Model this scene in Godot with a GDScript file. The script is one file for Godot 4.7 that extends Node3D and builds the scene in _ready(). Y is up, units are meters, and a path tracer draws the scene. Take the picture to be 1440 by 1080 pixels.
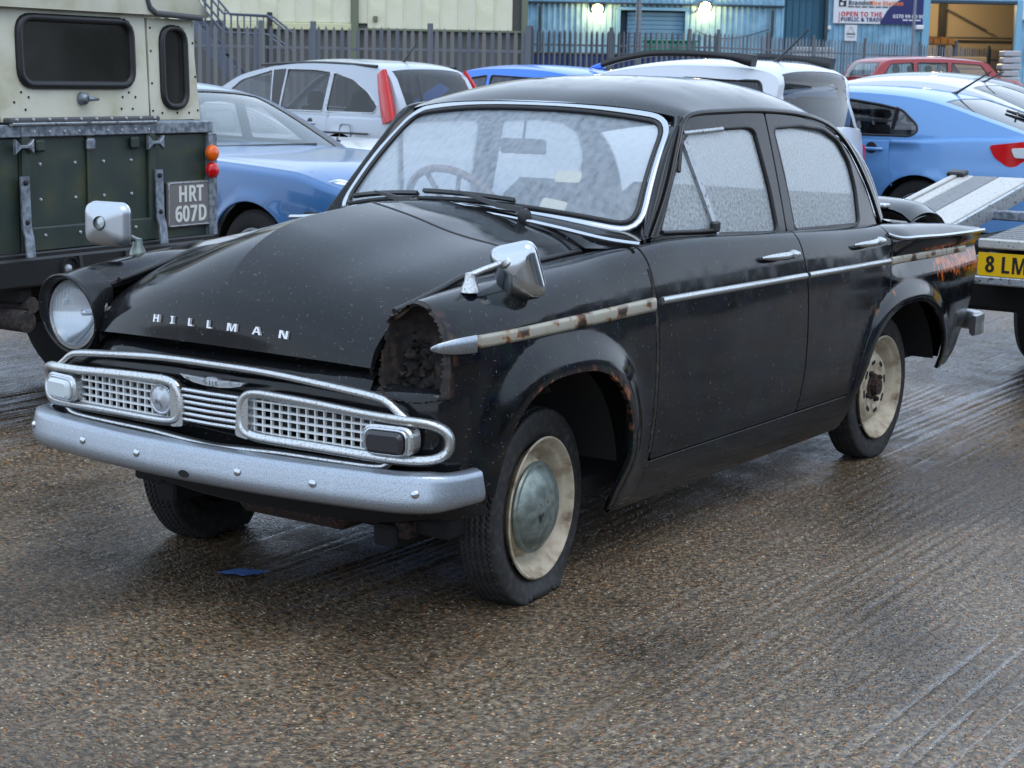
extends Node3D

var M := {}
var nz := FastNoiseLite.new()
var wave := FastNoiseLite.new()
var rng := RandomNumberGenerator.new()


# ---------------------------------------------------------------- mesh tools
class MB:
	var v := PackedVector3Array()
	var n := PackedVector3Array()
	var t := PackedVector2Array()
	var c := PackedColorArray()
	var i := PackedInt32Array()
	var col := Color.WHITE

	func vert(p: Vector3, nn: Vector3, uv := Vector2.ZERO) -> int:
		v.append(p)
		n.append(nn)
		t.append(uv)
		c.append(col)
		return v.size() - 1

	func tri(a: int, b: int, d: int) -> void:
		var g := (v[b] - v[a]).cross(v[d] - v[a])
		if g.length_squared() < 1e-16:
			return
		i.append(a)
		if g.dot(n[a] + n[b] + n[d]) < 0.0:
			i.append(b)
			i.append(d)
		else:
			i.append(d)
			i.append(b)

	func quad(a: int, b: int, d: int, e: int) -> void:
		tri(a, b, d)
		tri(a, d, e)

	func face(ps: Array, uvs := []) -> void:
		# a flat convex polygon
		var nn: Vector3 = (ps[1] - ps[0]).cross(ps[2] - ps[0]).normalized()
		var f := []
		for k in ps.size():
			f.append(vert(ps[k], nn, uvs[k] if uvs.size() else Vector2.ZERO))
		for k in range(1, ps.size() - 1):
			i.append(f[0])
			i.append(f[k + 1])
			i.append(f[k])

	func mesh() -> ArrayMesh:
		var a := []
		a.resize(Mesh.ARRAY_MAX)
		a[Mesh.ARRAY_VERTEX] = v
		a[Mesh.ARRAY_NORMAL] = n
		a[Mesh.ARRAY_TEX_UV] = t
		a[Mesh.ARRAY_COLOR] = c
		a[Mesh.ARRAY_INDEX] = i
		var m := ArrayMesh.new()
		m.add_surface_from_arrays(Mesh.PRIMITIVE_TRIANGLES, a)
		return m

	# rows of points -> smooth sheet; ref lies on the inner side (ignored when flip is +1 or -1)
	func grid(P: Array, cu := false, cv := false, ref := Vector3.ZERO, flip := 0, uvs := Vector2.ONE) -> void:
		var R := P.size()
		var C: int = P[0].size()
		var start := v.size()
		var N := []
		var sum := 0.0
		for r in R:
			var row := PackedVector3Array()
			for k in C:
				var r0: int = (r + R - 1) % R if cu else maxi(r - 1, 0)
				var r1: int = (r + 1) % R if cu else mini(r + 1, R - 1)
				var k0: int = (k + C - 1) % C if cv else maxi(k - 1, 0)
				var k1: int = (k + 1) % C if cv else mini(k + 1, C - 1)
				var nn: Vector3 = (P[r1][k] - P[r0][k]).cross(P[r][k1] - P[r][k0])
				if nn.length_squared() < 1e-18:
					nn = (P[r1][k0] - P[r0][k1]).cross(P[r1][k1] - P[r0][k0])
				nn = nn.normalized()
				sum += nn.dot(P[r][k] - ref)
				row.append(nn)
			N.append(row)
		var s: float = float(flip) if flip != 0 else (1.0 if sum >= 0.0 else -1.0)
		for r in R:
			for k in C:
				vert(P[r][k], N[r][k] * s, Vector2(k * uvs.x / maxf(C - 1, 1), r * uvs.y / maxf(R - 1, 1)))
		for r in (R if cu else R - 1):
			for k in (C if cv else C - 1):
				var r2: int = (r + 1) % R
				var k2: int = (k + 1) % C
				quad(start + r * C + k, start + r * C + k2, start + r2 * C + k2, start + r2 * C + k)

	func box(x: Transform3D, size: Vector3, bev := 0.0) -> void:
		var h := size * 0.5
		var b: float = minf(bev, minf(h.x, minf(h.y, h.z)) * 0.95)
		var ax := [Vector3(1, 0, 0), Vector3(0, 1, 0), Vector3(0, 0, 1)]
		for k in 3:
			var u: Vector3 = ax[(k + 1) % 3]
			var w: Vector3 = ax[(k + 2) % 3]
			for s in [-1.0, 1.0]:
				var o: Vector3 = ax[k] * h[k] * s
				var hu: float = h[(k + 1) % 3] - b
				var hw: float = h[(k + 2) % 3] - b
				var ps := [o - u * hu - w * hw, o + u * hu - w * hw, o + u * hu + w * hw, o - u * hu + w * hw]
				_flat(x, ps, ax[k] * s)
		if b <= 0.0:
			return
		for k in 3:
			var k1 := (k + 1) % 3
			var k2 := (k + 2) % 3
			for s1 in [-1.0, 1.0]:
				for s2 in [-1.0, 1.0]:
					var a1: Vector3 = ax[k1] * h[k1] * s1 + ax[k2] * (h[k2] - b) * s2
					var a2: Vector3 = ax[k1] * (h[k1] - b) * s1 + ax[k2] * h[k2] * s2
					var l: Vector3 = ax[k] * (h[k] - b)
					_flat(x, [a1 - l, a1 + l, a2 + l, a2 - l], (ax[k1] * s1 + ax[k2] * s2).normalized())
		for sx in [-1.0, 1.0]:
			for sy in [-1.0, 1.0]:
				for sz in [-1.0, 1.0]:
					var q := Vector3(sx, sy, sz)
					_flat(x, [q * Vector3(h.x, h.y - b, h.z - b), q * Vector3(h.x - b, h.y, h.z - b), q * Vector3(h.x - b, h.y - b, h.z)], q.normalized())

	func _flat(x: Transform3D, ps: Array, nn: Vector3) -> void:
		var f := []
		var w := (x.basis * nn).normalized()
		for p in ps:
			f.append(vert(x * p, w, Vector2(p.x + p.z, p.y)))
		for k in range(1, ps.size() - 1):
			tri(f[0], f[k], f[k + 1])

	# closed profile (x across, y along up) swept along a path
	func sweep(path: Array, prof: Array, up := Vector3.UP, closed := false, caps := true, flat := false, scales := [], prof_closed := true) -> void:
		var R := path.size()
		var C := prof.size()
		var rows := []
		for r in R:
			var a: Vector3 = path[(r + R - 1) % R] if closed else path[maxi(r - 1, 0)]
			var b: Vector3 = path[(r + 1) % R] if closed else path[mini(r + 1, R - 1)]
			var tg := (b - a).normalized()
			var side := tg.cross(up).normalized()
			var u2 := side.cross(tg).normalized()
			var s: float = scales[r] if scales.size() else 1.0
			var row := PackedVector3Array()
			for k in C:
				row.append(path[r] + side * prof[k].x * s + u2 * prof[k].y * s)
			rows.append(row)
		var area := 0.0
		for k in C:
			area += prof[k].cross(prof[(k + 1) % C])
		if flat:
			for k in (C if prof_closed else C - 1):
				var two := []
				for r in R:
					two.append(PackedVector3Array([rows[r][k], rows[r][(k + 1) % C]]))
				var d: Vector2 = prof[(k + 1) % C] - prof[k]
				var on := Vector2(d.y, -d.x) * signf(area)
				var tg0: Vector3 = (path[1] - path[0]).normalized()
				var sd := tg0.cross(up).normalized()
				var wn := sd * on.x + sd.cross(tg0) * on.y
				var mid: Vector3 = (two[0][0] + two[0][1] + two[1][0] + two[1][1]) * 0.25
				grid(two, closed, false, mid - wn.normalized() * 0.001 if R == 2 else two[0][0] - wn.normalized() * 1000.0)
		else:
			var mid := Vector3.ZERO
			var st := v.size()
			grid(rows, closed, prof_closed, mid, 1)
			# turn outward
			var test: Vector3 = n[st + C / 2]
			var q: Vector3 = v[st + C / 2] - path[0]
			var cen := Vector3.ZERO
			for k in C:
				cen += rows[0][k] / C
			q = v[st + C / 2] - cen
			if test.dot(q) < 0.0:
				for k in range(st, v.size()):
					n[k] = -n[k]
				var i0 := i.size() - (R if closed else R - 1) * (C if prof_closed else C - 1) * 6
				i0 = maxi(i0, 0)
				for k in range(i0, i.size(), 3):
					if i[k] >= st:
						var sw := i[k + 1]
						i[k + 1] = i[k + 2]
						i[k + 2] = sw
		if caps and not closed and prof_closed:
			for e in [0, R - 1]:
				var tg: Vector3 = (path[1] - path[0]) if e == 0 else (path[R - 1] - path[R - 2])
				var nn := -tg.normalized() if e == 0 else tg.normalized()
				var cen := Vector3.ZERO
				for p in rows[e]:
					cen += p / C
				var c0 := vert(cen, nn)
				var f := []
				for p in rows[e]:
					f.append(vert(p, nn))
				for k in C:
					tri(c0, f[k], f[(k + 1) % C])

	func tube(path: Array, rad: float, sides := 8, closed := false, scales := []) -> void:
		var prof := []
		for k in sides:
			prof.append(Vector2.from_angle(TAU * k / sides) * rad)
		var up := Vector3(0.13, 1.0, 0.07)
		var d: Vector3 = (path[1] - path[0]).normalized()
		if absf(d.dot(up.normalized())) > 0.9:
			up = Vector3(1, 0.1, 0.2)
		sweep(path, prof, up, closed, true, false, scales)

	# profile of (radius, height) turned about the y axis of x
	func lathe(x: Transform3D, prof: Array, seg := 32, sharp := 0.6) -> void:
		for k in prof.size() - 1:
			var a: Vector2 = prof[k]
			var b: Vector2 = prof[k + 1]
			var d := (b - a).normalized()
			var na := Vector2(d.y, -d.x)
			var nb := na
			if k > 0:
				var pd: Vector2 = (a - prof[k - 1]).normalized()
				if absf(pd.angle_to(d)) < sharp:
					na = (na + Vector2(pd.y, -pd.x)).normalized()
			if k < prof.size() - 2:
				var nd: Vector2 = (prof[k + 2] - b).normalized()
				if absf(d.angle_to(nd)) < sharp:
					nb = (nb + Vector2(nd.y, -nd.x)).normalized()
			var st := v.size()
			for s in seg + 1:
				var an := TAU * s / seg
				var e := Vector3(cos(an), 0, sin(an))
				vert(x * (e * a.x + Vector3(0, a.y, 0)), (x.basis * (e * na.x + Vector3(0, na.y, 0))).normalized(), Vector2(float(s) / seg, a.y))
				vert(x * (e * b.x + Vector3(0, b.y, 0)), (x.basis * (e * nb.x + Vector3(0, nb.y, 0))).normalized(), Vector2(float(s) / seg, b.y))
			for s in seg:
				quad(st + s * 2, st + s * 2 + 1, st + s * 2 + 3, st + s * 2 + 2)

	# flat outline in x,y given a depth along -z..+z of x
	func prism(x: Transform3D, poly: PackedVector2Array, depth: float, bev := 0.0) -> void:
		var h := depth * 0.5
		var inner := poly
		if bev > 0.0:
			var o := Geometry2D.offset_polygon(poly, -bev, Geometry2D.JOIN_MITER)
			if o.size() == 1 and o[0].size() == poly.size():
				inner = o[0]
				var best := 0
				for k in inner.size():
					if inner[k].distance_to(poly[0]) < inner[best].distance_to(poly[0]):
						best = k
				var turned := PackedVector2Array()
				for k in inner.size():
					turned.append(inner[(best + k) % inner.size()])
				inner = turned
			else:
				bev = 0.0
		var tr := Geometry2D.triangulate_polygon(inner)
		for s in [-1.0, 1.0]:
			var st := v.size()
			for p in inner:
				vert(x * Vector3(p.x, p.y, h * s), (x.basis * Vector3(0, 0, s)).normalized(), p)
			for k in range(0, tr.size(), 3):
				tri(st + tr[k], st + tr[k + 1], st + tr[k + 2])
		var cw := Geometry2D.is_polygon_clockwise(poly)
		for k in poly.size():
			var a := poly[k]
			var b := poly[(k + 1) % poly.size()]
			var d := (b - a).normalized()
			var o := Vector2(d.y, -d.x) * (-1.0 if cw else 1.0)
			var hh := h - bev
			_flat(x, [Vector3(a.x, a.y, -hh), Vector3(b.x, b.y, -hh), Vector3(b.x, b.y, hh), Vector3(a.x, a.y, hh)], Vector3(o.x, o.y, 0))
			if bev > 0.0:
				var ia := inner[k]
				var ib := inner[(k + 1) % poly.size()]
				for s in [-1.0, 1.0]:
					_flat(x, [Vector3(a.x, a.y, hh * s), Vector3(b.x, b.y, hh * s), Vector3(ib.x, ib.y, h * s), Vector3(ia.x, ia.y, h * s)], Vector3(o.x, o.y, s).normalized())

	# the part of the surface f(u, v) inside an outline, with a folded edge
	func trim(f: Callable, outer: PackedVector2Array, holes: Array, du: float, dv: float, ref: Vector3, edge := 0.012, colf = null) -> void:
		var lo := outer[0]
		var hi := outer[0]
		for p in outer:
			lo = lo.min(p)
			hi = hi.max(p)
		var nu := maxi(1, ceili((hi.x - lo.x) / du))
		var nv := maxi(1, ceili((hi.y - lo.y) / dv))
		var sx := (hi.x - lo.x) / nu
		var sy := (hi.y - lo.y) / nv
		var mid := (lo + hi) * 0.5
		var sg := 1.0
		var pm: Vector3 = f.call(mid.x, mid.y)
		var e := 0.003
		var nm: Vector3 = (f.call(mid.x + e, mid.y) - pm).cross(f.call(mid.x, mid.y + e) - pm)
		if nm.dot(pm - ref) < 0.0:
			sg = -1.0
		var known := {}
		var nor := func(q: Vector2) -> Vector3:
			var a: Vector3 = f.call(q.x + e, q.y) - f.call(q.x - e, q.y)
			var b: Vector3 = f.call(q.x, q.y + e) - f.call(q.x, q.y - e)
			return a.cross(b).normalized() * sg
		var put := func(q: Vector2) -> int:
			var key := Vector2i(roundi(q.x * 6000.0), roundi(q.y * 6000.0))
			if not known.has(key):
				var p: Vector3 = f.call(q.x, q.y)
				if colf != null:
					col = colf.call(p)
				known[key] = vert(p, nor.call(q), q)
			return known[key]
		for a in nu:
			for b in nv:
				var x0 := lo.x + a * sx
				var y0 := lo.y + b * sy
				var cell := PackedVector2Array([Vector2(x0, y0), Vector2(x0 + sx, y0), Vector2(x0 + sx, y0 + sy), Vector2(x0, y0 + sy)])
				var parts := Geometry2D.intersect_polygons(cell, outer)
				for h in holes:
					var next: Array[PackedVector2Array] = []
					for q in parts:
						next.append_array(Geometry2D.clip_polygons(q, h))
					parts = next
				for q in parts:
					if q.size() == 4:
						var k := [put.call(q[0]), put.call(q[1]), put.call(q[2]), put.call(q[3])]
						quad(k[0], k[1], k[2], k[3])
						continue
					var tr := Geometry2D.triangulate_polygon(q)
					for k in range(0, tr.size(), 3):
						tri(put.call(q[tr[k]]), put.call(q[tr[k + 1]]), put.call(q[tr[k + 2]]))
		if edge <= 0.0:
			return
		var loops := [outer]
		loops.append_array(holes)
		for li in loops.size():
			var lp: PackedVector2Array = loops[li]
			var cw := Geometry2D.is_polygon_clockwise(lp)
			var dense := PackedVector2Array()
			for k in lp.size():
				var a := lp[k]
				var b := lp[(k + 1) % lp.size()]
				var m := maxi(1, ceili(a.distance_to(b) / minf(du, dv)))
				for q in m:
					dense.append(a.lerp(b, float(q) / m))
			var L := dense.size()
			var rowv := []
			for k in L + 1:
				var q := dense[k % L]
				var qa := dense[(k + L - 1) % L]
				var qb := dense[(k + 1) % L]
				var p: Vector3 = f.call(q.x, q.y)
				var nn: Vector3 = nor.call(q)
				var tg: Vector3 = f.call(qb.x, qb.y) - f.call(qa.x, qa.y)
				var o := tg.cross(nn).normalized()
				var d2 := (qb - qa)
				var o2 := Vector2(d2.y, -d2.x).normalized() * 0.002 * (-1.0 if cw else 1.0)
				if li > 0:
					o2 = -o2
				var op: Vector3 = f.call(q.x + o2.x, q.y + o2.y) - p
				if o.dot(op) < 0.0:
					o = -o
				if colf != null:
					col = colf.call(p)
				var r := minf(edge * 0.3, 0.003)
				rowv.append([vert(p, nn, q), vert(p + o * r * 0.7 - nn * r * 0.3, (nn + o).normalized(), q), vert(p + o * r - nn * r, o, q), vert(p + o * r - nn * edge, o, q)])
			for k in L:
				var mq := (dense[k] + dense[(k + 1) % L]) * 0.5
				if li > 0:
					if not Geometry2D.is_point_in_polygon(mq, outer):
						continue
				else:
					var cut := false
					for h in holes:
						cut = cut or Geometry2D.is_point_in_polygon(mq, h)
					if cut:
						continue
				for s in 3:
					quad(rowv[k][s], rowv[k + 1][s], rowv[k + 1][s + 1], rowv[k][s + 1])


# ---------------------------------------------------------------- small helpers
func V(x: float, y: float, z: float) -> Vector3:
	return Vector3(x, y, z)


func pts(a: Array) -> PackedVector2Array:
	var o := PackedVector2Array()
	for k in range(0, a.size(), 2):
		o.append(Vector2(a[k], a[k + 1]))
	return o


func pts3(a: Array) -> Array:
	var o := []
	for k in range(0, a.size(), 3):
		o.append(Vector3(a[k], a[k + 1], a[k + 2]))
	return o


# smooth value through knots (xs rising), without overshoot
func ip(x: float, xs: PackedFloat64Array, ys: PackedFloat64Array) -> float:
	var m := xs.size()
	if x <= xs[0]:
		return ys[0]
	if x >= xs[m - 1]:
		return ys[m - 1]
	var k := xs.bsearch(x, false) - 1
	k = clampi(k, 0, m - 2)
	var h := xs[k + 1] - xs[k]
	var d := (ys[k + 1] - ys[k]) / h
	var m0 := d
	var m1 := d
	if k > 0:
		var dp := (ys[k] - ys[k - 1]) / (xs[k] - xs[k - 1])
		m0 = 0.0 if dp * d <= 0.0 else 2.0 * dp * d / (dp + d)
	if k < m - 2:
		var dn := (ys[k + 2] - ys[k + 1]) / (xs[k + 2] - xs[k + 1])
		m1 = 0.0 if dn * d <= 0.0 else 2.0 * dn * d / (dn + d)
	var t := (x - xs[k]) / h
	var t2 := t * t
	var t3 := t2 * t
	return ys[k] * (2 * t3 - 3 * t2 + 1) + h * m0 * (t3 - 2 * t2 + t) + ys[k + 1] * (3 * t2 - 2 * t3) + h * m1 * (t3 - t2)


# Catmull-Rom through 2-D or 3-D points, n pieces each
func smooth(p: Array, n := 6, closed := false) -> Array:
	var o := []
	var L := p.size()
	for k in (L if closed else L - 1):
		var a = p[(k + L - 1) % L] if closed else p[maxi(k - 1, 0)]
		var b = p[k]
		var c = p[(k + 1) % L]
		var d = p[(k + 2) % L] if closed else p[mini(k + 2, L - 1)]
		for s in n:
			o.append(b.cubic_interpolate(c, a, d, float(s) / n))
	if not closed:
		o.append(p[L - 1])
	return o


func rounded(poly: PackedVector2Array, r: float, n := 5) -> PackedVector2Array:
	var o := PackedVector2Array()
	var L := poly.size()
	for k in L:
		var a := poly[(k + L - 1) % L]
		var b := poly[k]
		var c := poly[(k + 1) % L]
		var rr := minf(r, minf(a.distance_to(b), b.distance_to(c)) * 0.48)
		var p0 := b + (a - b).normalized() * rr
		var p1 := b + (c - b).normalized() * rr
		for s in n + 1:
			var t := float(s) / n
			o.append(p0.lerp(b, t).lerp(b.lerp(p1, t), t))
	return o


func rect(w: float, h: float, c := Vector2.ZERO) -> PackedVector2Array:
	return PackedVector2Array([c + Vector2(-w, -h) / 2, c + Vector2(w, -h) / 2, c + Vector2(w, h) / 2, c + Vector2(-w, h) / 2])


func tf(p: Vector3, rot := Vector3.ZERO) -> Transform3D:
	return Transform3D(Basis.from_euler(rot * PI / 180.0), p)


# y axis of the result points along d
func along(p: Vector3, d: Vector3) -> Transform3D:
	var y := d.normalized()
	var x := y.cross(Vector3.UP if absf(y.y) < 0.95 else Vector3.RIGHT).normalized()
	return Transform3D(Basis(x, y, x.cross(y)), p)


func ss(a: float, b: float, x: float) -> float:
	return smoothstep(a, b, x)


var taken := {}


func numbered(called: String) -> String:
	taken[called] = taken.get(called, -1) + 1
	return called if taken[called] == 0 else "%s_%03d" % [called, taken[called]]


func thing(called: String, label: String, category: String, at := Vector3.ZERO, turn := 0.0, group := "") -> Node3D:
	var o := Node3D.new()
	o.name = numbered(called)
	add_child(o)
	o.position = at
	o.rotation.y = turn
	o.set_meta("label", label)
	o.set_meta("category", category)
	if group:
		o.set_meta("group", group)
	return o


func part(called: String, m, mat: Material, parent: Node, label := "") -> MeshInstance3D:
	var o := MeshInstance3D.new()
	if m is MB:
		o.mesh = m.mesh()
	else:
		o.mesh = m
	o.material_override = mat
	var k := 0
	var nm := called
	while parent.has_node(NodePath(nm)):
		k += 1
		nm = "%s_%03d" % [called, k]
	o.name = nm
	parent.add_child(o)
	if label:
		o.set_meta("label", label)
	return o


# many alike children: quicker naming
func piece(called: String, k: int, m: Mesh, mat: Material, parent: Node, x: Transform3D) -> MeshInstance3D:
	var o := MeshInstance3D.new()
	o.mesh = m
	o.material_override = mat
	o.name = called if k == 0 else "%s_%03d" % [called, k]
	o.transform = x
	parent.add_child(o)
	return o


func solo(called: String, m, mat: Material, label: String, category: String, group := "") -> MeshInstance3D:
	var o := part(numbered(called), m, mat, self, label)
	o.set_meta("category", category)
	if group:
		o.set_meta("group", group)
	return o


func struct(called: String, m, mat: Material, label: String) -> MeshInstance3D:
	var o := part(numbered(called), m, mat, self, label)
	o.set_meta("kind", "structure")
	return o


# ---------------------------------------------------------------- materials
func srgb(r: float, g: float, b: float, a := 1.0) -> Color:
	var q := Color(r, g, b).linear_to_srgb()
	q.a = a
	return q


func mat(called: String, base: Color, rough: float, metal := 0.0, spec := 0.5) -> StandardMaterial3D:
	var m := StandardMaterial3D.new()
	m.resource_name = called
	m.albedo_color = base
	m.roughness = rough
	m.metallic = metal
	m.metallic_specular = spec
	M[called] = m
	return m


func tri_scale(m: StandardMaterial3D, s: float) -> StandardMaterial3D:
	m.uv1_triplanar = true
	m.uv1_scale = Vector3(s, s, s)
	return m


func noise_img(size: int, freq: float, octaves := 4, sd := 1, kind := FastNoiseLite.TYPE_SIMPLEX_SMOOTH, lo := 0.0, hi := 1.0) -> Image:
	var q := FastNoiseLite.new()
	q.seed = sd
	q.noise_type = kind
	q.frequency = freq
	q.fractal_octaves = octaves
	var im := q.get_seamless_image(size, size, false, false, 0.12)
	im.convert(Image.FORMAT_L8)
	if lo != 0.0 or hi != 1.0:
		var b := im.get_data()
		for k in b.size():
			b[k] = int(clampf(lo + (hi - lo) * b[k] / 255.0, 0.0, 1.0) * 255.0)
		im = Image.create_from_data(size, size, false, Image.FORMAT_L8, b)
	return im


# noise mapped through colour stops
func ramp_tex(size: int, freq: float, octaves: int, sd: int, stops: Array, kind := FastNoiseLite.TYPE_SIMPLEX_SMOOTH) -> ImageTexture:
	var im := noise_img(size, freq, octaves, sd, kind)
	var g := Gradient.new()
	g.offsets = PackedFloat32Array()
	var off := PackedFloat32Array()
	var cs := PackedColorArray()
	for k in range(0, stops.size(), 2):
		off.append(stops[k])
		cs.append(stops[k + 1])
	g.offsets = off
	g.colors = cs
	var lut := PackedByteArray()
	for k in 256:
		var q := g.sample(k / 255.0)
		lut.append_array([q.r8, q.g8, q.b8, q.a8])
	var src := im.get_data()
	var out := PackedByteArray()
	out.resize(src.size() * 4)
	for k in src.size():
		out.encode_u32(k * 4, lut.decode_u32(src[k] * 4))
	return ImageTexture.create_from_image(Image.create_from_data(size, size, false, Image.FORMAT_RGBA8, out))


func grey(v: float, a := 1.0) -> Color:
	return Color(v, v, v, a)


func _ready() -> void:
	rng.seed = 7
	nz.seed = 11
	nz.frequency = 1.0
	nz.fractal_octaves = 3
	wave.seed = 19
	wave.frequency = 1.0
	wave.fractal_octaves = 1
	var cam := Camera3D.new()
	cam.name = "camera"
	var right := Vector3(-0.56525866, 0.01827028, -0.82471137)
	var up := Vector3(-0.13174808, 0.98492212, 0.11211988)
	cam.transform = Transform3D(Basis(right, up, right.cross(up)), Vector3(4.11125, 1.48279, -3.36553))
	cam.fov = 24.527
	cam.near = 0.05
	cam.far = 600.0
	var lens := CameraAttributesPhysical.new()
	lens.frustum_focal_length = 50.0
	lens.frustum_focus_distance = 5.6
	lens.exposure_aperture = 11.0
	lens.auto_exposure_enabled = false
	cam.attributes = lens
	cam.fov = 24.527
	add_child(cam)
	make_light()
	make_materials()
	make_ground()
	make_black_car()
	make_offroader()
	make_background_cars()
	make_trailer()
	make_fences()
	make_buildings()
	make_shed()
	make_blue_patch()


func make_light() -> void:
	var we := WorldEnvironment.new()
	we.name = "world_environment"
	var env := Environment.new()
	env.background_mode = Environment.BG_SKY
	env.tonemap_mode = Environment.TONE_MAPPER_LINEAR
	env.tonemap_exposure = 2.5
	env.sdfgi_enabled = true
	env.ssao_enabled = true
	env.ssil_enabled = true
	var sky := Sky.new()
	var sm := ProceduralSkyMaterial.new()
	sm.sky_top_color = Color(0.71, 0.79, 0.89)
	sm.sky_horizon_color = Color(0.785, 0.84, 0.905)
	sm.sky_curve = 0.25
	sm.ground_bottom_color = Color(0.20, 0.19, 0.18)
	sm.ground_horizon_color = Color(0.35, 0.35, 0.36)
	sm.sky_energy_multiplier = 1.0
	var cover := noise_img(512, 0.008, 4, 5)
	var g := cover.get_data()
	var out := PackedByteArray()
	out.resize(g.size() * 4)
	for k in g.size():
		var q := clampf((g[k] / 255.0 - 0.35) * 2.2, 0.0, 1.0)
		var b := int(70.0 * q)
		out[k * 4] = b
		out[k * 4 + 1] = b
		out[k * 4 + 2] = int(b * 1.08)
		out[k * 4 + 3] = 255
	sm.sky_cover = ImageTexture.create_from_image(Image.create_from_data(512, 512, false, Image.FORMAT_RGBA8, out))
	sky.sky_material = sm
	env.sky = sky
	we.environment = env
	add_child(we)
	var sun := DirectionalLight3D.new()
	sun.name = "overcast_sun"
	sun.light_energy = 0.15
	sun.light_angular_distance = 40.0
	sun.light_color = Color(1.0, 0.97, 0.93)
	sun.shadow_enabled = true
	sun.sky_mode = DirectionalLight3D.SKY_MODE_LIGHT_ONLY
	sun.rotation_degrees = Vector3(-62, 160, 0)
	add_child(sun)


func make_materials() -> void:
	var rough_spots := ramp_tex(512, 0.008, 5, 21, [0.2, grey(0.08), 0.5, grey(0.11), 0.7, grey(0.15), 0.88, grey(0.24)])
	var specks := ramp_tex(1024, 0.07, 2, 22, [0.0, Color(0.6, 0.62, 0.65, 0.0), 0.84, Color(0.6, 0.62, 0.65, 0.0), 0.92, Color(0.6, 0.62, 0.65, 0.35)], FastNoiseLite.TYPE_VALUE)
	for nm in ["paint", "paint_v"]:
		var m := mat(nm, srgb(0.008, 0.0085, 0.0095), 1.0, 0.0, 0.39)
		if nm == "paint_v":
			m.albedo_color = Color.WHITE
			m.vertex_color_use_as_albedo = true
		m.roughness_texture = rough_spots
		m.detail_enabled = true
		m.detail_albedo = specks
		m.detail_blend_mode = BaseMaterial3D.BLEND_MODE_MIX
		tri_scale(m, 2.2)
	# chromes
	var pits := ramp_tex(512, 0.05, 4, 31, [0.0, Color(0.78, 0.79, 0.80), 0.66, Color(0.74, 0.75, 0.75), 0.75, Color(0.58, 0.55, 0.52), 0.84, Color(0.36, 0.30, 0.25)])
	var pit_rough := ramp_tex(512, 0.05, 4, 31, [0.0, grey(0.26), 0.6, grey(0.34), 0.78, grey(0.8)])
	var chrome := mat("chrome", Color.WHITE, 1.0, 1.0)
	chrome.albedo_texture = pits
	chrome.roughness_texture = pit_rough
	tri_scale(chrome, 5.0)
	var bump_pits := ramp_tex(1024, 0.10, 3, 33, [0.0, Color(0.68, 0.72, 0.76), 0.56, Color(0.64, 0.67, 0.71), 0.66, Color(0.48, 0.49, 0.50), 0.76, Color(0.34, 0.32, 0.29), 0.86, Color(0.26, 0.22, 0.18)])
	var dull := mat("bumper_metal", Color.WHITE, 0.33, 0.88)
	dull.albedo_texture = bump_pits
	tri_scale(dull, 3.2)
	mat("brushed_metal", Color(0.70, 0.72, 0.74), 0.34, 0.9)
	mat("bright_metal", Color(0.72, 0.74, 0.76), 0.16, 1.0)
	var galv := mat("galvanised", Color.WHITE, 0.5, 0.6)
	galv.albedo_texture = ramp_tex(512, 0.03, 4, 35, [0.2, Color(0.36, 0.38, 0.41), 0.5, Color(0.47, 0.50, 0.54), 0.8, Color(0.58, 0.60, 0.63)])
	tri_scale(galv, 1.5)
	var alu := mat("aluminium", Color.WHITE, 0.42, 0.7)
	alu.albedo_texture = ramp_tex(512, 0.04, 4, 36, [0.2, Color(0.62, 0.64, 0.66), 0.6, Color(0.74, 0.76, 0.78), 0.75, Color(0.5, 0.5, 0.5), 0.85, Color(0.3, 0.3, 0.3)])
	tri_scale(alu, 1.2)
	mat("grille_white", Color(0.84, 0.85, 0.85), 0.4, 0.15)
	var trim_rust := mat("rusted_trim", Color.WHITE, 0.5, 0.2)
	trim_rust.albedo_texture = ramp_tex(512, 0.008, 5, 38, [0.0, Color(0.62, 0.62, 0.58), 0.60, Color(0.60, 0.58, 0.52), 0.65, Color(0.48, 0.31, 0.15), 0.72, Color(0.28, 0.15, 0.08), 0.8, Color(0.12, 0.07, 0.05)])
	tri_scale(trim_rust, 2.0)
	var rust := mat("rust", Color.WHITE, 0.9)
	rust.albedo_texture = ramp_tex(512, 0.02, 5, 40, [0.2, Color(0.06, 0.05, 0.05), 0.45, Color(0.14, 0.10, 0.09), 0.65, Color(0.24, 0.14, 0.09), 0.85, Color(0.30, 0.22, 0.18)])
	rust.heightmap_enabled = true
	rust.heightmap_texture = ImageTexture.create_from_image(noise_img(256, 0.05, 4, 41))
	rust.heightmap_scale = 0.5
	tri_scale(rust, 4.0)
	var dr := mat("dark_rust", Color.WHITE, 0.85)
	dr.albedo_texture = ramp_tex(512, 0.012, 5, 45, [0.2, Color(0.09, 0.08, 0.08), 0.55, Color(0.17, 0.15, 0.145), 0.75, Color(0.24, 0.19, 0.16), 0.88, Color(0.31, 0.24, 0.19)])
	tri_scale(dr, 5.0)
	mat("black_void", Color(0.05, 0.05, 0.05), 0.9)
	var rub := mat("rubber", Color.WHITE, 0.62, 0.0, 0.4)
	rub.albedo_texture = ramp_tex(512, 0.02, 4, 42, [0.2, Color(0.12, 0.12, 0.125), 0.6, Color(0.155, 0.155, 0.155), 0.85, Color(0.24, 0.23, 0.215)])
	tri_scale(rub, 3.0)
	mat("black_rubber", Color(0.08, 0.08, 0.085), 0.5)
	mat("black_plastic", Color(0.10, 0.10, 0.105), 0.4)
	var rim := mat("cream_rim", Color.WHITE, 0.55)
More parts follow.
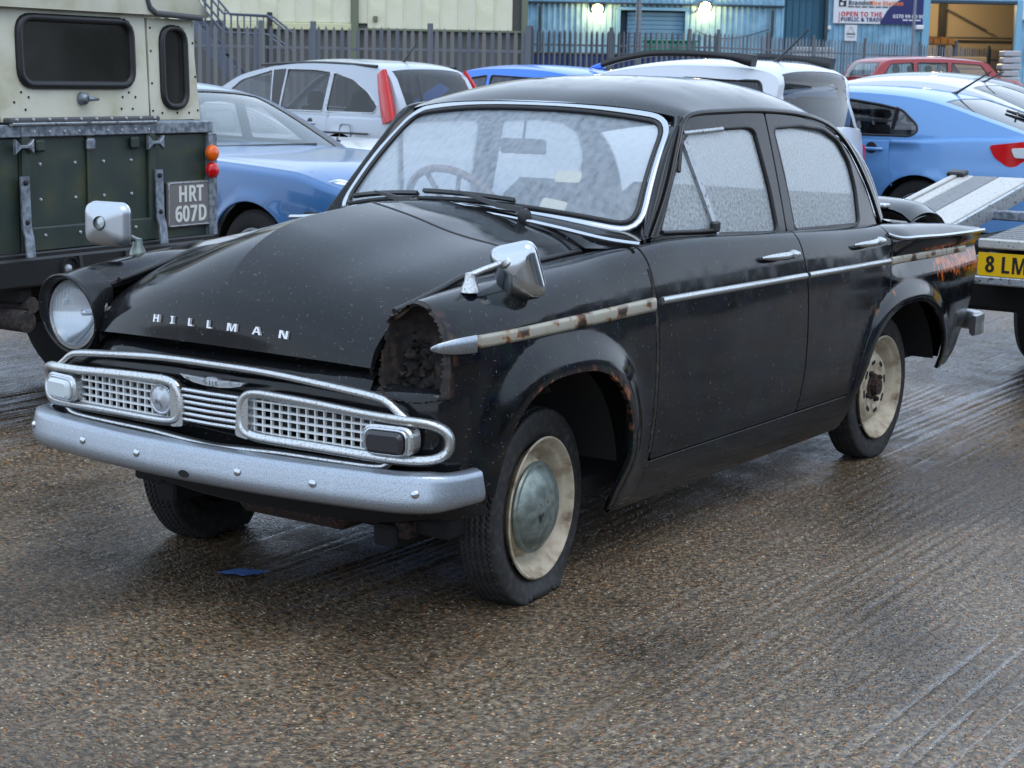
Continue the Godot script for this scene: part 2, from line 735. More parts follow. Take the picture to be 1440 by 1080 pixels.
	rim.albedo_texture = ramp_tex(512, 0.010, 6, 43, [0.12, Color(0.34, 0.27, 0.20), 0.27, Color(0.52, 0.46, 0.38), 0.38, Color(0.63, 0.585, 0.50), 0.72, Color(0.70, 0.66, 0.58), 0.88, Color(0.54, 0.46, 0.37)])
	tri_scale(rim, 2.2)
	var cap := mat("hubcap_metal", Color.WHITE, 0.45, 0.75)
	cap.albedo_texture = ramp_tex(512, 0.012, 5, 44, [0.15, Color(0.40, 0.44, 0.42), 0.5, Color(0.49, 0.53, 0.51), 0.75, Color(0.58, 0.61, 0.59), 0.88, Color(0.40, 0.41, 0.38)])
	tri_scale(cap, 3.5)
	# fogged and clear glass
	var fog := mat("fogged_glass", Color.WHITE, 0.32)
	fog.albedo_texture = ramp_tex(1024, 0.026, 7, 51, [0.15, Color(0.88, 0.90, 0.91, 0.90), 0.42, Color(0.85, 0.88, 0.89, 0.82), 0.6, Color(0.80, 0.83, 0.85, 0.72), 0.8, Color(0.72, 0.76, 0.79, 0.58)])
	fog.transparency = BaseMaterial3D.TRANSPARENCY_ALPHA
	fog.backlight_enabled = true
	fog.backlight = Color(0.95, 0.98, 1.0)
	fog.heightmap_enabled = true
	fog.heightmap_texture = ImageTexture.create_from_image(noise_img(512, 0.11, 3, 52))
	fog.heightmap_scale = 0.05
	tri_scale(fog, 2.2)
	var ws := mat("misted_windscreen", Color.WHITE, 0.30)
	ws.albedo_texture = ramp_tex(1024, 0.016, 7, 53, [0.18, Color(0.72, 0.76, 0.79, 0.60), 0.45, Color(0.71, 0.75, 0.79, 0.54), 0.65, Color(0.69, 0.74, 0.78, 0.47), 0.85, Color(0.66, 0.71, 0.75, 0.38)])
	ws.transparency = BaseMaterial3D.TRANSPARENCY_ALPHA
	ws.backlight_enabled = true
	ws.backlight = Color(0.7, 0.7, 0.7)
	tri_scale(ws, 1.7)
	ws.uv1_scale = Vector3(2.0, 1.1, 2.0)
	var thin_mist: StandardMaterial3D = ws.duplicate()
	thin_mist.resource_name = "thin_mist_glass"
	thin_mist.albedo_texture = ramp_tex(512, 0.02, 5, 57, [0.1, Color(0.97, 0.99, 1.0, 0.97), 0.5, Color(0.97, 0.99, 1.0, 0.88), 0.9, Color(0.93, 0.96, 0.98, 0.78)])
	thin_mist.backlight = Color(1, 1, 1)
	M["thin_mist_glass"] = thin_mist
	var clear := mat("clear_glass", Color(0.5, 0.6, 0.6, 0.12), 0.05)
	clear.transparency = BaseMaterial3D.TRANSPARENCY_ALPHA
	var tint := mat("tinted_glass", Color(0.03, 0.035, 0.04, 0.60), 0.04)
	tint.transparency = BaseMaterial3D.TRANSPARENCY_ALPHA
	var water := mat("water", Color(0.3, 0.32, 0.34, 0.05), 0.12, 0.0, 0.42)
	water.transparency = BaseMaterial3D.TRANSPARENCY_ALPHA
	water.heightmap_enabled = true
	water.heightmap_texture = ImageTexture.create_from_image(noise_img(512, 0.06, 4, 55))
	water.heightmap_scale = 0.22
	tri_scale(water, 1.6)
	mat("lamp_glass", Color(0.70, 0.74, 0.78), 0.15, 0.25)
	mat("red_lens", Color(0.72, 0.04, 0.06), 0.15)
	mat("amber_lens", Color(0.85, 0.36, 0.04), 0.18)
	mat("white_lens", Color(0.72, 0.75, 0.76), 0.2)
	mat("smoky_lens", Color(0.16, 0.16, 0.17), 0.2)
	mat("seat_cloth", Color(0.30, 0.31, 0.33), 0.8)
	mat("dark_seat", Color(0.14, 0.14, 0.15), 0.8)
	mat("bakelite", Color(0.52, 0.36, 0.33), 0.4)
	mat("sticker", Color(0.80, 0.77, 0.66), 0.6)
	mat("interior_trim", Color(0.30, 0.30, 0.31), 0.8)
	mat("white_letter", Color(0.80, 0.81, 0.82), 0.25, 0.5)
	# modern car paints
	for q in [["blue_paint", Color(0.17, 0.37, 0.57)], ["sky_blue_paint", Color(0.34, 0.53, 0.74)], ["silver_paint", Color(0.62, 0.65, 0.69)], ["white_paint", Color(0.76, 0.78, 0.81)], ["vivid_blue_paint", Color(0.08, 0.42, 0.82)], ["red_paint", Color(0.55, 0.05, 0.09)], ["grey_green_paint", Color(0.42, 0.46, 0.44)]]:
		var m := mat(q[0], q[1], 0.38, 0.15)
		m.clearcoat_enabled = true
		m.clearcoat = 0.7
		m.clearcoat_roughness = 0.08
	mat("tyre_far", Color(0.10, 0.10, 0.10), 0.8)
	mat("alloy", Color(0.55, 0.57, 0.60), 0.3, 0.8)


# ---------------------------------------------------------------- ground
func ground_rise(x: float, z: float) -> float:
	# gentle rise well behind the parked cars (distance along the camera's view)
	var d := (x - 4.111) * -0.8266 + (z + 3.366) * 0.5627
	return 0.45 * ss(24.0, 36.0, d)


func hollow(x: float, z: float) -> float:
	# places where the slab lies a little low and water stands
	var h := 0.0
	for q in [[-1.9, -2.05, 2.0, 0.65, 0.0050], [0.3, -2.25, 1.8, 0.5, 0.0036], [-3.7, -0.5, 1.5, 0.45, 0.0042], [-1.8, 0.25, 1.5, 0.5, 0.0042], [-1.9, 3.5, 1.8, 0.8, 0.0055], [-3.2, 2.2, 2.2, 0.8, 0.0045], [-5.2, -1.4, 2.2, 1.0, 0.0042], [-0.2, 0.25, 0.8, 0.35, 0.0038]]:
		var a: float = (x - q[0]) / q[2]
		var b: float = (z - q[1]) / q[3]
		h += q[4] * exp(-(a * a + b * b))
	return h


func make_ground() -> void:
	# exposed aggregate concrete: pebbles laid one by one into the picture of the surface
	var S := 2048
	var base := ramp_tex(S, 0.05, 5, 61, [0.15, Color(0.20, 0.18, 0.155), 0.4, Color(0.32, 0.29, 0.255), 0.6, Color(0.41, 0.37, 0.325), 0.85, Color(0.53, 0.485, 0.44)]).get_image()
	var relief := noise_img(S, 0.14, 3, 62, FastNoiseLite.TYPE_SIMPLEX_SMOOTH, 0.3, 0.62)
	relief.convert(Image.FORMAT_RGBA8)
	var tones := [Color(0.47, 0.40, 0.33), Color(0.36, 0.325, 0.29), Color(0.54, 0.46, 0.37), Color(0.60, 0.47, 0.32), Color(0.49, 0.36, 0.23), Color(0.33, 0.31, 0.30), Color(0.46, 0.44, 0.43), Color(0.66, 0.60, 0.52), Color(0.20, 0.185, 0.175), Color(0.58, 0.38, 0.21)]
	var bright := [Color(0.84, 0.81, 0.75), Color(0.74, 0.68, 0.58), Color(0.92, 0.91, 0.88), Color(0.78, 0.60, 0.38)]
	var spr := []
	for k in 64:
		var rx := rng.randf_range(2.2, 5.5)
		var ry := rx * rng.randf_range(0.55, 0.95)
		var an := rng.randf() * TAU
		var w := int(rx * 2.0 + 4)
		var col: Color = tones[k % tones.size()] if k < 54 else bright[k % 4]
		if k >= 54:
			rx *= 0.8
			ry *= 0.8
		var a := Image.create(w, w, false, Image.FORMAT_RGBA8)
		var b := Image.create(w, w, false, Image.FORMAT_RGBA8)
		var ph := rng.randf() * TAU
		for y in w:
			for x in w:
				var p := Vector2(x - w * 0.5 + 0.5, y - w * 0.5 + 0.5).rotated(an)
				var th := p.angle()
				var wob := 1.0 + 0.12 * sin(3.0 * th + ph) + 0.07 * sin(5.0 * th)
				var d := Vector2(p.x / rx, p.y / ry).length() / wob
				var al := clampf((1.0 - d) * 3.0, 0.0, 1.0)
				var g := 0.94 + 0.1 * sin(p.x * 1.3 + ph) * cos(p.y * 1.7)
				a.set_pixel(x, y, Color(col.r * g, col.g * g, col.b * g, al))
				var hh := 0.55 + 0.42 * sqrt(maxf(0.0, 1.0 - d * d))
				b.set_pixel(x, y, Color(hh, hh, hh, al))
		spr.append([a, b, w])
	for k in 46000:
		var s: Array = spr[rng.randi() % 54] if k % 8 else spr[54 + rng.randi() % 10]
		var w: int = s[2]
		var at := Vector2i(rng.randi() % S, rng.randi() % S)
		for ox in [0, -S]:
			if ox and at.x + w <= S:
				continue
			for oy in [0, -S]:
				if oy and at.y + w <= S:
					continue
				var q := at + Vector2i(ox, oy)
				base.blend_rect(s[0], Rect2i(0, 0, w, w), q)
				relief.blend_rect(s[1], Rect2i(0, 0, w, w), q)
	var g := mat("wet_concrete", Color(1.0, 0.97, 0.91), 0.46, 0.0, 0.5)
	g.albedo_texture = ImageTexture.create_from_image(base)
	g.roughness_texture = ramp_tex(1024, 0.012, 5, 63, [0.2, grey(0.50), 0.45, grey(0.72), 0.7, grey(1.0)])
	g.heightmap_enabled = true
	g.heightmap_texture = ImageTexture.create_from_image(relief)
	g.heightmap_scale = 0.75
	# large damp and silted patches over it
	g.detail_enabled = true
	g.detail_blend_mode = BaseMaterial3D.BLEND_MODE_MUL
	g.detail_uv_layer = BaseMaterial3D.DETAIL_UV_2
	g.detail_albedo = ramp_tex(1024, 0.006, 6, 64, [0.25, Color(0.72, 0.70, 0.67), 0.5, Color(0.95, 0.93, 0.90), 0.7, Color(1, 0.99, 0.97)])
	g.uv2_scale = Vector3(1, 1, 1)
	# near sheet with the brushed grooves as real relief
	var x0 := -9.5
	var x1 := 3.4
	var z0 := -6.2
	var z1 := 4.6
	var dz := 0.0095
	var dx := 0.085
	var R := int((z1 - z0) / dz) + 1
	var C := int((x1 - x0) / dx) + 1
	var v := PackedVector3Array()
	var n := PackedVector3Array()
	var t := PackedVector2Array()
	var t2 := PackedVector2Array()
	var idx := PackedInt32Array()
	var gn := FastNoiseLite.new()
	gn.seed = 71
	gn.noise_type = FastNoiseLite.TYPE_SIMPLEX_SMOOTH
	gn.frequency = 1.0
	gn.fractal_octaves = 2
	var mn := FastNoiseLite.new()
	mn.seed = 72
	mn.frequency = 0.55
	mn.fractal_octaves = 3
	var hs := PackedFloat32Array()
	hs.resize(R * C)
	for r in R:
		var z := z0 + r * dz
		for k in C:
			var x := x0 + k * dx
			var sk := z + 0.03 * x
			var a := gn.get_noise_2d(x * 0.28, sk * 9.0)
			var b := gn.get_noise_2d(x * 0.9 + 40.0, sk * 24.0)
			var h := a * 0.0022 + b * 0.0018 + mn.get_noise_2d(x, z) * 0.0030
			var ph := sk / 0.045 + 0.75 * gn.get_noise_2d(x * 0.28 + 9.0, sk * 3.4)
			h += (0.0040 - 0.0017 * ss(-2.5, 0.5, x - 0.7 * z)) * (absf(fposmod(ph, 1.0) * 2.0 - 1.0) * 2.0 - 1.0) * clampf(0.75 + 1.3 * gn.get_noise_2d(x * 0.7, sk * 6.0 + 30.0), 0.1, 1.4)
			h -= hollow(x, z)
			var e := minf(minf(x - x0, x1 - x), minf(z - z0, z1 - z))
			h = lerpf(-0.03, h, ss(0.0, 0.5, e))
			hs[r * C + k] = h
	for r in R:
		var z := z0 + r * dz
		for k in C:
			var x := x0 + k * dx
			v.append(Vector3(x, hs[r * C + k], z))
			var hx := (hs[r * C + mini(k + 1, C - 1)] - hs[r * C + maxi(k - 1, 0)]) / (2.0 * dx)
			var hz := (hs[mini(r + 1, R - 1) * C + k] - hs[maxi(r - 1, 0) * C + k]) / (2.0 * dz)
			n.append(Vector3(-hx, 1, -hz).normalized())
			t.append(Vector2(x / 2.9, z / 2.9))
			t2.append(Vector2(x / 13.0 + 0.3, z / 9.0 + 0.2))
	for r in R - 1:
		for k in C - 1:
			var a := r * C + k
			idx.append_array([a, a + 1, a + C, a + 1, a + C + 1, a + C])
	var arr := []
	arr.resize(Mesh.ARRAY_MAX)
	arr[Mesh.ARRAY_VERTEX] = v
	arr[Mesh.ARRAY_NORMAL] = n
	arr[Mesh.ARRAY_TEX_UV] = t
	arr[Mesh.ARRAY_TEX_UV2] = t2
	arr[Mesh.ARRAY_INDEX] = idx
	var am := ArrayMesh.new()
	am.add_surface_from_arrays(Mesh.PRIMITIVE_TRIANGLES, arr)
	struct("ground", am, g, "wet brushed concrete yard with grooves and exposed pebbles")
	# the rest of the yard
	var far := MB.new()
	var rows := []
	for r in 61:
		var row := PackedVector3Array()
		for k in 61:
			var x := -160.0 + k * 4.0
			var z := -80.0 + r * 4.0
			row.append(Vector3(x, ground_rise(x, z) - 0.03, z))
		rows.append(row)
	far.grid(rows, false, false, Vector3(0, -100, 0), 0, Vector2(240.0 / 2.9, 240.0 / 2.9))
	var gf: StandardMaterial3D = g.duplicate()
	gf.resource_name = "wet_concrete_far"
	gf.detail_enabled = false
	struct("ground", far, gf, "wet concrete of the yard stretching back to the fence")
	# standing water: one level sheet, seen where the slab lies lower
	var w := MB.new()
	var wr := []
	for r in 2:
		wr.append(PackedVector3Array([Vector3(x0 + 0.3, -0.0062, z0 + 0.3 + r * (z1 - z0 - 0.6)), Vector3(x1 - 0.3, -0.0062, z0 + 0.3 + r * (z1 - z0 - 0.6))]))
	w.grid(wr, false, false, Vector3(0, -1, 0))
	struct("water", w, M.water, "thin rain water standing in the grooves of the concrete")


# ================================================================ the black saloon
# shape of its side: half width over height, with the taper along its length
const SIDE_Y: PackedFloat64Array = [0.17, 0.20, 0.25, 0.33, 0.40, 0.50, 0.62, 0.72, 0.80, 0.86, 0.92]
const SIDE_W: PackedFloat64Array = [0.672, 0.692, 0.716, 0.742, 0.755, 0.765, 0.768, 0.765, 0.757, 0.745, 0.730]
const TAPER_X: PackedFloat64Array = [-3.36, -3.0, -2.4, -1.4, -0.4, 0.2, 0.40, 0.50, 0.56]
const TAPER_W: PackedFloat64Array = [-0.030, -0.012, 0.0, 0.002, 0.0, -0.006, -0.024, -0.050, -0.075]
const SH_X: PackedFloat64Array = [-3.34, -2.84, -2.40, -2.20, -1.9, -0.45, 0.0, 0.3, 0.5, 0.58]
const SH_Y: PackedFloat64Array = [0.861, 0.872, 0.886, 0.878, 0.86, 0.865, 0.845, 0.80, 0.765, 0.75]
const CR_X: PackedFloat64Array = [-3.34, -3.0, -2.4, -2.2, -1.4, -0.7, -0.45, -0.2, 0.3, 0.58]
const CR_Z: PackedFloat64Array = [0.68, 0.67, 0.655, 0.655, 0.682, 0.672, 0.655, 0.635, 0.615, 0.608]
const CR_Y: PackedFloat64Array = [0.876, 0.908, 0.938, 0.945, 0.970, 0.992, 0.980, 0.958, 0.925, 0.896]
const GAP_X: PackedFloat64Array = [-3.3, -2.4, -0.45, -0.16, 0.16, 0.28, 0.45, 0.56]
const GAP_Y: PackedFloat64Array = [0.86, 0.925, 0.955, 0.943, 0.930, 0.903, 0.868, 0.85]
const GAP_Z := 0.522
const GUT := [-0.62, 0.985, -0.77, 1.14, -0.895, 1.295, -0.945, 1.348, -1.03, 1.373, -1.25, 1.380, -1.5, 1.381, -1.83, 1.364, -2.08, 1.316, -2.23, 1.228, -2.345, 1.09, -2.42, 0.945]


func front_arch(x: float, y: float) -> float:
	return pow(pow(absf(x - 0.02) / 0.345, 2.6) + pow(maxf(y - 0.30, 0.0) / 0.375, 2.6), 1.0 / 2.6)


func rear_arch(x: float, y: float) -> float:
	return pow(pow(absf(x + 2.46) / 0.43, 2.3) + pow(maxf(y - 0.28, 0.0) / 0.36, 2.3), 1.0 / 2.3)


func arch_poly(front: bool) -> PackedVector2Array:
	var o := PackedVector2Array()
	var cx := 0.02 if front else -2.46
	var cy := 0.30 if front else 0.28
	var a := 0.345 if front else 0.43
	var b := 0.375 if front else 0.36
	var e := 2.0 / (2.6 if front else 2.3)
	o.append(Vector2(cx + a, 0.0))
	for k in 49:
		var t := PI * k / 48.0
		o.append(Vector2(cx + a * signf(cos(t)) * pow(absf(cos(t)), e), cy + b * pow(sin(t), e)))
	o.append(Vector2(cx - a, 0.0))
	return o


func side_w(x: float, y: float) -> float:
	var w := ip(y, SIDE_Y, SIDE_W) + ip(x, TAPER_X, TAPER_W)
	# rolled wheel arch lips
	if x > -0.5:
		var d := front_arch(x, y) - 1.0
		if d < 0.5 and y > 0.2:
			w += 0.026 * (1.0 - ss(0.02, 0.30, d)) * ss(0.25, 0.4, y) + 0.006 * (1.0 - ss(0.12, 0.42, d))
	elif x < -1.9:
		var d := rear_arch(x, y) - 1.0
		if d < 0.4:
			w += 0.024 * (1.0 - ss(0.03, 0.24, d)) * ss(0.2, 0.45, y)
	# scooped flank under the tail fin
	if x < -2.15:
		var f := ss(-2.2, -2.5, x)
		w += f * (0.034 * ss(0.80, 0.885, y) - 0.018 * exp(-pow((y - 0.80) / 0.05, 2.0)))
		w -= 0.05 * ss(-2.9, -3.36, x) * (1.0 - ss(0.2, 0.75, y))
	# old panels are never quite even
	w += 0.0026 * wave.get_noise_3d(x * 1.7, y * 2.0, 3.0)
	return w


# s runs up the flank (s = height), over the shoulder (+0.2) and in to the bonnet gap (+0.12)
func body(x: float, s: float) -> Vector3:
	var ys := ip(x, SH_X, SH_Y)
	if s <= ys:
		return Vector3(x, s, -side_w(x, s))
	var w0 := side_w(x, ys)
	var zc := ip(x, CR_X, CR_Z)
	var yc := ip(x, CR_X, CR_Y)
	if s <= ys + 0.2:
		var t := (s - ys) / 0.2
		var lean := (side_w(x, ys - 0.01) - w0) / 0.01
		var h := yc - ys
		if x < -2.2:
			lean = lerpf(lean, 1.2, ss(-2.2, -2.4, x))
		var p0 := Vector2(w0, ys)
		var p1 := p0 + Vector2(-lean, 1.0) * h * 0.5
		var p3 := Vector2(zc, yc)
		var p2 := Vector2(zc + 0.5 * (w0 - zc), yc)
		var q := p0.bezier_interpolate(p1, p2, p3, t)
		return Vector3(x, q.y, -q.x)
	var t := (s - ys - 0.2) / 0.12
	var yg := ip(x, GAP_X, GAP_Y)
	var p3 := Vector2(GAP_Z, yg)
	var p0 := Vector2(zc, yc)
	var q := p0.bezier_interpolate(Vector2(zc - 0.04, yc), p3 + Vector2(0.03, 0.004), p3, t)
	return Vector3(x, q.y, -q.x)


func green_w(x: float, y: float) -> float:
	var t := (y - 0.97) / 0.405
	var base := 0.672 - 0.022 * pow((x + 1.45) / 0.8, 2.0)
	return base - 0.085 * t - 0.018 * t * t + 0.0012 * wave.get_noise_2d(x * 2.4, y * 2.4)


func green(x: float, y: float) -> Vector3:
	return Vector3(x, y, -green_w(x, y))


func mir(m: MB) -> MB:
	# the same shape on the other side of the car
	var o := MB.new()
	o.t = m.t
	o.c = m.c
	for k in m.v.size():
		o.v.append(m.v[k] * Vector3(1, 1, -1))
		o.n.append(m.n[k] * Vector3(1, 1, -1))
	for k in range(0, m.i.size(), 3):
		o.i.append_array([m.i[k], m.i[k + 2], m.i[k + 1]])
	return o


func pair(called: String, m: MB, ma: Material, parent: Node) -> Array:
	return [part(called, m, ma, parent), part(called, mir(m), ma, parent)]


var BLACK := Color(0.0075, 0.008, 0.0092)


func paint_at(p: Vector3) -> Color:
	# rust breaking through the black paint where the photograph shows it
	var c := BLACK * (0.9 + 0.5 * nz.get_noise_3d(p.x * 5.0, p.y * 5.0, p.z * 5.0))
	var r := 0.0
	var a := nz.get_noise_3d(p.x * 55.0, p.y * 13.0, p.z * 22.0)
	var b := nz.get_noise_3d(p.x * 55.0, p.y * 30.0, 4.0)
	if p.z < 0.0:
		if p.x < -2.5:
			# below and above the moulding on the tail
			r += (1.0 - ss(0.0, 0.055, absf(p.y - 0.755))) * ss(-2.62, -2.90, p.x) * 1.6
			r += (1.0 - ss(0.0, 0.016, absf(p.y - 0.822))) * ss(-2.5, -2.8, p.x) * 1.3
			r += (1.0 - ss(0.0, 0.05, absf(p.y - 0.70))) * ss(-2.6, -2.8, p.x) * 0.5
			r += (1.0 - ss(0.0, 0.05, p.x + 3.33)) * (1.0 - ss(0.5, 0.62, absf(p.y - 0.4))) * 0.7
		if p.x < -2.1 and p.x > -2.85:
			var d := rear_arch(p.x, p.y) - 1.0
			r += (1.0 - ss(0.0, 0.06, absf(d - 0.16))) * (0.6 if (p.x > -2.34 or p.x < -2.56) else 0.1) * ss(0.5, 0.6, p.y)
		if p.x > -0.45 and p.x < 0.5:
			var d := front_arch(p.x, p.y) - 1.0
			r += (1.0 - ss(0.0, 0.09, d)) * (0.85 if p.x < -0.12 else 0.5) * ss(0.35, 0.5, p.y)
			r += (1.0 - ss(0.004, 0.022, absf(p.x + 0.482))) * 1.05 * ss(0.34, 0.4, p.y) * (1.0 - ss(0.88, 0.93, p.y))
			r += (1.0 - ss(0.0, 0.06, 0.5 - p.x)) * 0.9 * ss(0.62, 0.66, p.y)
		if p.y < 0.30:
			r += (1.0 - ss(0.16, 0.30, p.y)) * 0.5
	r = r * (0.62 + 0.9 * a) + 0.45 * b * minf(r, 1.0)
	var k := ss(0.42, 0.62, r)
	var rc := Color(0.10, 0.028, 0.012).lerp(Color(0.50, 0.115, 0.012), clampf(0.5 + b * 1.4, 0, 1))
	if p.x > -0.5:
		rc = Color(0.05, 0.028, 0.02).lerp(Color(0.30, 0.10, 0.04), clampf(0.3 + b * 1.8, 0, 1))
	if p.x > 0.3:
		rc = Color(0.018, 0.012, 0.010).lerp(Color(0.07, 0.035, 0.022), clampf(0.4 + b * 1.6, 0, 1))
	return c.lerp(rc, k)


func make_black_car() -> void:
	var car := thing("vintage_saloon_car", "derelict black vintage saloon with one headlight missing, rusty trim and a flat front tyre", "car")
	var inside := Vector3(-1.3, 0.6, 0)
	var fa := arch_poly(true)
	var ra := arch_poly(false)
	# front wings
	var ragged := PackedVector2Array()
	for k in 15:
		var s := 0.655 + k * 0.031
		ragged.append(Vector2(0.497 + 0.009 * nz.get_noise_1d(s * 37.0) + 0.005 * nz.get_noise_1d(s * 90.0), s))
	for side in 2:
		var o := pts([-0.478, 0.20, -0.30, 0.20, 0.33, 0.20, 0.35, 0.375, 0.42, 0.40, 0.46, 0.55])
		if side == 0:
			o.append_array(pts([0.47, 0.62]))
			o.append_array(ragged)
		else:
			o.append_array(pts([0.48, 0.62, 0.50, 0.66, 0.50, 0.80, 0.50, 1.085]))
		o.append_array(pts([0.42, 1.105, 0.2, 1.135, 0.0, 1.16, -0.2, 1.17, -0.45, 1.183, -0.485, 1.10, -0.487, 0.80, -0.49, 0.50]))
		var wing := MB.new()
		wing.trim(body, o, [fa], 0.016, 0.016, inside, 0.014, paint_at)
		if side == 1:
			wing = mir(wing)
		part("front_wing", wing, M.paint_v, car, "front wing with a ragged rusty hole where the headlight was" if side == 0 else "")
	# doors
	var fd := rounded(pts([-0.497, 0.335, -1.517, 0.335, -1.535, 0.50, -1.535, 0.80, -1.530, 0.86, -1.527, 1.061, -0.60, 1.066, -0.50, 1.064, -0.494, 0.86]), 0.012, 3)
	var rd := PackedVector2Array([Vector2(-1.528, 0.335), Vector2(-1.546, 0.50), Vector2(-1.546, 0.80), Vector2(-1.541, 0.86), Vector2(-1.538, 1.061), Vector2(-2.33, 1.072), Vector2(-2.31, 0.95), Vector2(-2.30, 0.84), Vector2(-2.285, 0.76), Vector2(-2.262, 0.69)])
	for k in 12:
		var a := deg_to_rad(lerpf(62.0, 4.0, k / 11.0))
		rd.append(Vector2(-2.46 + 0.49 * pow(cos(a), 0.87), 0.28 + 0.41 * pow(sin(a), 0.87)))
	rd.append(Vector2(-1.955, 0.335))
	# upper frames round the windows
	var fw := rounded(pts([-0.685, 1.000, -0.80, 1.145, -0.935, 1.290, -0.985, 1.318, -1.38, 1.324, -1.428, 1.314, -1.462, 1.12, -1.472, 0.962]), 0.035)
	var rw := rounded(pts([-1.602, 0.962, -1.59, 1.15, -1.572, 1.318, -1.80, 1.322, -2.0, 1.306, -2.13, 1.262, -2.205, 1.18, -2.225, 1.08, -2.205, 0.948]), 0.03)
	var ff := rounded(pts([-0.575, 0.968, -0.615, 1.005, -0.765, 1.155, -0.89, 1.305, -0.935, 1.345, -1.02, 1.364, -1.25, 1.371, -1.520, 1.371, -1.527, 0.962]), 0.015, 3)
	var rf := rounded(pts([-1.538, 0.962, -1.533, 1.371, -1.83, 1.354, -2.07, 1.307, -2.215, 1.222, -2.328, 1.085, -2.39, 0.938]), 0.015, 3)
	var trim_prof := [Vector2(-0.009, -0.013), Vector2(0.006, -0.010), Vector2(0.010, 0), Vector2(0.006, 0.010), Vector2(-0.009, 0.013)]
	for q in [["front_door", fd, ff, fw], ["rear_door", rd, rf, rw]]:
		var m := MB.new()
		m.trim(body, q[1], [ra], 0.028, 0.026, inside, 0.014, paint_at)
		var doors := pair(q[0], m, M.paint_v, car)
		var fm := MB.new()
		fm.trim(green, q[2], [q[3]], 0.04, 0.03, inside, 0.022)
		var gl := MB.new()
		gl.trim(func(x: float, y: float) -> Vector3: return green(x, y) + Vector3(0, 0, 0.014), Geometry2D.offset_polygon(q[3], 0.01)[0], [], 0.06, 0.06, inside, 0.004)
		# rubber round the glass
		var seal := []
		for p in q[3]:
			seal.append(green(p.x, p.y) + Vector3(0, 0, 0.006))
		var sm := MB.new()
		sm.tube(seal, 0.008, 6, true)
		for k in 2:
			var fmm := fm if k == 0 else mir(fm)
			part("window_frame", fmm, M.paint, doors[k])
			part("window", gl if k == 0 else mir(gl), M.fogged_glass if k == 0 else M.thin_mist_glass, doors[k])
			part("window_seal", sm if k == 0 else mir(sm), M.black_rubber, doors[k])
		# handle
		var hx: float = -1.20 if q[0] == "front_door" else -1.955
		var hp := []
		for k in 9:
			var t := k / 8.0
			var x := hx - 0.25 * t
			hp.append(body(x, 0.905) + Vector3(0, 0.0, -0.012 - 0.022 * sin(PI * minf(1.0, t * 1.15))))
		var hm := MB.new()
		hm.sweep(hp, [Vector2(-0.008, -0.012), Vector2(0.006, -0.008), Vector2(0.008, 0.002), Vector2(0.002, 0.013), Vector2(-0.008, 0.010)], Vector3.UP, false, true, false, [0.35, 0.75, 1.0, 1.1, 1.15, 1.15, 1.1, 0.95, 0.55])
		hm.lathe(along(body(hx - 0.235, 0.905) - Vector3(0, 0, 0.005), Vector3(0, 0, -1)), [Vector2(0.016, 0), Vector2(0.016, 0.012), Vector2(0.010, 0.030), Vector2(0.0, 0.034)], 14)
		for k in 2:
			part("handle", hm if k == 0 else mir(hm), M.chrome, doors[k])
		# bright strip along the door, over a rusted foot
		var tp := []
		var xa: float = -0.52 if q[0] == "front_door" else -1.552
		var xb: float = -1.528 if q[0] == "front_door" else -2.285
		for k in 21:
			var x := lerpf(xa, xb, k / 20.0)
			tp.append(Vector3(x, lerpf(0.821, 0.808, (x + 0.5) / -1.8), -side_w(x, 0.815)))
		var tm := MB.new()
		tm.sweep(tp, trim_prof, Vector3.UP)
		for k in 2:
			part("trim_strip", tm if k == 0 else mir(tm), M.chrome, doors[k])
	# quarter light bar and stay in the front window
	var ql := MB.new()
	var qa := green(-0.935, 1.285)
	var qb := green(-1.045, 0.985)
	ql.sweep([qa + Vector3(0, 0, 0.006), qb + Vector3(0, 0, 0.006)], [Vector2(-0.012, -0.008), Vector2(0.012, -0.008), Vector2(0.012, 0.008), Vector2(-0.012, 0.008)], Vector3(0, 0, -1), false, true, true)
	pair("quarter_light_bar", ql, M.aluminium, car)
	var wt := MB.new()
	var rail := []
	for k in 9:
		var x := lerpf(-0.94, -1.20, k / 8.0)
		rail.append(green(x, 1.309 + 0.010 * k / 8.0) + Vector3(0, 0, 0.004))
	wt.tube(rail, 0.009, 6)
	part("window_channel", wt, M.aluminium, car)
	var lk := MB.new()
	lk.tube([green(-0.70, 1.008) + Vector3(0, 0, -0.002), green(-0.90, 1.0) + Vector3(0, 0, -0.004), green(-1.03, 0.999) + Vector3(0, 0, -0.008)], 0.008, 6)
	lk.box(tf(green(-1.015, 1.012) + Vector3(0, 0, -0.008)), Vector3(0.05, 0.03, 0.02), 0.006)
	part("window_catch", lk, M.black_rubber, car)
	lk = MB.new()
	lk.tube([green(-0.905, 1.275), green(-0.86, 1.19)], 0.008, 6)
	part("quarter_light_pivot", lk, M.black_rubber, car)
	# sills
	var sill := MB.new()
	sill.trim(body, pts([-0.36, 0.185, -0.40, 0.20, -0.478, 0.20, -0.49, 0.325, -1.99, 0.325, -2.03, 0.20, -2.02, 0.185]), [fa, ra], 0.05, 0.02, inside, 0.02, paint_at)
	pair("sill", sill, M.paint_v, car)
	# rear quarter with the tail fin
	var rq := PackedVector2Array([Vector2(-2.035, 0.20), Vector2(-1.97, 0.335)])
	for k in 12:
		var a := deg_to_rad(lerpf(4.0, 62.0, k / 11.0))
		rq.append(Vector2(-2.472 + 0.49 * pow(cos(a), 0.87), 0.288 + 0.41 * pow(sin(a), 0.87)))
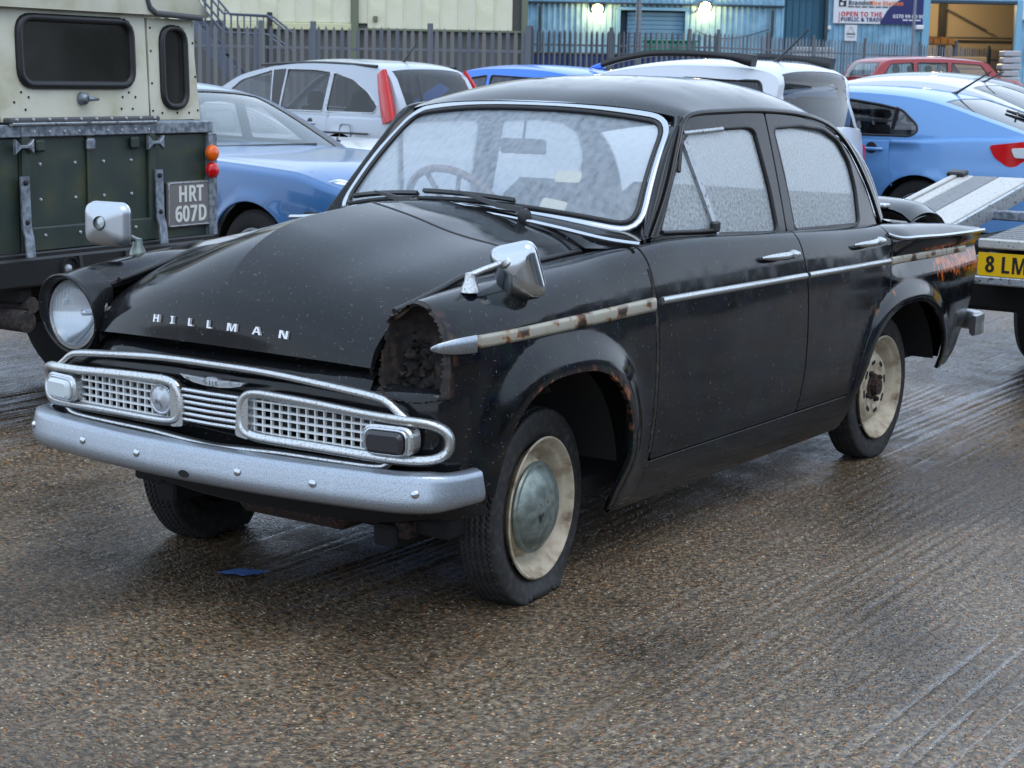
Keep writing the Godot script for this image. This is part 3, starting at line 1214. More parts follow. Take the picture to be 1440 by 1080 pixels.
	rq.append_array(pts([-2.273, 0.70, -2.297, 0.76, -2.312, 0.84, -2.322, 0.95, -2.335, 1.085, -2.36, 1.15, -2.42, 1.20, -3.25, 1.185, -3.34, 1.06, -3.355, 0.87, -3.322, 0.80, -3.27, 0.66, -3.22, 0.48, -3.16, 0.36, -3.05, 0.315, -2.885, 0.315]))
	var quarter := MB.new()
	quarter.trim(body, rq, [ra], 0.0105, 0.0105, inside, 0.014, paint_at)
	pair("rear_quarter", quarter, M.paint_v, car)
	# bright edge of the fin
	var fin := []
	for k in 31:
		var x := lerpf(-2.30, -3.345, k / 30.0)
		var y := ip(x, SH_X, SH_Y)
		if x > -2.42:
			y += 0.055 * pow((x + 2.42) / 0.12, 2.0)
		fin.append(body(x, y) + Vector3(0, 0.002, -0.003))
	var fm2 := MB.new()
	fm2.tube(fin, 0.0075, 8)
	pair("fin_trim", fm2, M.bright_metal, car)
	# mouldings: rusted spear on the front wing, flaking strip on the tail
	var flat_prof := [Vector2(-0.006, -0.014), Vector2(0.0035, -0.0125), Vector2(0.0055, -0.006), Vector2(0.0055, 0.006), Vector2(0.0035, 0.0125), Vector2(-0.006, 0.014)]
	var sp := []
	var sc := []
	for k in 25:
		var x := lerpf(0.425, -0.472, k / 24.0)
		sp.append(Vector3(x, lerpf(0.797, 0.815, k / 24.0), -side_w(x, 0.805)))
		sc.append(lerpf(1.3, 1.55, k / 24.0))
	var spm := MB.new()
	spm.sweep(sp, flat_prof, Vector3.UP, false, true, false, sc)
	pair("wing_moulding", spm, M.rusted_trim, car)
	var tip := MB.new()
	var tpp := []
	var tsc := []
	for k in 8:
		var t := k / 7.0
		var x := lerpf(0.42, 0.545, t)
		tpp.append(Vector3(x, 0.797 - 0.006 * t, -side_w(x, 0.80) + 0.004 * t))
		tsc.append(1.75 * sqrt(maxf(0.02, 1.0 - t * t * 0.97)))
	tip.sweep(tpp, trim_prof, Vector3.UP, false, true, false, tsc)
	pair("moulding_tip", tip, M.bumper_metal, car)
	for seg in [[-2.30, -2.93, 1.2], [-2.935, -3.18, 1.15]]:
		var rp := []
		for k in 17:
			var x := lerpf(seg[0], seg[1], k / 16.0)
			rp.append(Vector3(x, lerpf(0.806, 0.790, (x + 2.3) / -0.95), -side_w(x, 0.80)))
		var rm := MB.new()
		rm.sweep(rp, flat_prof, Vector3.UP, false, true, false, [seg[2]] + range(16).map(func(_k): return seg[2]))
		pair("tail_moulding", rm, M.rusted_trim, car)
	# paint peeling along the front edge of the near door and the torn arch behind the wheel
	for q in [[-0.480, 0.36, 0.93, 34], [-0.352, 0.20, 0.46, 22]]:
		var pe := MB.new()
		var left := PackedVector3Array()
		var mid := PackedVector3Array()
		var right := PackedVector3Array()
		for k in int(q[3]) * 2 + 1:
			var y := lerpf(q[1], q[2], k / (q[3] * 2.0))
			var x: float = q[0] + (0.0 if q[3] > 30 else -0.010 + 0.012 * ss(0.3, 0.46, y))
			var wd := 0.004 + 0.009 * absf(nz.get_noise_1d(y * 40.0 + q[3])) + 0.006 * absf(nz.get_noise_1d(y * 95.0))
			var sh := 0.004 * nz.get_noise_1d(y * 60.0 + 7.0)
			left.append(body(x + sh + wd, y) + V(0, 0, -0.0008))
			mid.append(body(x + sh, y) + V(0, 0, -0.0045 - 0.003 * absf(nz.get_noise_1d(y * 80.0))))
			right.append(body(x + sh - wd * 0.8, y) + V(0, 0, -0.0008))
		pe.grid([left, mid, right], false, false, inside)
		part("peeling_edge", pe, M.dark_rust, car)
	make_bonnet(car)
	make_greenhouse(car, inside)
	make_front(car)
	make_wheels(car)
	make_interior(car)
	make_rear(car)


# ---------------------------------------------------------------- bonnet and scuttle
const BON_T: PackedFloat64Array = [0, 0.06, 0.13, 0.20, 0.30, 0.42, 0.55, 0.72, 0.86, 1.0]
const BON_X0: PackedFloat64Array = [0.632, 0.628, 0.606, 0.562, 0.47, 0.33, 0.17, -0.054, -0.24, -0.42]
const BON_Y0: PackedFloat64Array = [0.742, 0.795, 0.858, 0.907, 0.958, 0.995, 1.019, 1.040, 1.050, 1.054]
const BON_X5: PackedFloat64Array = [0.570, 0.555, 0.518, 0.465, 0.38, 0.26, 0.11, -0.09, -0.265, -0.44]
const BON_Y5: PackedFloat64Array = [0.726, 0.766, 0.805, 0.838, 0.870, 0.905, 0.930, 0.952, 0.962, 0.972]


func bonnet_p(t: float, z: float) -> Vector3:
	var a := minf(absf(z) / 0.508, 1.0)
	# broad crown that falls away towards the edges
	var w := 0.35 * a * a + 0.65 * pow(a, 3.4)
	var wx := a * a
	var x := lerpf(ip(t, BON_T, BON_X0), ip(t, BON_T, BON_X5), wx)
	var y := lerpf(ip(t, BON_T, BON_Y0), ip(t, BON_T, BON_Y5), w)
	# sharp centre crest that fades out towards the nose
	var crest := ss(0.12, 0.45, t) * (1.0 - 0.35 * ss(0.7, 1.0, t))
	y += 0.058 * crest * pow(maxf(0.0, 1.0 - absf(z) / 0.38), 1.4) - 0.012 * crest * exp(-pow((absf(z) - 0.28) / 0.11, 2.0))
	y += 0.0015 * wave.get_noise_2d(x * 2.2, z * 2.2)
	return Vector3(x, y, z)


# where the bonnet stops short of the scuttle
func bonnet_end(z: float) -> float:
	return lerpf(0.725, 0.775, pow(minf(absf(z) / 0.508, 1.0), 2.0))


func make_bonnet(car: Node3D) -> void:
	var b := MB.new()
	for half in 2:
		var rows := []
		for r in 61:
			var t := r / 60.0
			var row := PackedVector3Array()
			for k in 27:
				var zz := lerpf(0.0, 0.508, k / 26.0) * (1.0 if half else -1.0)
				row.append(bonnet_p(t * bonnet_end(zz), zz))
			rows.append(row)
		b.grid(rows, false, false, Vector3(0, 0.3, 0))
	# folded edges
	var rim := []
	for k in 41:
		rim.append(bonnet_p(0.0, lerpf(-0.508, 0.508, k / 40.0)))
	for k in range(1, 31):
		rim.append(bonnet_p(k / 30.0 * bonnet_end(0.508), 0.508))
	for k in range(1, 41):
		rim.append(bonnet_p(bonnet_end(lerpf(0.508, -0.508, k / 40.0)), lerpf(0.508, -0.508, k / 40.0)))
	for k in range(1, 30):
		rim.append(bonnet_p((1.0 - k / 30.0) * bonnet_end(-0.508), -0.508))
	var rows := [PackedVector3Array(), PackedVector3Array()]
	for p in rim:
		rows[0].append(p)
		rows[1].append(p + (Vector3(-0.028, -0.004, 0) if p.x > 0.55 and absf(p.z) < 0.5 else Vector3(-0.004, -0.03, 0)))
	b.grid(rows, false, true, Vector3(0, 0.9, 0))
	var bo := part("bonnet", b, M.paint, car)
	# name in separate letters across the nose
	var word := "HILLMAN"
	var zs := [0.219, 0.150, 0.076, 0.004, -0.078, -0.163, -0.248]
	var font := SystemFont.new()
	font.font_names = PackedStringArray(["Droid Sans"])
	font.font_weight = 700
	for k in 7:
		var tm := TextMesh.new()
		tm.text = word[k]
		tm.font = font
		tm.font_size = 32
		tm.pixel_size = 0.00125
		tm.depth = 0.008
		tm.curve_step = 2.0
		var t := 0.062
		var p := bonnet_p(t, zs[k])
		var du := (bonnet_p(t + 0.02, zs[k]) - bonnet_p(t - 0.02, zs[k])).normalized()
		var dz := (bonnet_p(t, zs[k] - 0.02) - bonnet_p(t, zs[k] + 0.02)).normalized()
		var nn := dz.cross(du).normalized()
		var o := part("letter", tm, M.white_letter, bo)
		o.transform = Transform3D(Basis(dz * 1.1, nn.cross(dz) * 0.74, nn), p + nn * 0.004)
	# under the bonnet lip: slam panel and dark gap
	var pan := MB.new()
	var pr := []
	for q in [[0.010, 0.672], [0.0, 0.690], [-0.010, 0.706], [-0.035, 0.716], [-0.075, 0.720], [-0.078, 0.80]]:
		var row := PackedVector3Array()
		for k in 41:
			var z := lerpf(-0.505, 0.505, k / 40.0)
			var e := ss(0.42, 0.505, absf(z))
			row.append(Vector3(0.612 - 0.10 * z * z + q[0] - 0.03 * e, q[1] - 0.03 * z * z + 0.004 * nz.get_noise_1d(z * 9.0), z))
		pr.append(row)
	pan.grid(pr, false, false, Vector3(0, 0.5, 0))
	part("slam_panel", pan, M.paint, car)
	var gap := MB.new()
	gap.box(tf(V(0.49, 0.75, 0)), V(0.05, 0.07, 0.3), 0.01)
	part("latch_platform", gap, M.dark_rust, car)
	for s in [-1.0, 1.0]:
		var well := MB.new()
		var wr := []
		for r in 2:
			var row := PackedVector3Array()
			for k in 21:
				var x := lerpf(-0.46, 0.40, k / 20.0)
				row.append(Vector3(x, (ip(x, GAP_X, GAP_Y) - 0.004) if r == 0 else 0.55, s * (0.524 + 0.004 * r)))
			wr.append(row)
		well.grid(wr, false, false, Vector3(0, 0.6, s * 10.0))
		part("inner_wing", well, M.dark_rust, car)
	# rubber strip lying in the left gap
	var rs := MB.new()
	var rp := []
	for k in 25:
		var x := lerpf(0.48, -0.43, k / 24.0)
		rp.append(Vector3(x, ip(x, GAP_X, GAP_Y) + 0.004, -0.515))
	rs.tube(rp, 0.009, 6)
	pair("gap_rubber", rs, M.black_rubber, car)
	# scuttle between bonnet and windscreen
	var sc := MB.new()
	var sr := []
	for r in 9:
		var t := r / 8.0
		var row := PackedVector3Array()
		for k in 49:
			var z := lerpf(-0.66, 0.66, k / 48.0)
			var a := minf(absf(z) / 0.508, 1.0)
			var f := Vector3(lerpf(-0.428, -0.448, a * a), lerpf(1.050, 0.968, 0.35 * a * a + 0.65 * pow(a, 3.4)), z)
			if absf(z) > 0.508:
				f = Vector3(-0.448, lerpf(0.968, 0.976, (absf(z) - 0.508) / 0.15), z)
			var bq := screen(z / 0.60, 0.0) + Vector3(-0.02, 0.004, 0)
			bq.z = z
			var p := f.lerp(bq, t)
			p.y += 0.010 * sin(PI * t)
			row.append(p)
		sr.append(row)
	var fore := []
	for r in 13:
		var row := PackedVector3Array()
		for k in 53:
			var z := lerpf(-0.512, 0.512, k / 52.0)
			row.append(bonnet_p(lerpf(bonnet_end(z) + 0.012, 1.0, r / 12.0), z) - V(0, 0.003, 0))
		fore.append(row)
	sc.grid(fore, false, false, Vector3(-0.3, 0.2, 0))
	var br := MB.new()
	var bpth := []
	for k in 41:
		var z := lerpf(-0.508, 0.508, k / 40.0)
		bpth.append(bonnet_p(bonnet_end(z) + 0.007, z) - V(0, 0.002, 0))
	br.tube(bpth, 0.005, 6)
	part("scuttle_rubber", br, M.black_rubber, car)
	sc.grid(sr, false, false, Vector3(-0.5, 0.2, 0))
	part("scuttle", sc, M.paint, car)
	var bead := MB.new()
	var bp := []
	for p in smooth(pts3([-0.480, 0.990, -0.695, -0.462, 1.000, -0.58, -0.455, 1.026, -0.40, -0.448, 1.050, -0.20, -0.446, 1.058, 0.0, -0.448, 1.050, 0.20, -0.455, 1.026, 0.40, -0.462, 1.000, 0.58, -0.480, 0.990, 0.695]), 6):
		bp.append(p)
	bead.tube(bp, 0.0075, 8)
	part("scuttle_trim", bead, M.bright_metal, car)
	# washer jet
	var jet := MB.new()
	jet.lathe(tf(V(-0.50, 1.022, -0.30)), [Vector2(0.012, 0), Vector2(0.010, 0.012), Vector2(0.007, 0.02), Vector2(0.0, 0.024)], 10)
	part("washer_jet", jet, M.chrome, car)
	# wipers parked at the foot of the glass
	for q in [[-0.29, -0.02, 0.24], [0.12, 0.36, 0.25]]:
		var w := MB.new()
		var z0: float = q[0]
		var base := screen(z0 / 0.6, 0.0) + V(0.045, -0.012, 0)
		base.z = z0
		w.lathe(along(base, V(0.3, 1, 0)), [Vector2(0.024, 0), Vector2(0.022, 0.02), Vector2(0.012, 0.035), Vector2(0, 0.037)], 12)
		var e := screen(q[1] / 0.6, 0.10) + V(0.035, 0.01, 0)
		w.sweep([base + V(0.005, 0.03, 0), base.lerp(e, 0.35) + V(0.008, 0.012, 0), base.lerp(e, 0.7) + V(0.0, 0.006, 0), e], [Vector2(-0.011, -0.006), Vector2(0.011, -0.006), Vector2(0.006, 0.007), Vector2(-0.006, 0.007)], Vector3.UP, false, true, true, [1.2, 1.1, 0.8, 0.5])
		var bl := []
		for k in 9:
			var zz := lerpf(q[1] - 0.20, q[1] + 0.16, k / 8.0)
			bl.append(screen(zz / 0.6, 0.085 + 0.02 * k / 8.0) + V(0.016, 0.004, 0))
		w.sweep(bl, [Vector2(-0.004, -0.010), Vector2(0.004, -0.010), Vector2(0.006, 0.006), Vector2(-0.006, 0.006)], Vector3(0.8, 0.6, 0), false, true, true)
		part("wiper", w, M.black_plastic, car)


# ---------------------------------------------------------------- windscreen, roof, pillars
# a: -1..1 across, b: 0..1 up
func screen(a: float, b: float) -> Vector3:
	var z := a * lerpf(0.605, 0.520, b)
	var x0 := -0.475 - 0.155 * pow(absf(a), 2.2)
	var x1 := -0.885 - 0.075 * pow(absf(a), 2.2)
	var y0 := 1.068 - 0.062 * pow(absf(a), 2.0)
	var y1 := 1.390 - 0.040 * pow(absf(a), 2.4)
	var bow := 0.014 * sin(PI * b)
	return Vector3(lerpf(x0, x1, b) + bow, lerpf(y0, y1, b) + bow, z)


func screen_loop(inset: float) -> Array:
	# rounded outline of the glass in a,b
	var o := PackedVector2Array()
	var q := rounded(PackedVector2Array([Vector2(-0.60, 0.0), Vector2(0.60, 0.0), Vector2(0.60, 0.36), Vector2(-0.60, 0.36)]), 0.075, 6)
	if inset != 0.0:
		q = Geometry2D.offset_polygon(q, -inset)[0]
	for k in q.size():
		var a := q[k]
		var b := q[(k + 1) % q.size()]
		var m := maxi(1, ceili(a.distance_to(b) / 0.04))
		for s in m:
			o.append(a.lerp(b, float(s) / m))
	var r := []
	for p in o:
		r.append(screen(p.x / 0.60, p.y / 0.36))
	return r


func gutter() -> Array:
	var g := []
	for p in smooth(Array(pts(GUT)), 5):
		g.append(green(p.x, p.y) + Vector3(0, 0, -0.004))
	return g


const ROOF_X: PackedFloat64Array = [-2.40, -2.25, -2.10, -1.9, -1.7, -1.45, -1.2, -1.02, -0.93, -0.875]
const ROOF_Y: PackedFloat64Array = [1.318, 1.398, 1.445, 1.477, 1.490, 1.491, 1.476, 1.446, 1.420, 1.397]


# roof: f runs 0 (windscreen header) to 1 (rear window), a across
func roof(f: float, a: float) -> Vector3:
	var g := clampf(absf(a), 0.0, 1.0)
	var xf := -0.878 - 0.062 * pow(g, 2.2)
	var xr := -2.36 + 0.18 * pow(g, 2.5)
	var x := lerpf(xf, xr, f)
	var xs := lerpf(-0.878, -2.36, f)
	var yc := ip(xs, ROOF_X, ROOF_Y)
	# gutter height for this station
	var gx := lerpf(-0.965, -2.16, f)
	var yg := ip(gx, PackedFloat64Array([-2.16, -2.08, -1.83, -1.5, -1.25, -1.03, -0.965]), PackedFloat64Array([1.275, 1.316, 1.364, 1.381, 1.380, 1.373, 1.353]))
	var zg := green_w(gx, yg) + 0.003
	x = lerpf(x, gx, pow(g, 3.0))
	var y := lerpf(yc, yg, 0.25 * g * g + 0.75 * pow(g, 3.6))
	y += 0.0015 * wave.get_noise_2d(x * 1.8, a * 1.5)
	return Vector3(x, y, zg * a)


func make_greenhouse(car: Node3D, inside: Vector3) -> void:
	var r := MB.new()
	var rows := []
	for k in 53:
		var row := PackedVector3Array()
		for j in 49:
			var a := sin(lerpf(-1.0, 1.0, j / 48.0) * PI / 2.0)
			row.append(roof(k / 52.0, a))
		rows.append(row)
	r.grid(rows, false, false, V(-1.5, 1.0, 0))
	# lip under the windscreen header
	var lip := [PackedVector3Array(), PackedVector3Array()]
	for j in 49:
		lip[0].append(rows[0][j])
		lip[1].append(rows[0][j] + V(-0.02, -0.02, 0))
	r.grid(lip, false, false, V(-1.5, 1.4, 0))
	part("roof", r, M.paint, car)
	var g := gutter()
	var gm := MB.new()
	gm.sweep(g, [Vector2(-0.006, -0.006), Vector2(0.008, -0.007), Vector2(0.011, 0.0), Vector2(0.008, 0.006), Vector2(-0.006, 0.006)], Vector3(-0.2, 0.3, -1), false, true, false)
	pair("gutter", gm, M.paint, car)
	# windscreen pillars: from the glass edge round to the gutter
	var pm := MB.new()
	var pr := []
	for k in 25:
		var t := k / 24.0
		var q := screen(-1.0, t) + V(-0.004, 0.002, -0.002)
		if t > 0.9:
			q = q.lerp(roof(0.0, -0.93), (t - 0.9) / 0.1)
		var gi := t * 16.5
		var e: Vector3 = g[int(gi)].lerp(g[int(gi) + 1], gi - int(gi)) + V(0, 0, 0.006)
		var row := PackedVector3Array()
		var out := (V(0.75, 0.25, -0.62)).normalized()
		for j in 11:
			var s := j / 10.0
			row.append(q.lerp(e, s) + out * 0.030 * sin(PI * s) * (1.0 - 0.5 * t))
		pr.append(row)
	pm.grid(pr, false, false, inside)
	pair("windscreen_pillar", pm, M.paint, car)
	# glass with its bright frame
	var lo := screen_loop(0.0)
	var gl := MB.new()
	var cen := rounded(PackedVector2Array([Vector2(-0.60, 0.0), Vector2(0.60, 0.0), Vector2(0.60, 0.36), Vector2(-0.60, 0.36)]), 0.075, 6)
	gl.trim(func(u: float, v: float) -> Vector3: return screen(u / 0.60, v / 0.36) + V(-0.006, -0.006, 0), cen, [], 0.06, 0.05, inside, 0.004)
	var ws := part("windscreen", gl, M.misted_windscreen, car)
	var fr := MB.new()
	fr.sweep(lo, [Vector2(-0.013, -0.008), Vector2(0.010, -0.008), Vector2(0.012, 0.0), Vector2(0.006, 0.009), Vector2(-0.008, 0.009), Vector2(-0.014, 0.0)], V(0.75, 0.62, 0), true)
	part("windscreen_frame", fr, M.bright_metal, ws)
	var sealm := MB.new()
	sealm.tube(screen_loop(0.018), 0.008, 6, true)
	part("windscreen_seal", sealm, M.black_rubber, ws)
	# two old paper discs behind the glass
	for q in [[-0.56, 0.36, 0.085, 0.05, 8.0], [-0.545, 0.12, 0.085, 0.045, -4.0]]:
		var a: float = q[0]
		var p := screen(a, q[1]) + V(-0.012, -0.012, 0)
		var dx := (screen(a - 0.02, q[1]) - screen(a + 0.02, q[1])).normalized()
		var dy := (screen(a, q[1] + 0.02) - screen(a, q[1] - 0.02)).normalized()
		var st := MB.new()
		var poly := rounded(rect(q[2], q[3]), 0.012, 3)
		st.prism(Transform3D(Basis(dx, dx.cross(dy).normalized().cross(dx), dx.cross(dy).normalized()), p) * tf(V(0, 0, 0), V(0, 0, q[4])), poly, 0.001)
		part("paper_sticker", st, M.sticker, ws)
	# rear pillars and rear window
	var rp := MB.new()
	var rr := []
	for k in 13:
		var t := k / 12.0
		var gi := 40.0 + t * 14.9
		var e: Vector3 = g[int(gi)].lerp(g[mini(int(gi) + 1, g.size() - 1)], gi - int(gi)) + V(0, 0, 0.004)
		var w := rear_glass(-1.0, 1.0 - t)
		var row := PackedVector3Array()
		for j in 9:
			var s := j / 8.0
			row.append(e.lerp(w, s) + V(-0.35, 0.2, -0.9).normalized() * 0.014 * sin(PI * s))
		rr.append(row)
	rp.grid(rr, false, false, inside)
	pair("rear_pillar", rp, M.paint, car)
	var rg := MB.new()
	var gr := []
	for k in 9:
		var row := PackedVector3Array()
		for j in 25:
			row.append(rear_glass(lerpf(-1, 1, j / 24.0), k / 8.0))
		gr.append(row)
	rg.grid(gr, false, false, inside)
	var rw := part("rear_window", rg, M.thin_mist_glass, car)
	var rl := []
	for j in 25:
		rl.append(rear_glass(lerpf(-1, 1, j / 24.0), 0.0))
	for k in range(1, 9):
		rl.append(rear_glass(1.0, k / 8.0))
	for j in range(1, 25):
		rl.append(rear_glass(lerpf(1, -1, j / 24.0), 1.0))
	for k in range(1, 8):
		rl.append(rear_glass(-1.0, 1.0 - k / 8.0))
	var rt := MB.new()
	rt.tube(rl, 0.013, 8, true)
	part("rear_window_frame", rt, M.chrome, rw)


func rear_glass(a: float, b: float) -> Vector3:
	var g := absf(a)
	var lo := Vector3(-2.80 + 0.27 * pow(g, 2.2), 0.985 - 0.03 * g * g, a * 0.60)
	var hi := Vector3(-2.365 + 0.12 * pow(g, 2.2), 1.325 - 0.06 * g * g, a * 0.555)
	var p := lo.lerp(hi, b)
	return p + Vector3(-0.03, 0.03, 0) * sin(PI * b)


func gx(z: float) -> float:
	return 0.625 - 0.06 * z * z


func gpath(a: Array, off := 0.0, n := 5) -> Array:
	# z,y pairs laid on the curve of the grille
	var o := []
	for p in smooth(Array(pts(a)), n):
		o.append(Vector3(gx(p.x) + off, p.y, p.x))
	return o


func bumper_path() -> Array:
	var p := []
	for k in 25:
		var z := lerpf(0.62, -0.62, k / 24.0)
		p.append(Vector3(0.733 - 0.158 * z * z, 0.428, z))
	var r := [V(0.46, 0.432, 0.795), V(0.525, 0.431, 0.788), V(0.585, 0.43, 0.768), V(0.628, 0.429, 0.727), V(0.655, 0.428, 0.677)]
	var o := []
	for q in r:
		o.append(q)
	o.append_array(p)
	for k in range(4, -1, -1):
		o.append(r[k] * Vector3(1, 1, -1))
	return smooth(o, 3)


func make_front(car: Node3D) -> void:
	# black nose panel behind the grille, wrapping round to the wings
	var plan := smooth([Vector2(0.40, 0.742), Vector2(0.47, 0.728), Vector2(0.52, 0.700), Vector2(0.548, 0.655), Vector2(0.560, 0.58), Vector2(0.568, 0.40), Vector2(0.575, 0.2), Vector2(0.577, 0.0), Vector2(0.575, -0.2), Vector2(0.568, -0.40), Vector2(0.560, -0.58), Vector2(0.548, -0.655), Vector2(0.52, -0.700), Vector2(0.47, -0.728), Vector2(0.40, -0.742)], 4)
	var rows := []
	for q in [[0.33, -0.05], [0.36, -0.02], [0.42, 0.0], [0.52, 0.004], [0.62, 0.002], [0.655, -0.004], [0.672, -0.016], [0.680, -0.05]]:
		var row := PackedVector3Array()
		for p in plan:
			row.append(V(p.x + q[1], q[0] + 0.003 * nz.get_noise_2d(p.y * 9.0, q[0] * 20.0), p.y))
		rows.append(row)
	var nose := MB.new()
	nose.grid(rows, false, false, V(0, 0.5, 0))
	part("nose_panel", nose, M.paint, car)
	# lower valance and dark works beneath
	var val := MB.new()
	var vr := []
	for q in [[0.335, 0.53], [0.28, 0.49], [0.245, 0.42], [0.235, 0.30]]:
		var row := PackedVector3Array()
		for k in 21:
			var z := lerpf(-0.56, 0.56, k / 20.0)
			row.append(V(q[1] - 0.05 * z * z, q[0] + 0.05 * pow(absf(z) / 0.56, 3.0), z))
		vr.append(row)
	val.grid(vr, false, false, V(0, 0.6, 0))
	part("front_valance", val, M.black_void, car)
	# chrome bars
	var bar_prof := [Vector2(-0.010, -0.010), Vector2(0.004, -0.0105), Vector2(0.010, -0.005), Vector2(0.010, 0.004), Vector2(0.003, 0.0095), Vector2(-0.010, 0.010)]
	var top := MB.new()
	top.sweep(gpath([0.650, 0.612, 0.620, 0.632, 0.592, 0.650, 0.546, 0.661, 0.369, 0.676, 0.186, 0.687, 0.0, 0.689, -0.186, 0.687, -0.369, 0.676, -0.546, 0.661, -0.592, 0.650, -0.620, 0.632, -0.650, 0.612]), bar_prof, Vector3.UP)
	part("grille_top_bar", top, M.chrome, car)
	var low := MB.new()
	low.sweep(gpath([0.612, 0.508, 0.600, 0.492, 0.566, 0.478, 0.437, 0.474, 0.255, 0.472, 0.140, 0.466, 0.0, 0.459, -0.140, 0.466, -0.255, 0.472, -0.437, 0.474, -0.566, 0.478, -0.600, 0.492, -0.612, 0.508], 0.004), bar_prof, Vector3.UP)
	part("grille_lower_bar", low, M.chrome, car)
	for s in [1.0, -1.0]:
		var side := thing_part("side_grille", car)
		var outline := [0.112, 0.560, 0.122, 0.604, 0.160, 0.626, 0.260, 0.626, 0.376, 0.622, 0.520, 0.614, 0.630, 0.610, 0.705, 0.604, 0.742, 0.585, 0.752, 0.555, 0.742, 0.524, 0.700, 0.508, 0.600, 0.506, 0.376, 0.508, 0.210, 0.508, 0.145, 0.513, 0.118, 0.530]
		var ol := []
		for p in smooth(Array(pts(outline)), 4, true):
			var back := 0.05 * pow(maxf(0.0, p.x - 0.60) / 0.15, 2.0)
			ol.append(V(gx(p.x) + 0.012 - back, p.y, p.x * s))
		var fm := MB.new()
		fm.sweep(ol, [Vector2(-0.010, -0.013), Vector2(0.010, -0.013), Vector2(0.013, -0.004), Vector2(0.011, 0.008), Vector2(-0.004, 0.013), Vector2(-0.013, 0.006)], Vector3.RIGHT, true)
		part("grille_frame", fm, M.chrome, side)
		# square lattice, each bar on its own
		for k in 14:
			var z := lerpf(0.150, 0.540, k / 13.0)
			var b := MB.new()
			b.box(tf(V(0, 0, 0)), V(0.012, 0.108, 0.0048), 0.0012)
			piece("grille_bar", k, b.mesh(), M.grille_white, side, Transform3D(Basis.IDENTITY, V(gx(z) - 0.004, 0.563, z * s)))
		for k in 5:
			var y := lerpf(0.519, 0.606, k / 4.0)
			var b := MB.new()
			b.sweep([V(gx(0.13) - 0.002, y, 0.13 * s), V(gx(0.34) - 0.002, y, 0.34 * s), V(gx(0.55) - 0.002, y, 0.55 * s)], [Vector2(-0.006, -0.0026), Vector2(0.006, -0.0026), Vector2(0.006, 0.0026), Vector2(-0.006, 0.0026)], Vector3.UP, false, true, true)
			piece("grille_rail", k, b.mesh(), M.grille_white, side, Transform3D.IDENTITY)
		# side lamp
		var lamp := thing_part("side_lamp", car, "")
		var hz: float = 0.608 * s
		var hm := MB.new()
		hm.prism(tf(V(0.606, 0.556, hz), V(0, 90 - 9 * s, 0)), rounded(rect(0.150, 0.078), 0.034, 6), 0.05, 0.006)
		part("lamp_housing", hm, M.chrome, lamp)
		var lm := MB.new()
		lm.prism(tf(V(0.634, 0.552, hz), V(0, 90 - 9 * s, 0)), rounded(rect(0.112, 0.058), 0.022, 6), 0.03, 0.009)
		part("lamp_lens", lm, M.white_lens if s > 0 else M.smoky_lens, lamp)
		var rimm := MB.new()
		var rl := []
		for p in rounded(rect(0.120, 0.064), 0.026, 6):
			rl.append(tf(V(0.630, 0.552, hz), V(0, 90 - 9 * s, 0)) * V(p.x, p.y, 0))
		rimm.tube(rl, 0.005, 6, true)
		part("lamp_rim", rimm, M.bright_metal, lamp)
		var scr := MB.new()
		scr.lathe(along(V(0.624, 0.55, 0.545 * s), V(1, 0, 0)), [Vector2(0.006, 0), Vector2(0.005, 0.005), Vector2(0, 0.006)], 10)
		part("lamp_screw", scr, M.black_rubber, lamp)
	# middle slats between two cast cheeks
	for k in 6:
		var b := MB.new()
		var y := lerpf(0.524, 0.608, k / 5.0)
		b.sweep([V(0.632, 0, 0.105), V(0.636, 0, 0.0), V(0.632, 0, -0.105)], [Vector2(-0.010, -0.005), Vector2(0.006, -0.005), Vector2(0.010, 0.0), Vector2(0.006, 0.005), Vector2(-0.010, 0.005)], Vector3.UP, false, true, true)
		piece("grille_slat", k, b.mesh(), M.chrome, car, Transform3D(Basis.IDENTITY, V(0, y, 0)))
	for s in [1.0, -1.0]:
		var ck := MB.new()
		ck.prism(tf(V(0.630, 0.563, 0.118 * s), V(0, 90, 0)), rounded(pts([-0.028, -0.064, 0.02, -0.058, 0.012, 0.05, -0.028, 0.062] if s > 0 else [0.028, -0.064, 0.028, 0.062, -0.012, 0.05, -0.02, -0.058]), 0.01, 3), 0.03, 0.006)
		part("grille_cheek", ck, M.chrome, car)
	# winged badge over the slats
	var wb := MB.new()
	var wing := pts([0, -0.013, 0.03, -0.013, 0.07, -0.009, 0.105, -0.001, 0.124, 0.010, 0.06, 0.008, 0.024, 0.007, 0.018, 0.012, 0.0, 0.013, -0.018, 0.012, -0.024, 0.007, -0.06, 0.008, -0.124, 0.010, -0.105, -0.001, -0.07, -0.009, -0.03, -0.013])
	wb.prism(tf(V(0.622, 0.640, 0), V(0, 90, 0)), wing, 0.014, 0.003)
	for k in 3:
		wb.box(tf(V(0.630, 0.638, -0.011 + 0.011 * k)), V(0.010, 0.016, 0.006), 0.002)
	for s in [-1.0, 1.0]:
		for k in 3:
			wb.box(tf(V(0.630, 0.637 + 0.004 * k, s * (0.048 + 0.013 * k)), V(0, 0, 0)), V(0.005, 0.0018, 0.055), 0.0)
	part("winged_badge", wb, M.aluminium, car)
	# round badge clipped to the offside lattice
	var rb := MB.new()
	rb.lathe(along(V(0.628, 0.570, 0.190), V(1, 0, 0)), [Vector2(0.043, 0), Vector2(0.044, 0.008), Vector2(0.040, 0.012), Vector2(0.036, 0.010), Vector2(0.028, 0.014), Vector2(0.0, 0.018)], 40)
	for k in 30:
		var a := TAU * k / 30.0
		rb.box(tf(V(0.637, 0.570 + 0.041 * sin(a), 0.190 + 0.041 * cos(a)), V(rad_to_deg(-a), 0, 0)), V(0.006, 0.003, 0.005), 0.0)
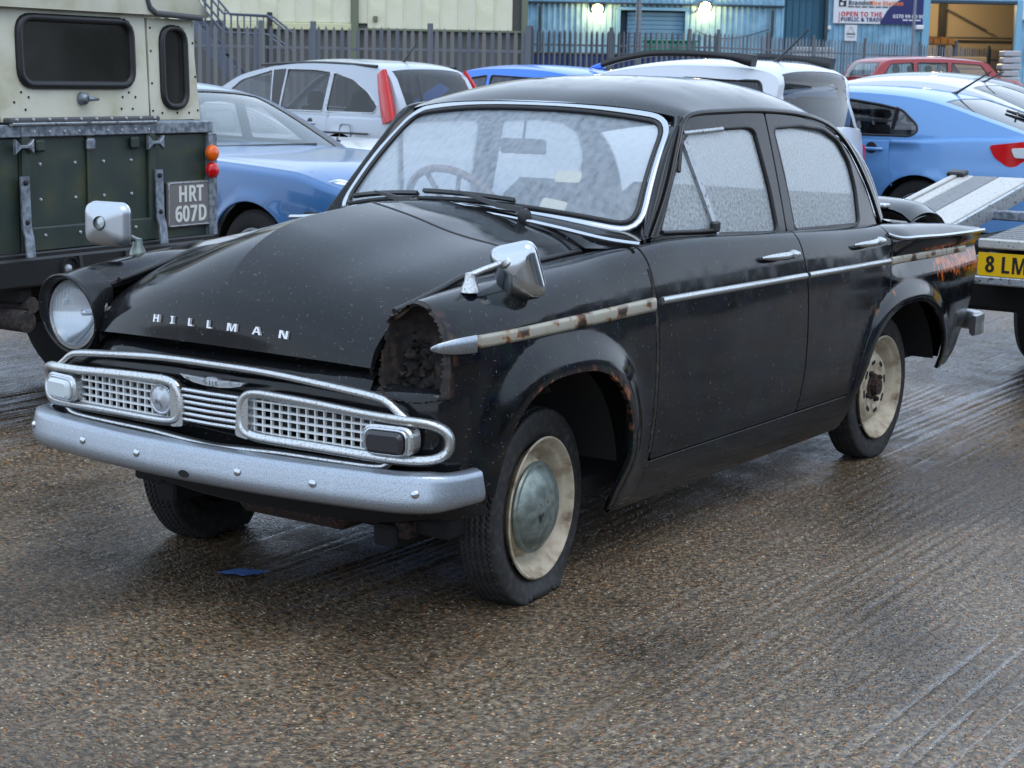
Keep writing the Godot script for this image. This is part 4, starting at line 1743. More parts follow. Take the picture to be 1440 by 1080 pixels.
	rb.prism(tf(V(0.634, 0.624, 0.190), V(0, 90, 0)), pts([-0.016, -0.012, 0.016, -0.012, 0.020, 0.012, 0.009, 0.002, 0.0, 0.018, -0.009, 0.002, -0.020, 0.012]), 0.008, 0.001)
	part("round_badge", rb, M.aluminium, car)
	make_bumper(car)
	make_headlights(car)
	make_mirrors(car)


func thing_part(called: String, parent: Node, label := "") -> Node3D:
	var o := Node3D.new()
	var nm := called
	var k := 0
	while parent.has_node(NodePath(nm)):
		k += 1
		nm = "%s_%03d" % [called, k]
	o.name = nm
	parent.add_child(o)
	if label:
		o.set_meta("label", label)
	return o


func make_bumper(car: Node3D) -> void:
	var bp := bumper_path()
	var bm := MB.new()
	var prof := smooth([Vector2(-0.050, 0.050), Vector2(-0.030, 0.055), Vector2(-0.014, 0.050), Vector2(-0.002, 0.043), Vector2(0.004, 0.015), Vector2(0.010, -0.016), Vector2(0.008, -0.036), Vector2(-0.002, -0.048), Vector2(-0.022, -0.054), Vector2(-0.048, -0.056), Vector2(-0.048, -0.050), Vector2(-0.024, -0.047), Vector2(-0.008, -0.038), Vector2(-0.002, -0.016), Vector2(-0.010, 0.030), Vector2(-0.030, 0.047)], 2, true)
	var sc := []
	for p in bp:
		sc.append(1.0 - 0.16 * ss(0.74, 0.80, absf(p.z)))
	bm.sweep(bp, prof, Vector3.UP, false, true, false, sc)
	var bu := part("bumper", bm, M.bumper_metal, car)
	for z in [-0.715, -0.43, -0.19, 0.19, 0.43, 0.715]:
		var best := 1
		for k in range(1, bp.size() - 1):
			if absf(bp[k].z - z) < absf(bp[best].z - z) and bp[k].x > 0.56:
				best = k
		var tg: Vector3 = bp[best + 1] - bp[best - 1]
		var out := tg.cross(Vector3.UP).normalized()
		var b := MB.new()
		b.lathe(along(bp[best] + out * 0.006 + V(0, 0.004, 0), out + V(0, 0.15, 0)), [Vector2(0.0115, 0), Vector2(0.0105, 0.004), Vector2(0.007, 0.0065), Vector2(0, 0.008)], 16)
		part("bumper_bolt", b, M.bright_metal, bu)
	var hole := MB.new()
	hole.prism(tf(V(0.7395, 0.402, 0.0), V(0, 90, 0)), pts([-0.020, -0.004, -0.008, -0.010, 0.008, -0.010, 0.020, -0.004, 0.020, 0.003, 0.008, 0.010, -0.008, 0.010, -0.020, 0.003]), 0.008, 0.0)
	part("starting_handle_hole", hole, M.black_void, bu)
	# brackets
	var br := MB.new()
	for s in [-1.0, 1.0]:
		br = MB.new()
		br.box(tf(V(0.60, 0.425, 0.42 * s)), V(0.16, 0.05, 0.03), 0.004)
		part("bumper_bracket", br, M.rust, bu)


func ray_out(poly: PackedVector2Array, c: Vector2, a: float) -> Vector2:
	var far := c + Vector2.from_angle(a)
	for k in poly.size():
		var h = Geometry2D.segment_intersects_segment(c, far, poly[k], poly[(k + 1) % poly.size()])
		if h != null:
			return h
	return c + Vector2.from_angle(a) * 0.1


func make_headlights(car: Node3D) -> void:
	# section of the wing end in (z, y), closed round its inner side
	var sec := PackedVector2Array()
	for k in 26:
		var p := body(0.50, lerpf(0.655, 1.085, k / 25.0))
		sec.append(Vector2(-p.z, p.y))
	sec.append_array(pts([0.520, 0.82, 0.518, 0.74, 0.525, 0.67, 0.56, 0.648, 0.63, 0.642]))
	var c := Vector2(0.622, 0.766)
	# offside cowl
	var rows := []
	for r in 9:
		var t := r / 8.0
		var row := PackedVector3Array()
		for k in 56:
			var a := TAU * k / 56.0
			var q := ray_out(sec, c, a)
			var e := c + Vector2.from_angle(a) * 0.121
			var m := q.lerp(e, ss(0.0, 1.0, t) * 0.8 + 0.2 * t)
			var xe := 0.588 + 0.020 * sin(a)
			row.append(V(lerpf(0.500, xe, t) , m.y, m.x))
		rows.append(row)
	for q in [[0.117, 0.004], [0.111, 0.0], [0.104, -0.03]]:
		var row := PackedVector3Array()
		for k in 56:
			var a := TAU * k / 56.0
			var e: Vector2 = c + Vector2.from_angle(a) * float(q[0])
			row.append(V(0.588 + 0.020 * sin(a) + q[1], e.y, e.x))
		rows.append(row)
	var cm := MB.new()
	cm.grid(rows, false, true, V(0.4, c.y, c.x))
	part("headlight_cowl", cm, M.paint, car)
	# lamp
	var lamp := thing_part("headlight", car)
	var ax := Transform3D(along(V(0, 0, 0), V(1, 0.05, 0.02)).basis, V(0.548, c.y, c.x))
	var rm := MB.new()
	rm.lathe(ax, [Vector2(0.112, -0.02), Vector2(0.112, 0.010), Vector2(0.106, 0.020), Vector2(0.099, 0.022), Vector2(0.095, 0.014)], 48)
	part("headlight_rim", rm, M.chrome, lamp)
	var lens := MB.new()
	var prof := []
	for k in 13:
		var t := k / 12.0
		prof.append(Vector2(0.097 * cos(t * PI / 2.0), 0.010 + 0.034 * sin(t * PI / 2.0)))
	lens.lathe(ax, prof, 48, 1.0)
	var g: StandardMaterial3D = M.clear_glass.duplicate()
	g.resource_name = "headlight_glass"
	g.albedo_color = Color(0.75, 0.80, 0.85, 0.22)
	g.heightmap_enabled = true
	var fl := Image.create(256, 256, false, Image.FORMAT_L8)
	for y in 256:
		for x in 256:
			var q := 0.5 + 0.5 * sin(x * TAU * 18.0 / 256.0)
			fl.set_pixel(x, y, grey(q if y > 90 else 0.5 + 0.2 * (q - 0.5)))
	g.heightmap_texture = ImageTexture.create_from_image(fl)
	g.heightmap_scale = 0.12
	g.uv1_triplanar = true
	g.uv1_scale = V(4, 4, 4)
	part("headlight_glass", lens, g, lamp)
	var ref := MB.new()
	var rp := []
	for k in 9:
		var t := k / 8.0
		rp.append(Vector2(0.096 * t + 0.008, -0.055 + 0.063 * t * t))
	ref.lathe(ax, rp, 40, 1.0)
	ref.lathe(ax, [Vector2(0.010, -0.05), Vector2(0.010, -0.02), Vector2(0.0, -0.012)], 14)
	part("headlight_reflector", ref, M.bright_metal, lamp)
	# nearside: what is left of the bowl, rusted and torn
	var rr := []
	for r in 13:
		var t := r / 12.0
		var row := PackedVector3Array()
		for k in 48:
			var a := TAU * k / 48.0
			var q := ray_out(sec, c, a)
			var e := c.lerp(q, 0.985 * (1.0 - 0.97 * pow(t, 1.7)))
			var nn := 0.028 * nz.get_noise_3d(e.x * 16.0, e.y * 16.0, 2.0) * ss(0.08, 0.4, t)
			row.append(V(lerpf(0.502, 0.375, pow(t, 0.6)) + nn + 0.03 * ss(0.5, 1.0, t), e.y, -e.x))
		rr.append(row)
	var bowl := MB.new()
	bowl.grid(rr, false, true, V(0.2, c.y, -c.x))
	part("rusted_headlight_bowl", bowl, M.dark_rust, car, "rusted out headlight bowl")
	# crumpled liner hanging inside the hole
	var pl := MB.new()
	var grid := []
	for r in 19:
		var row := PackedVector3Array()
		for k in 15:
			var u := k / 14.0
			var w := r / 18.0
			var edge := 0.016 * nz.get_noise_2d(u * 6.0, w * 6.0)
			row.append(V(0.462 - 0.05 * w - 0.04 * u * u + 0.05 * nz.get_noise_2d(u * 4.0 + 3.0, w * 5.0) + 0.02 * sin(u * 9.0), 0.672 + 0.150 * w + edge - 0.03 * u, -0.532 - 0.075 * u * (1.15 - 0.5 * w) + edge))
		grid.append(row)
	pl.grid(grid, false, false, V(0, 0.7, -0.6))
	part("crumpled_liner", pl, M.dark_rust, car)
	# ragged lip of metal left round the hole
	var lip := MB.new()
	var lr := [PackedVector3Array(), PackedVector3Array(), PackedVector3Array()]
	for k in 121:
		var a := TAU * k / 120.0
		var q := ray_out(sec, c, a)
		var low := 0.5 - 0.5 * sin(a + 0.35)
		var len := maxf(0.0, 0.012 + 0.055 * low * low + 0.018 * nz.get_noise_1d(k * 2.7) + 0.014 * nz.get_noise_1d(k * 9.1))
		var e := q.lerp(c, 0.04)
		lr[0].append(V(0.494, q.y, -q.x))
		lr[1].append(V(0.500 + len * 0.5, q.lerp(c, 0.02).y, -q.lerp(c, 0.02).x))
		lr[2].append(V(0.500 + len, e.y + 0.004 * nz.get_noise_1d(k * 5.0), -e.x))
	lip.grid(lr, false, false, V(0.52, c.y, -c.x))
	lip.col = Color.WHITE
	part("torn_lip", lip, M.dark_rust, car)


func make_mirrors(car: Node3D) -> void:
	# long-armed mirrors standing on the wings
	for q in [["wing_mirror", V(0.335, 0.928, -0.655), V(0.215, 0.990, -0.685), V(0.195, 0.960, -0.700), 22.0, 0.125, 0.155, 14.0], ["wing_mirror", V(0.285, 0.930, 0.640), V(0.415, 1.022, 0.660), V(0.395, 1.018, 0.665), 4.0, 0.165, 0.125, 0.0]]:
		var m := thing_part("wing_mirror", car, "chrome wing mirror on a long stalk")
		var base: Vector3 = q[1]
		var hd: Vector3 = q[2]
		var st := MB.new()
		st.lathe(along(base - V(0, 0.012, 0), V(0, 1, 0)), [Vector2(0.026, 0), Vector2(0.024, 0.012), Vector2(0.016, 0.030), Vector2(0.014, 0.05), Vector2(0.0, 0.054)], 16)
		st.tube([base + V(0, 0.032, 0), base.lerp(hd, 0.35) + V(0, 0.022, 0), hd], 0.0085, 10)
		st.lathe(along(hd, (q[3] - hd) + V(-0.001, 0, 0)), [Vector2(0.020, -0.012), Vector2(0.024, 0.002), Vector2(0.018, 0.016), Vector2(0, 0.02)], 16)
		part("mirror_stalk", st, M.chrome if base.z < 0.0 else M.hubcap_metal, m)
		# head: dished shell, glass to the rear
		var c: Vector3 = q[3]
		var x := Transform3D(Basis.from_euler(V(deg_to_rad(q[7]) * 0.6, deg_to_rad(90.0 + q[4]), deg_to_rad(q[7]))), c + V(-0.02, 0, 0))
		var sh := MB.new()
		var rows := []
		for r in [[1.0, 0.000], [1.02, 0.008], [0.98, 0.018], [0.88, 0.028], [0.6, 0.040], [0.25, 0.045], [0.02, 0.046]]:
			var row := PackedVector3Array()
			for p in rounded(rect(q[5] * r[0], q[6] * r[0]), 0.032 * r[0], 6):
				row.append(x * V(p.x, p.y, r[1]))
			rows.append(row)
		sh.grid(rows, false, true, x * V(0, 0, 0))
		part("mirror_shell", sh, M.bright_metal if base.z < 0.0 else M.brushed_metal, m)
		var gl := MB.new()
		gl.prism(x * tf(V(0, 0, 0.0)), rounded(rect(q[5] * 0.97, q[6] * 0.97), 0.03, 6), 0.004, 0.001)
		part("mirror_glass", gl, M.bright_metal, m)
		var rim := MB.new()
		var rl := []
		for p in rounded(rect(q[5], q[6]), 0.032, 6):
			rl.append(x * V(p.x, p.y, 0.0))
		rim.tube(rl, 0.0045, 6, true)
		part("mirror_rim", rim, M.bright_metal, m)


# ---------------------------------------------------------------- wheels
func tyre_mesh(hc: float, fine: bool) -> MB:
	var A := 300 if fine else 150
	var prof := []
	for q in [[0.196, -0.054], [0.212, -0.062], [0.232, -0.069], [0.255, -0.0715], [0.276, -0.0710], [0.291, -0.0695], [0.300, -0.0670], [0.3055, -0.0640]]:
		prof.append([q[0], q[1], false])
	var n := 44
	for k in n + 1:
		var w := lerpf(-0.0610, 0.0610, float(k) / n)
		prof.append([0.3175 - 0.0090 * pow(absf(w) / 0.0610, 2.6), w, true])
	for k in range(7, -1, -1):
		prof.append([prof[k][0], -prof[k][1], false])
	var P := []
	for a in A:
		var th := TAU * a / A
		var row := PackedVector3Array()
		var z := absf(fposmod(a * 100.0 / A, 1.0) * 2.0 - 1.0) * 2.0 - 1.0
		for q in prof:
			var r: float = q[0]
			if r > 0.21:
				r = 0.21 + (r - 0.21) * 0.75
			var w: float = q[1] * 0.80
			if q[2]:
				for c in [-0.045, -0.0225, 0.0, 0.0225, 0.045]:
					if absf(float(q[1]) - c - 0.0046 * z) < 0.0034:
						r -= 0.0085
			elif r > 0.29:
				r -= 0.003 * (0.5 + 0.5 * z)
			var y := sin(th) * r
			var x := cos(th) * r
			if y < -hc:
				var over := -hc - y
				w += signf(w) * over * 0.45 * minf(1.0, absf(w) / 0.04)
				x *= 1.0 + over * 0.5
				y = -hc + 0.0006 * over
			elif y < -hc + 0.08:
				var f := 1.0 - (y + hc) / 0.08
				w += signf(w) * f * f * (0.300 - hc) * 0.55 * minf(1.0, absf(w) / 0.05)
			row.append(V(x, y, w))
		P.append(row)
	var m := MB.new()
	m.grid(P, true, false, Vector3.ZERO)
	return m


func make_wheels(car: Node3D) -> void:
	var flat := tyre_mesh(0.262, true)
	var mild := tyre_mesh(0.280, true)
	for q in [["FL", V(-0.012, 0.262, -0.604), true, true], ["FR", V(0.015, 0.266, 0.604), false, true], ["RL", V(-2.475, 0.282, -0.602), true, false], ["RR", V(-2.475, 0.282, 0.602), false, false]]:
		var w := thing_part("wheel", car, {"FL": "front wheel with a flat tyre and a tarnished hubcap", "RL": "rear wheel without its hubcap"}.get(q[0], ""))
		var yaw := 0.0
		if q[3]:
			yaw = 6.5
		# local +z of the wheel points outwards
		w.transform = Transform3D(Basis.from_euler(V(0, deg_to_rad((180.0 if q[2] else 0.0) + yaw), deg_to_rad(0.0))), q[1])
		part("tyre", flat if q[3] else mild, M.rubber, w)
		var ax := Transform3D(Basis(V(1, 0, 0), V(0, 0, 1), V(0, -1, 0)), Vector3.ZERO)
		var rm := MB.new()
		rm.lathe(ax, [Vector2(0.197, 0.050), Vector2(0.205, 0.060), Vector2(0.2075, 0.064), Vector2(0.203, 0.067), Vector2(0.196, 0.063), Vector2(0.190, 0.050), Vector2(0.182, 0.044), Vector2(0.174, 0.040), Vector2(0.168, 0.020), Vector2(0.160, 0.006), Vector2(0.148, 0.004), Vector2(0.138, 0.016), Vector2(0.125, 0.030), Vector2(0.110, 0.036), Vector2(0.092, 0.036), Vector2(0.080, 0.030), Vector2(0.066, 0.028), Vector2(0.0, 0.028)], 72, 0.9)
		part("rim", rm, M.cream_rim, w)
		var ib := MB.new()
		ib.lathe(ax, [Vector2(0.0, -0.012), Vector2(0.15, -0.012), Vector2(0.165, -0.02), Vector2(0.165, -0.05), Vector2(0.20, -0.06)], 48)
		part("rim_barrel", ib, M.black_void, w)
		if q[3]:
			var cp := MB.new()
			cp.lathe(ax, [Vector2(0.132, 0.034), Vector2(0.134, 0.040), Vector2(0.130, 0.046), Vector2(0.122, 0.048), Vector2(0.116, 0.056), Vector2(0.10, 0.068), Vector2(0.075, 0.078), Vector2(0.045, 0.084), Vector2(0.0, 0.086)], 64, 0.5)
			part("hubcap", cp, M.hubcap_metal, w)
			var em := MB.new()
			em.box(Transform3D(Basis.from_euler(V(0.16, 0.10, 0.25)), V(-0.040 if q[2] else 0.04, -0.018, 0.0815)), V(0.026, 0.026, 0.006), 0.002)
			part("hubcap_emblem", em, M.dark_rust, w)
		else:
			var hb := MB.new()
			hb.lathe(ax, [Vector2(0.052, 0.026), Vector2(0.052, 0.034), Vector2(0.036, 0.036), Vector2(0.032, 0.058), Vector2(0.0, 0.060)], 28)
			part("hub", hb, M.rust, w)
			for k in 4:
				var a := TAU * k / 4.0 + 0.5
				var nt := MB.new()
				nt.lathe(Transform3D(ax.basis, V(cos(a) * 0.062, sin(a) * 0.062, 0.026)), [Vector2(0.012, 0), Vector2(0.011, 0.014), Vector2(0.006, 0.02), Vector2(0, 0.02)], 6)
				part("wheel_nut", nt, M.rust, w)
			for k in 8:
				var a := TAU * k / 8.0 + 0.2
				var sl := MB.new()
				sl.prism(Transform3D(Basis.from_euler(V(0, 0, a + PI / 2)), V(cos(a) * 0.100, sin(a) * 0.100, 0.0362)), rounded(rect(0.034, 0.015), 0.006, 3), 0.002)
				part("rim_slot", sl, M.black_void, w)
	# arches and axles
	for s in [-1.0, 1.0]:
		for q in [[0.02, 0.30, 0.37, 0.40], [-2.46, 0.28, 0.45, 0.385]]:
			var ar := MB.new()
			var rows := []
			for r in 4:
				var row := PackedVector3Array()
				for k in 25:
					var a := PI * ((0.20 if q[0] > 0.0 else 0.06) + (0.76 if q[0] > 0.0 else 0.88) * k / 24.0)
					var zz: float = [0.715, 0.60, 0.46, 0.44][r]
					var f: float = 1.0 if r < 3 else 0.1
					row.append(V(q[0] + cos(a) * q[2] * f, q[1] + sin(a) * q[3] * f, s * zz))
				rows.append(row)
			ar.grid(rows, false, false, V(q[0], q[1] + 3.0, s * 0.6))
			part("wheel_arch", ar, M.black_void, car)
	var ch := MB.new()
	ch.box(tf(V(-1.15, 0.255, 0)), V(3.0, 0.05, 1.22), 0.01)
	ch.box(tf(V(-2.95, 0.36, 0)), V(0.7, 0.05, 1.2), 0.02)
	for s in [-1.0, 1.0]:
		ch.box(tf(V(-1.2, 0.225, 0.42 * s)), V(3.2, 0.06, 0.08), 0.008)
	part("chassis_floor", ch, M.black_void, car)
	var ax2 := MB.new()
	ax2.tube([V(0.05, 0.28, -0.58), V(0.08, 0.25, -0.3), V(0.08, 0.245, 0.3), V(0.05, 0.28, 0.58)], 0.045, 12)
	ax2.box(tf(V(0.30, 0.262, -0.10)), V(0.28, 0.08, 0.42), 0.03)
	ax2.tube([V(0.34, 0.252, -0.45), V(0.36, 0.246, 0.3)], 0.016, 8)
	ax2.box(tf(V(0.40, 0.27, -0.17)), V(0.03, 0.06, 0.04), 0.006)
	ax2.box(tf(V(0.36, 0.245, -0.47)), V(0.05, 0.05, 0.05), 0.006)
	part("front_crossmember", ax2, M.rust, car)
	var ax3 := MB.new()
	ax3.tube([V(-2.44, 0.30, -0.58), V(-2.44, 0.30, 0.58)], 0.04, 12)
	ax3.lathe(along(V(-2.44, 0.30, -0.09), V(0, 0, 1)), [Vector2(0.04, 0), Vector2(0.12, 0.05), Vector2(0.12, 0.13), Vector2(0.04, 0.18)], 20)
	part("rear_axle", ax3, M.rust, car)


# ---------------------------------------------------------------- seats, wheel, dash
func make_interior(car: Node3D) -> void:
	for z in [-0.32, 0.32]:
		var s := MB.new()
		s.box(tf(V(-1.28, 0.58, z)), V(0.52, 0.20, 0.52), 0.07)
		s.box(tf(V(-1.56, 0.84, z), V(0, 0, 14)), V(0.16, 0.52, 0.52), 0.07)
		part("front_seat", s, M.dark_seat, car)
	var r := MB.new()
	r.box(tf(V(-2.12, 0.60, 0)), V(0.50, 0.20, 1.15), 0.07)
	r.box(tf(V(-2.42, 0.82, 0), V(0, 0, 16)), V(0.16, 0.46, 1.15), 0.07)
	part("rear_seat", r, M.dark_seat, car)
	var d := MB.new()
	d.box(tf(V(-0.66, 0.90, 0)), V(0.24, 0.14, 1.20), 0.05)
	part("dashboard", d, M.interior_trim, car)
	var sw := MB.new()
	var x := Transform3D(Basis.from_euler(V(0, 0, deg_to_rad(-32.0))), V(-0.98, 0.985, 0.345))
	var ring := []
	for k in 40:
		var a := TAU * k / 40.0
		ring.append(x * V(0, cos(a) * 0.205, sin(a) * 0.205))
	sw.tube(ring, 0.014, 8, true)
	for a in [0.35, 2.4, 3.9, 5.9]:
		sw.tube([x * V(0.03, 0, 0), x * V(0, cos(a) * 0.2, sin(a) * 0.2)], 0.010, 6)
	sw.lathe(along(x * V(0.05, 0, 0), x.basis * V(-1, 0, 0)), [Vector2(0.04, 0), Vector2(0.05, 0.03), Vector2(0.0, 0.06)], 16)
	sw.tube([x * V(0.04, 0, 0), x * V(0.4, 0.0, 0)], 0.02, 8)
	part("steering_wheel", sw, M.bakelite, car)
	var mi := MB.new()
	mi.box(tf(V(-0.985, 1.243, 0.075), V(0, 8, 0)), V(0.02, 0.052, 0.175), 0.008)
	mi.tube([V(-0.975, 1.26, 0.07), V(-0.955, 1.30, 0.05), V(-0.955, 1.37, 0.045)], 0.005, 6)
	part("interior_mirror", mi, M.interior_trim, car)
	var hd := MB.new()
	var rows := []
	for k in 13:
		var row := PackedVector3Array()
		for j in 13:
			row.append(roof(k / 12.0, lerpf(-0.95, 0.95, j / 12.0)) - V(0, 0.03, 0))
		rows.append(row)
	hd.grid(rows, false, false, V(-1.5, 2.5, 0))
	part("headlining", hd, M.interior_trim, car)
	var bk := MB.new()
	bk.box(tf(V(-2.66, 0.90, 0)), V(0.36, 0.03, 1.16), 0.01)
	part("parcel_shelf", bk, M.interior_trim, car)
	var fw := MB.new()
	fw.box(tf(V(-0.50, 0.68, 0)), V(0.03, 0.66, 1.30), 0.01)
	part("bulkhead", fw, M.black_void, car)


# ---------------------------------------------------------------- tail
func make_rear(car: Node3D) -> void:
	# deck between the fins
	var dk := MB.new()
	var rows := []
	for r in 11:
		var t := r / 10.0
		var row := PackedVector3Array()
		for k in 25:
			var a := lerpf(-1.0, 1.0, k / 24.0)
			var w := rear_glass(a, 0.0)
			var x := lerpf(w.x + 0.01, -2.90, t)
			var e := Vector3(x, ip(x, GAP_X, GAP_Y) + 0.03 * (1.0 - a * a), a * 0.60)
			row.append(w.lerp(e, ss(0.0, 1.0, t)))
		rows.append(row)
	dk.grid(rows, false, false, V(-2.7, 0.4, 0))
	for s in [-1.0, 1.0]:
		var sr := []
		for r in 13:
			var x := lerpf(-2.40, -3.33, r / 12.0)
			var row := PackedVector3Array()
			for k in 5:
				var z := lerpf(0.535, 0.645, k / 4.0)
				row.append(V(x, ip(x, GAP_X, GAP_Y) - 0.006, z * s))
			sr.append(row)
		dk.grid(sr, false, false, V(-2.7, 0.2, 0))
	part("rear_deck", dk, M.paint, car)
	# boot lid, sprung open a hand's breadth
	var lid := MB.new()
	var hinge := V(-2.885, 0.962, 0)
	var x := Transform3D(Basis.from_euler(V(0, 0, deg_to_rad(-17.0))), hinge)
	var lr := []
	for r in 15:
		var t := r / 14.0
		var row := PackedVector3Array()
		for k in 33:
			var a := lerpf(-1.0, 1.0, k / 32.0)
			var half := 0.585 - 0.02 * t
			var z := a * half
			var y := -0.16 * t * t + 0.02 * (1.0 - a * a) - 0.05 * pow(absf(a), 14.0) - 0.06 * pow(t, 16.0)
			row.append(x * V(-0.44 * t, y, z))
		lr.append(row)
	lid.grid(lr, false, false, V(-3.1, 0.3, 0))
	var li := []
	for r in lr:
		var row := PackedVector3Array()
		for p in r:
			row.append(p + V(0.004, -0.014, 0))
		li.append(row)
	lid.grid(li, false, false, V(-3.1, 3.0, 0))
	part("boot_lid", lid, M.paint, car, "boot lid sprung open")
	var hg := MB.new()
	for s in [-1.0, 1.0]:
		hg.box(tf(hinge + V(0.02, 0.014, 0.47 * s)), V(0.06, 0.02, 0.05), 0.006)
	part("boot_hinge", hg, M.chrome, car)
	# tail panel, lamps, bumper
	var tp := MB.new()
	var tr := []
	for q in [[-3.32, 0.86], [-3.315, 0.78], [-3.27, 0.62], [-3.20, 0.46], [-3.12, 0.33]]:
		var row := PackedVector3Array()
		for k in 21:
			var a := lerpf(-1.0, 1.0, k / 20.0)
			row.append(V(q[0] + 0.02 * a * a, q[1], a * (0.70 if q[1] > 0.5 else 0.66)))
		tr.append(row)
	tp.grid(tr, false, false, V(-2.5, 0.6, 0))
	part("tail_panel", tp, M.paint, car)
	for s in [-1.0, 1.0]:
		var tl := MB.new()
		tl.prism(tf(V(-3.335, 0.72, 0.62 * s), V(0, 90, 0)), rounded(rect(0.085, 0.17), 0.035, 5), 0.05, 0.012)
		part("tail_lamp", tl, M.red_lens, car)
	var bp := []
	for q in [[-3.20, 0.765], [-3.26, 0.768], [-3.33, 0.755], [-3.385, 0.71], [-3.41, 0.6], [-3.43, 0.3], [-3.435, 0.0]]:
		bp.append(V(q[0], 0.462, -q[1]))
	var full := bp.duplicate()
	for k in range(bp.size() - 2, -1, -1):
		full.append(bp[k] * V(1, 1, -1))
	var bm := MB.new()
	bm.sweep(smooth(full, 4), [Vector2(0.018, 0.042), Vector2(0.0, 0.046), Vector2(-0.010, 0.03), Vector2(-0.014, -0.005), Vector2(-0.008, -0.035), Vector2(0.006, -0.044), Vector2(0.018, -0.040)], Vector3.UP)
	part("rear_bumper", bm, M.chrome, car)
	var boot := MB.new()
	boot.box(tf(V(-3.0, 0.62, 0)), V(0.5, 0.46, 1.10), 0.02)
	part("boot_interior", boot, M.black_void, car)


# ================================================================ modern parked cars
func wheel_into(o: Node3D, at: Vector3, r: float, side: float) -> void:
	var w := thing_part("wheel", o)
	w.position = at
	var ax := along(Vector3.ZERO, V(0, 0, side))
	var t := MB.new()
	t.lathe(ax, [Vector2(r * 0.66, -0.1), Vector2(r * 0.9, -0.1), Vector2(r, -0.08), Vector2(r, 0.06), Vector2(r * 0.93, 0.085), Vector2(r * 0.75, 0.09), Vector2(r * 0.66, 0.075)], 40)
	part("tyre", t, M.tyre_far, w)
	var h := MB.new()
	h.lathe(ax, [Vector2(r * 0.66, 0.078), Vector2(r * 0.62, 0.078), Vector2(r * 0.60, 0.02), Vector2(0.0, 0.0)], 40)
	for k in 5:
		var a := TAU * k / 5.0 + 0.3
		h.sweep([ax * V(0, 0.06, 0), ax * V(cos(a) * r * 0.63, 0.055, sin(a) * r * 0.63)], [Vector2(-0.03, -0.012), Vector2(0.03, -0.012), Vector2(0.022, 0.012), Vector2(-0.022, 0.012)], V(0, 0, side), false, true, true)
	h.lathe(ax, [Vector2(0.06, 0.05), Vector2(0.055, 0.07), Vector2(0, 0.075)], 16)
	part("rim", h, M.alloy, w)


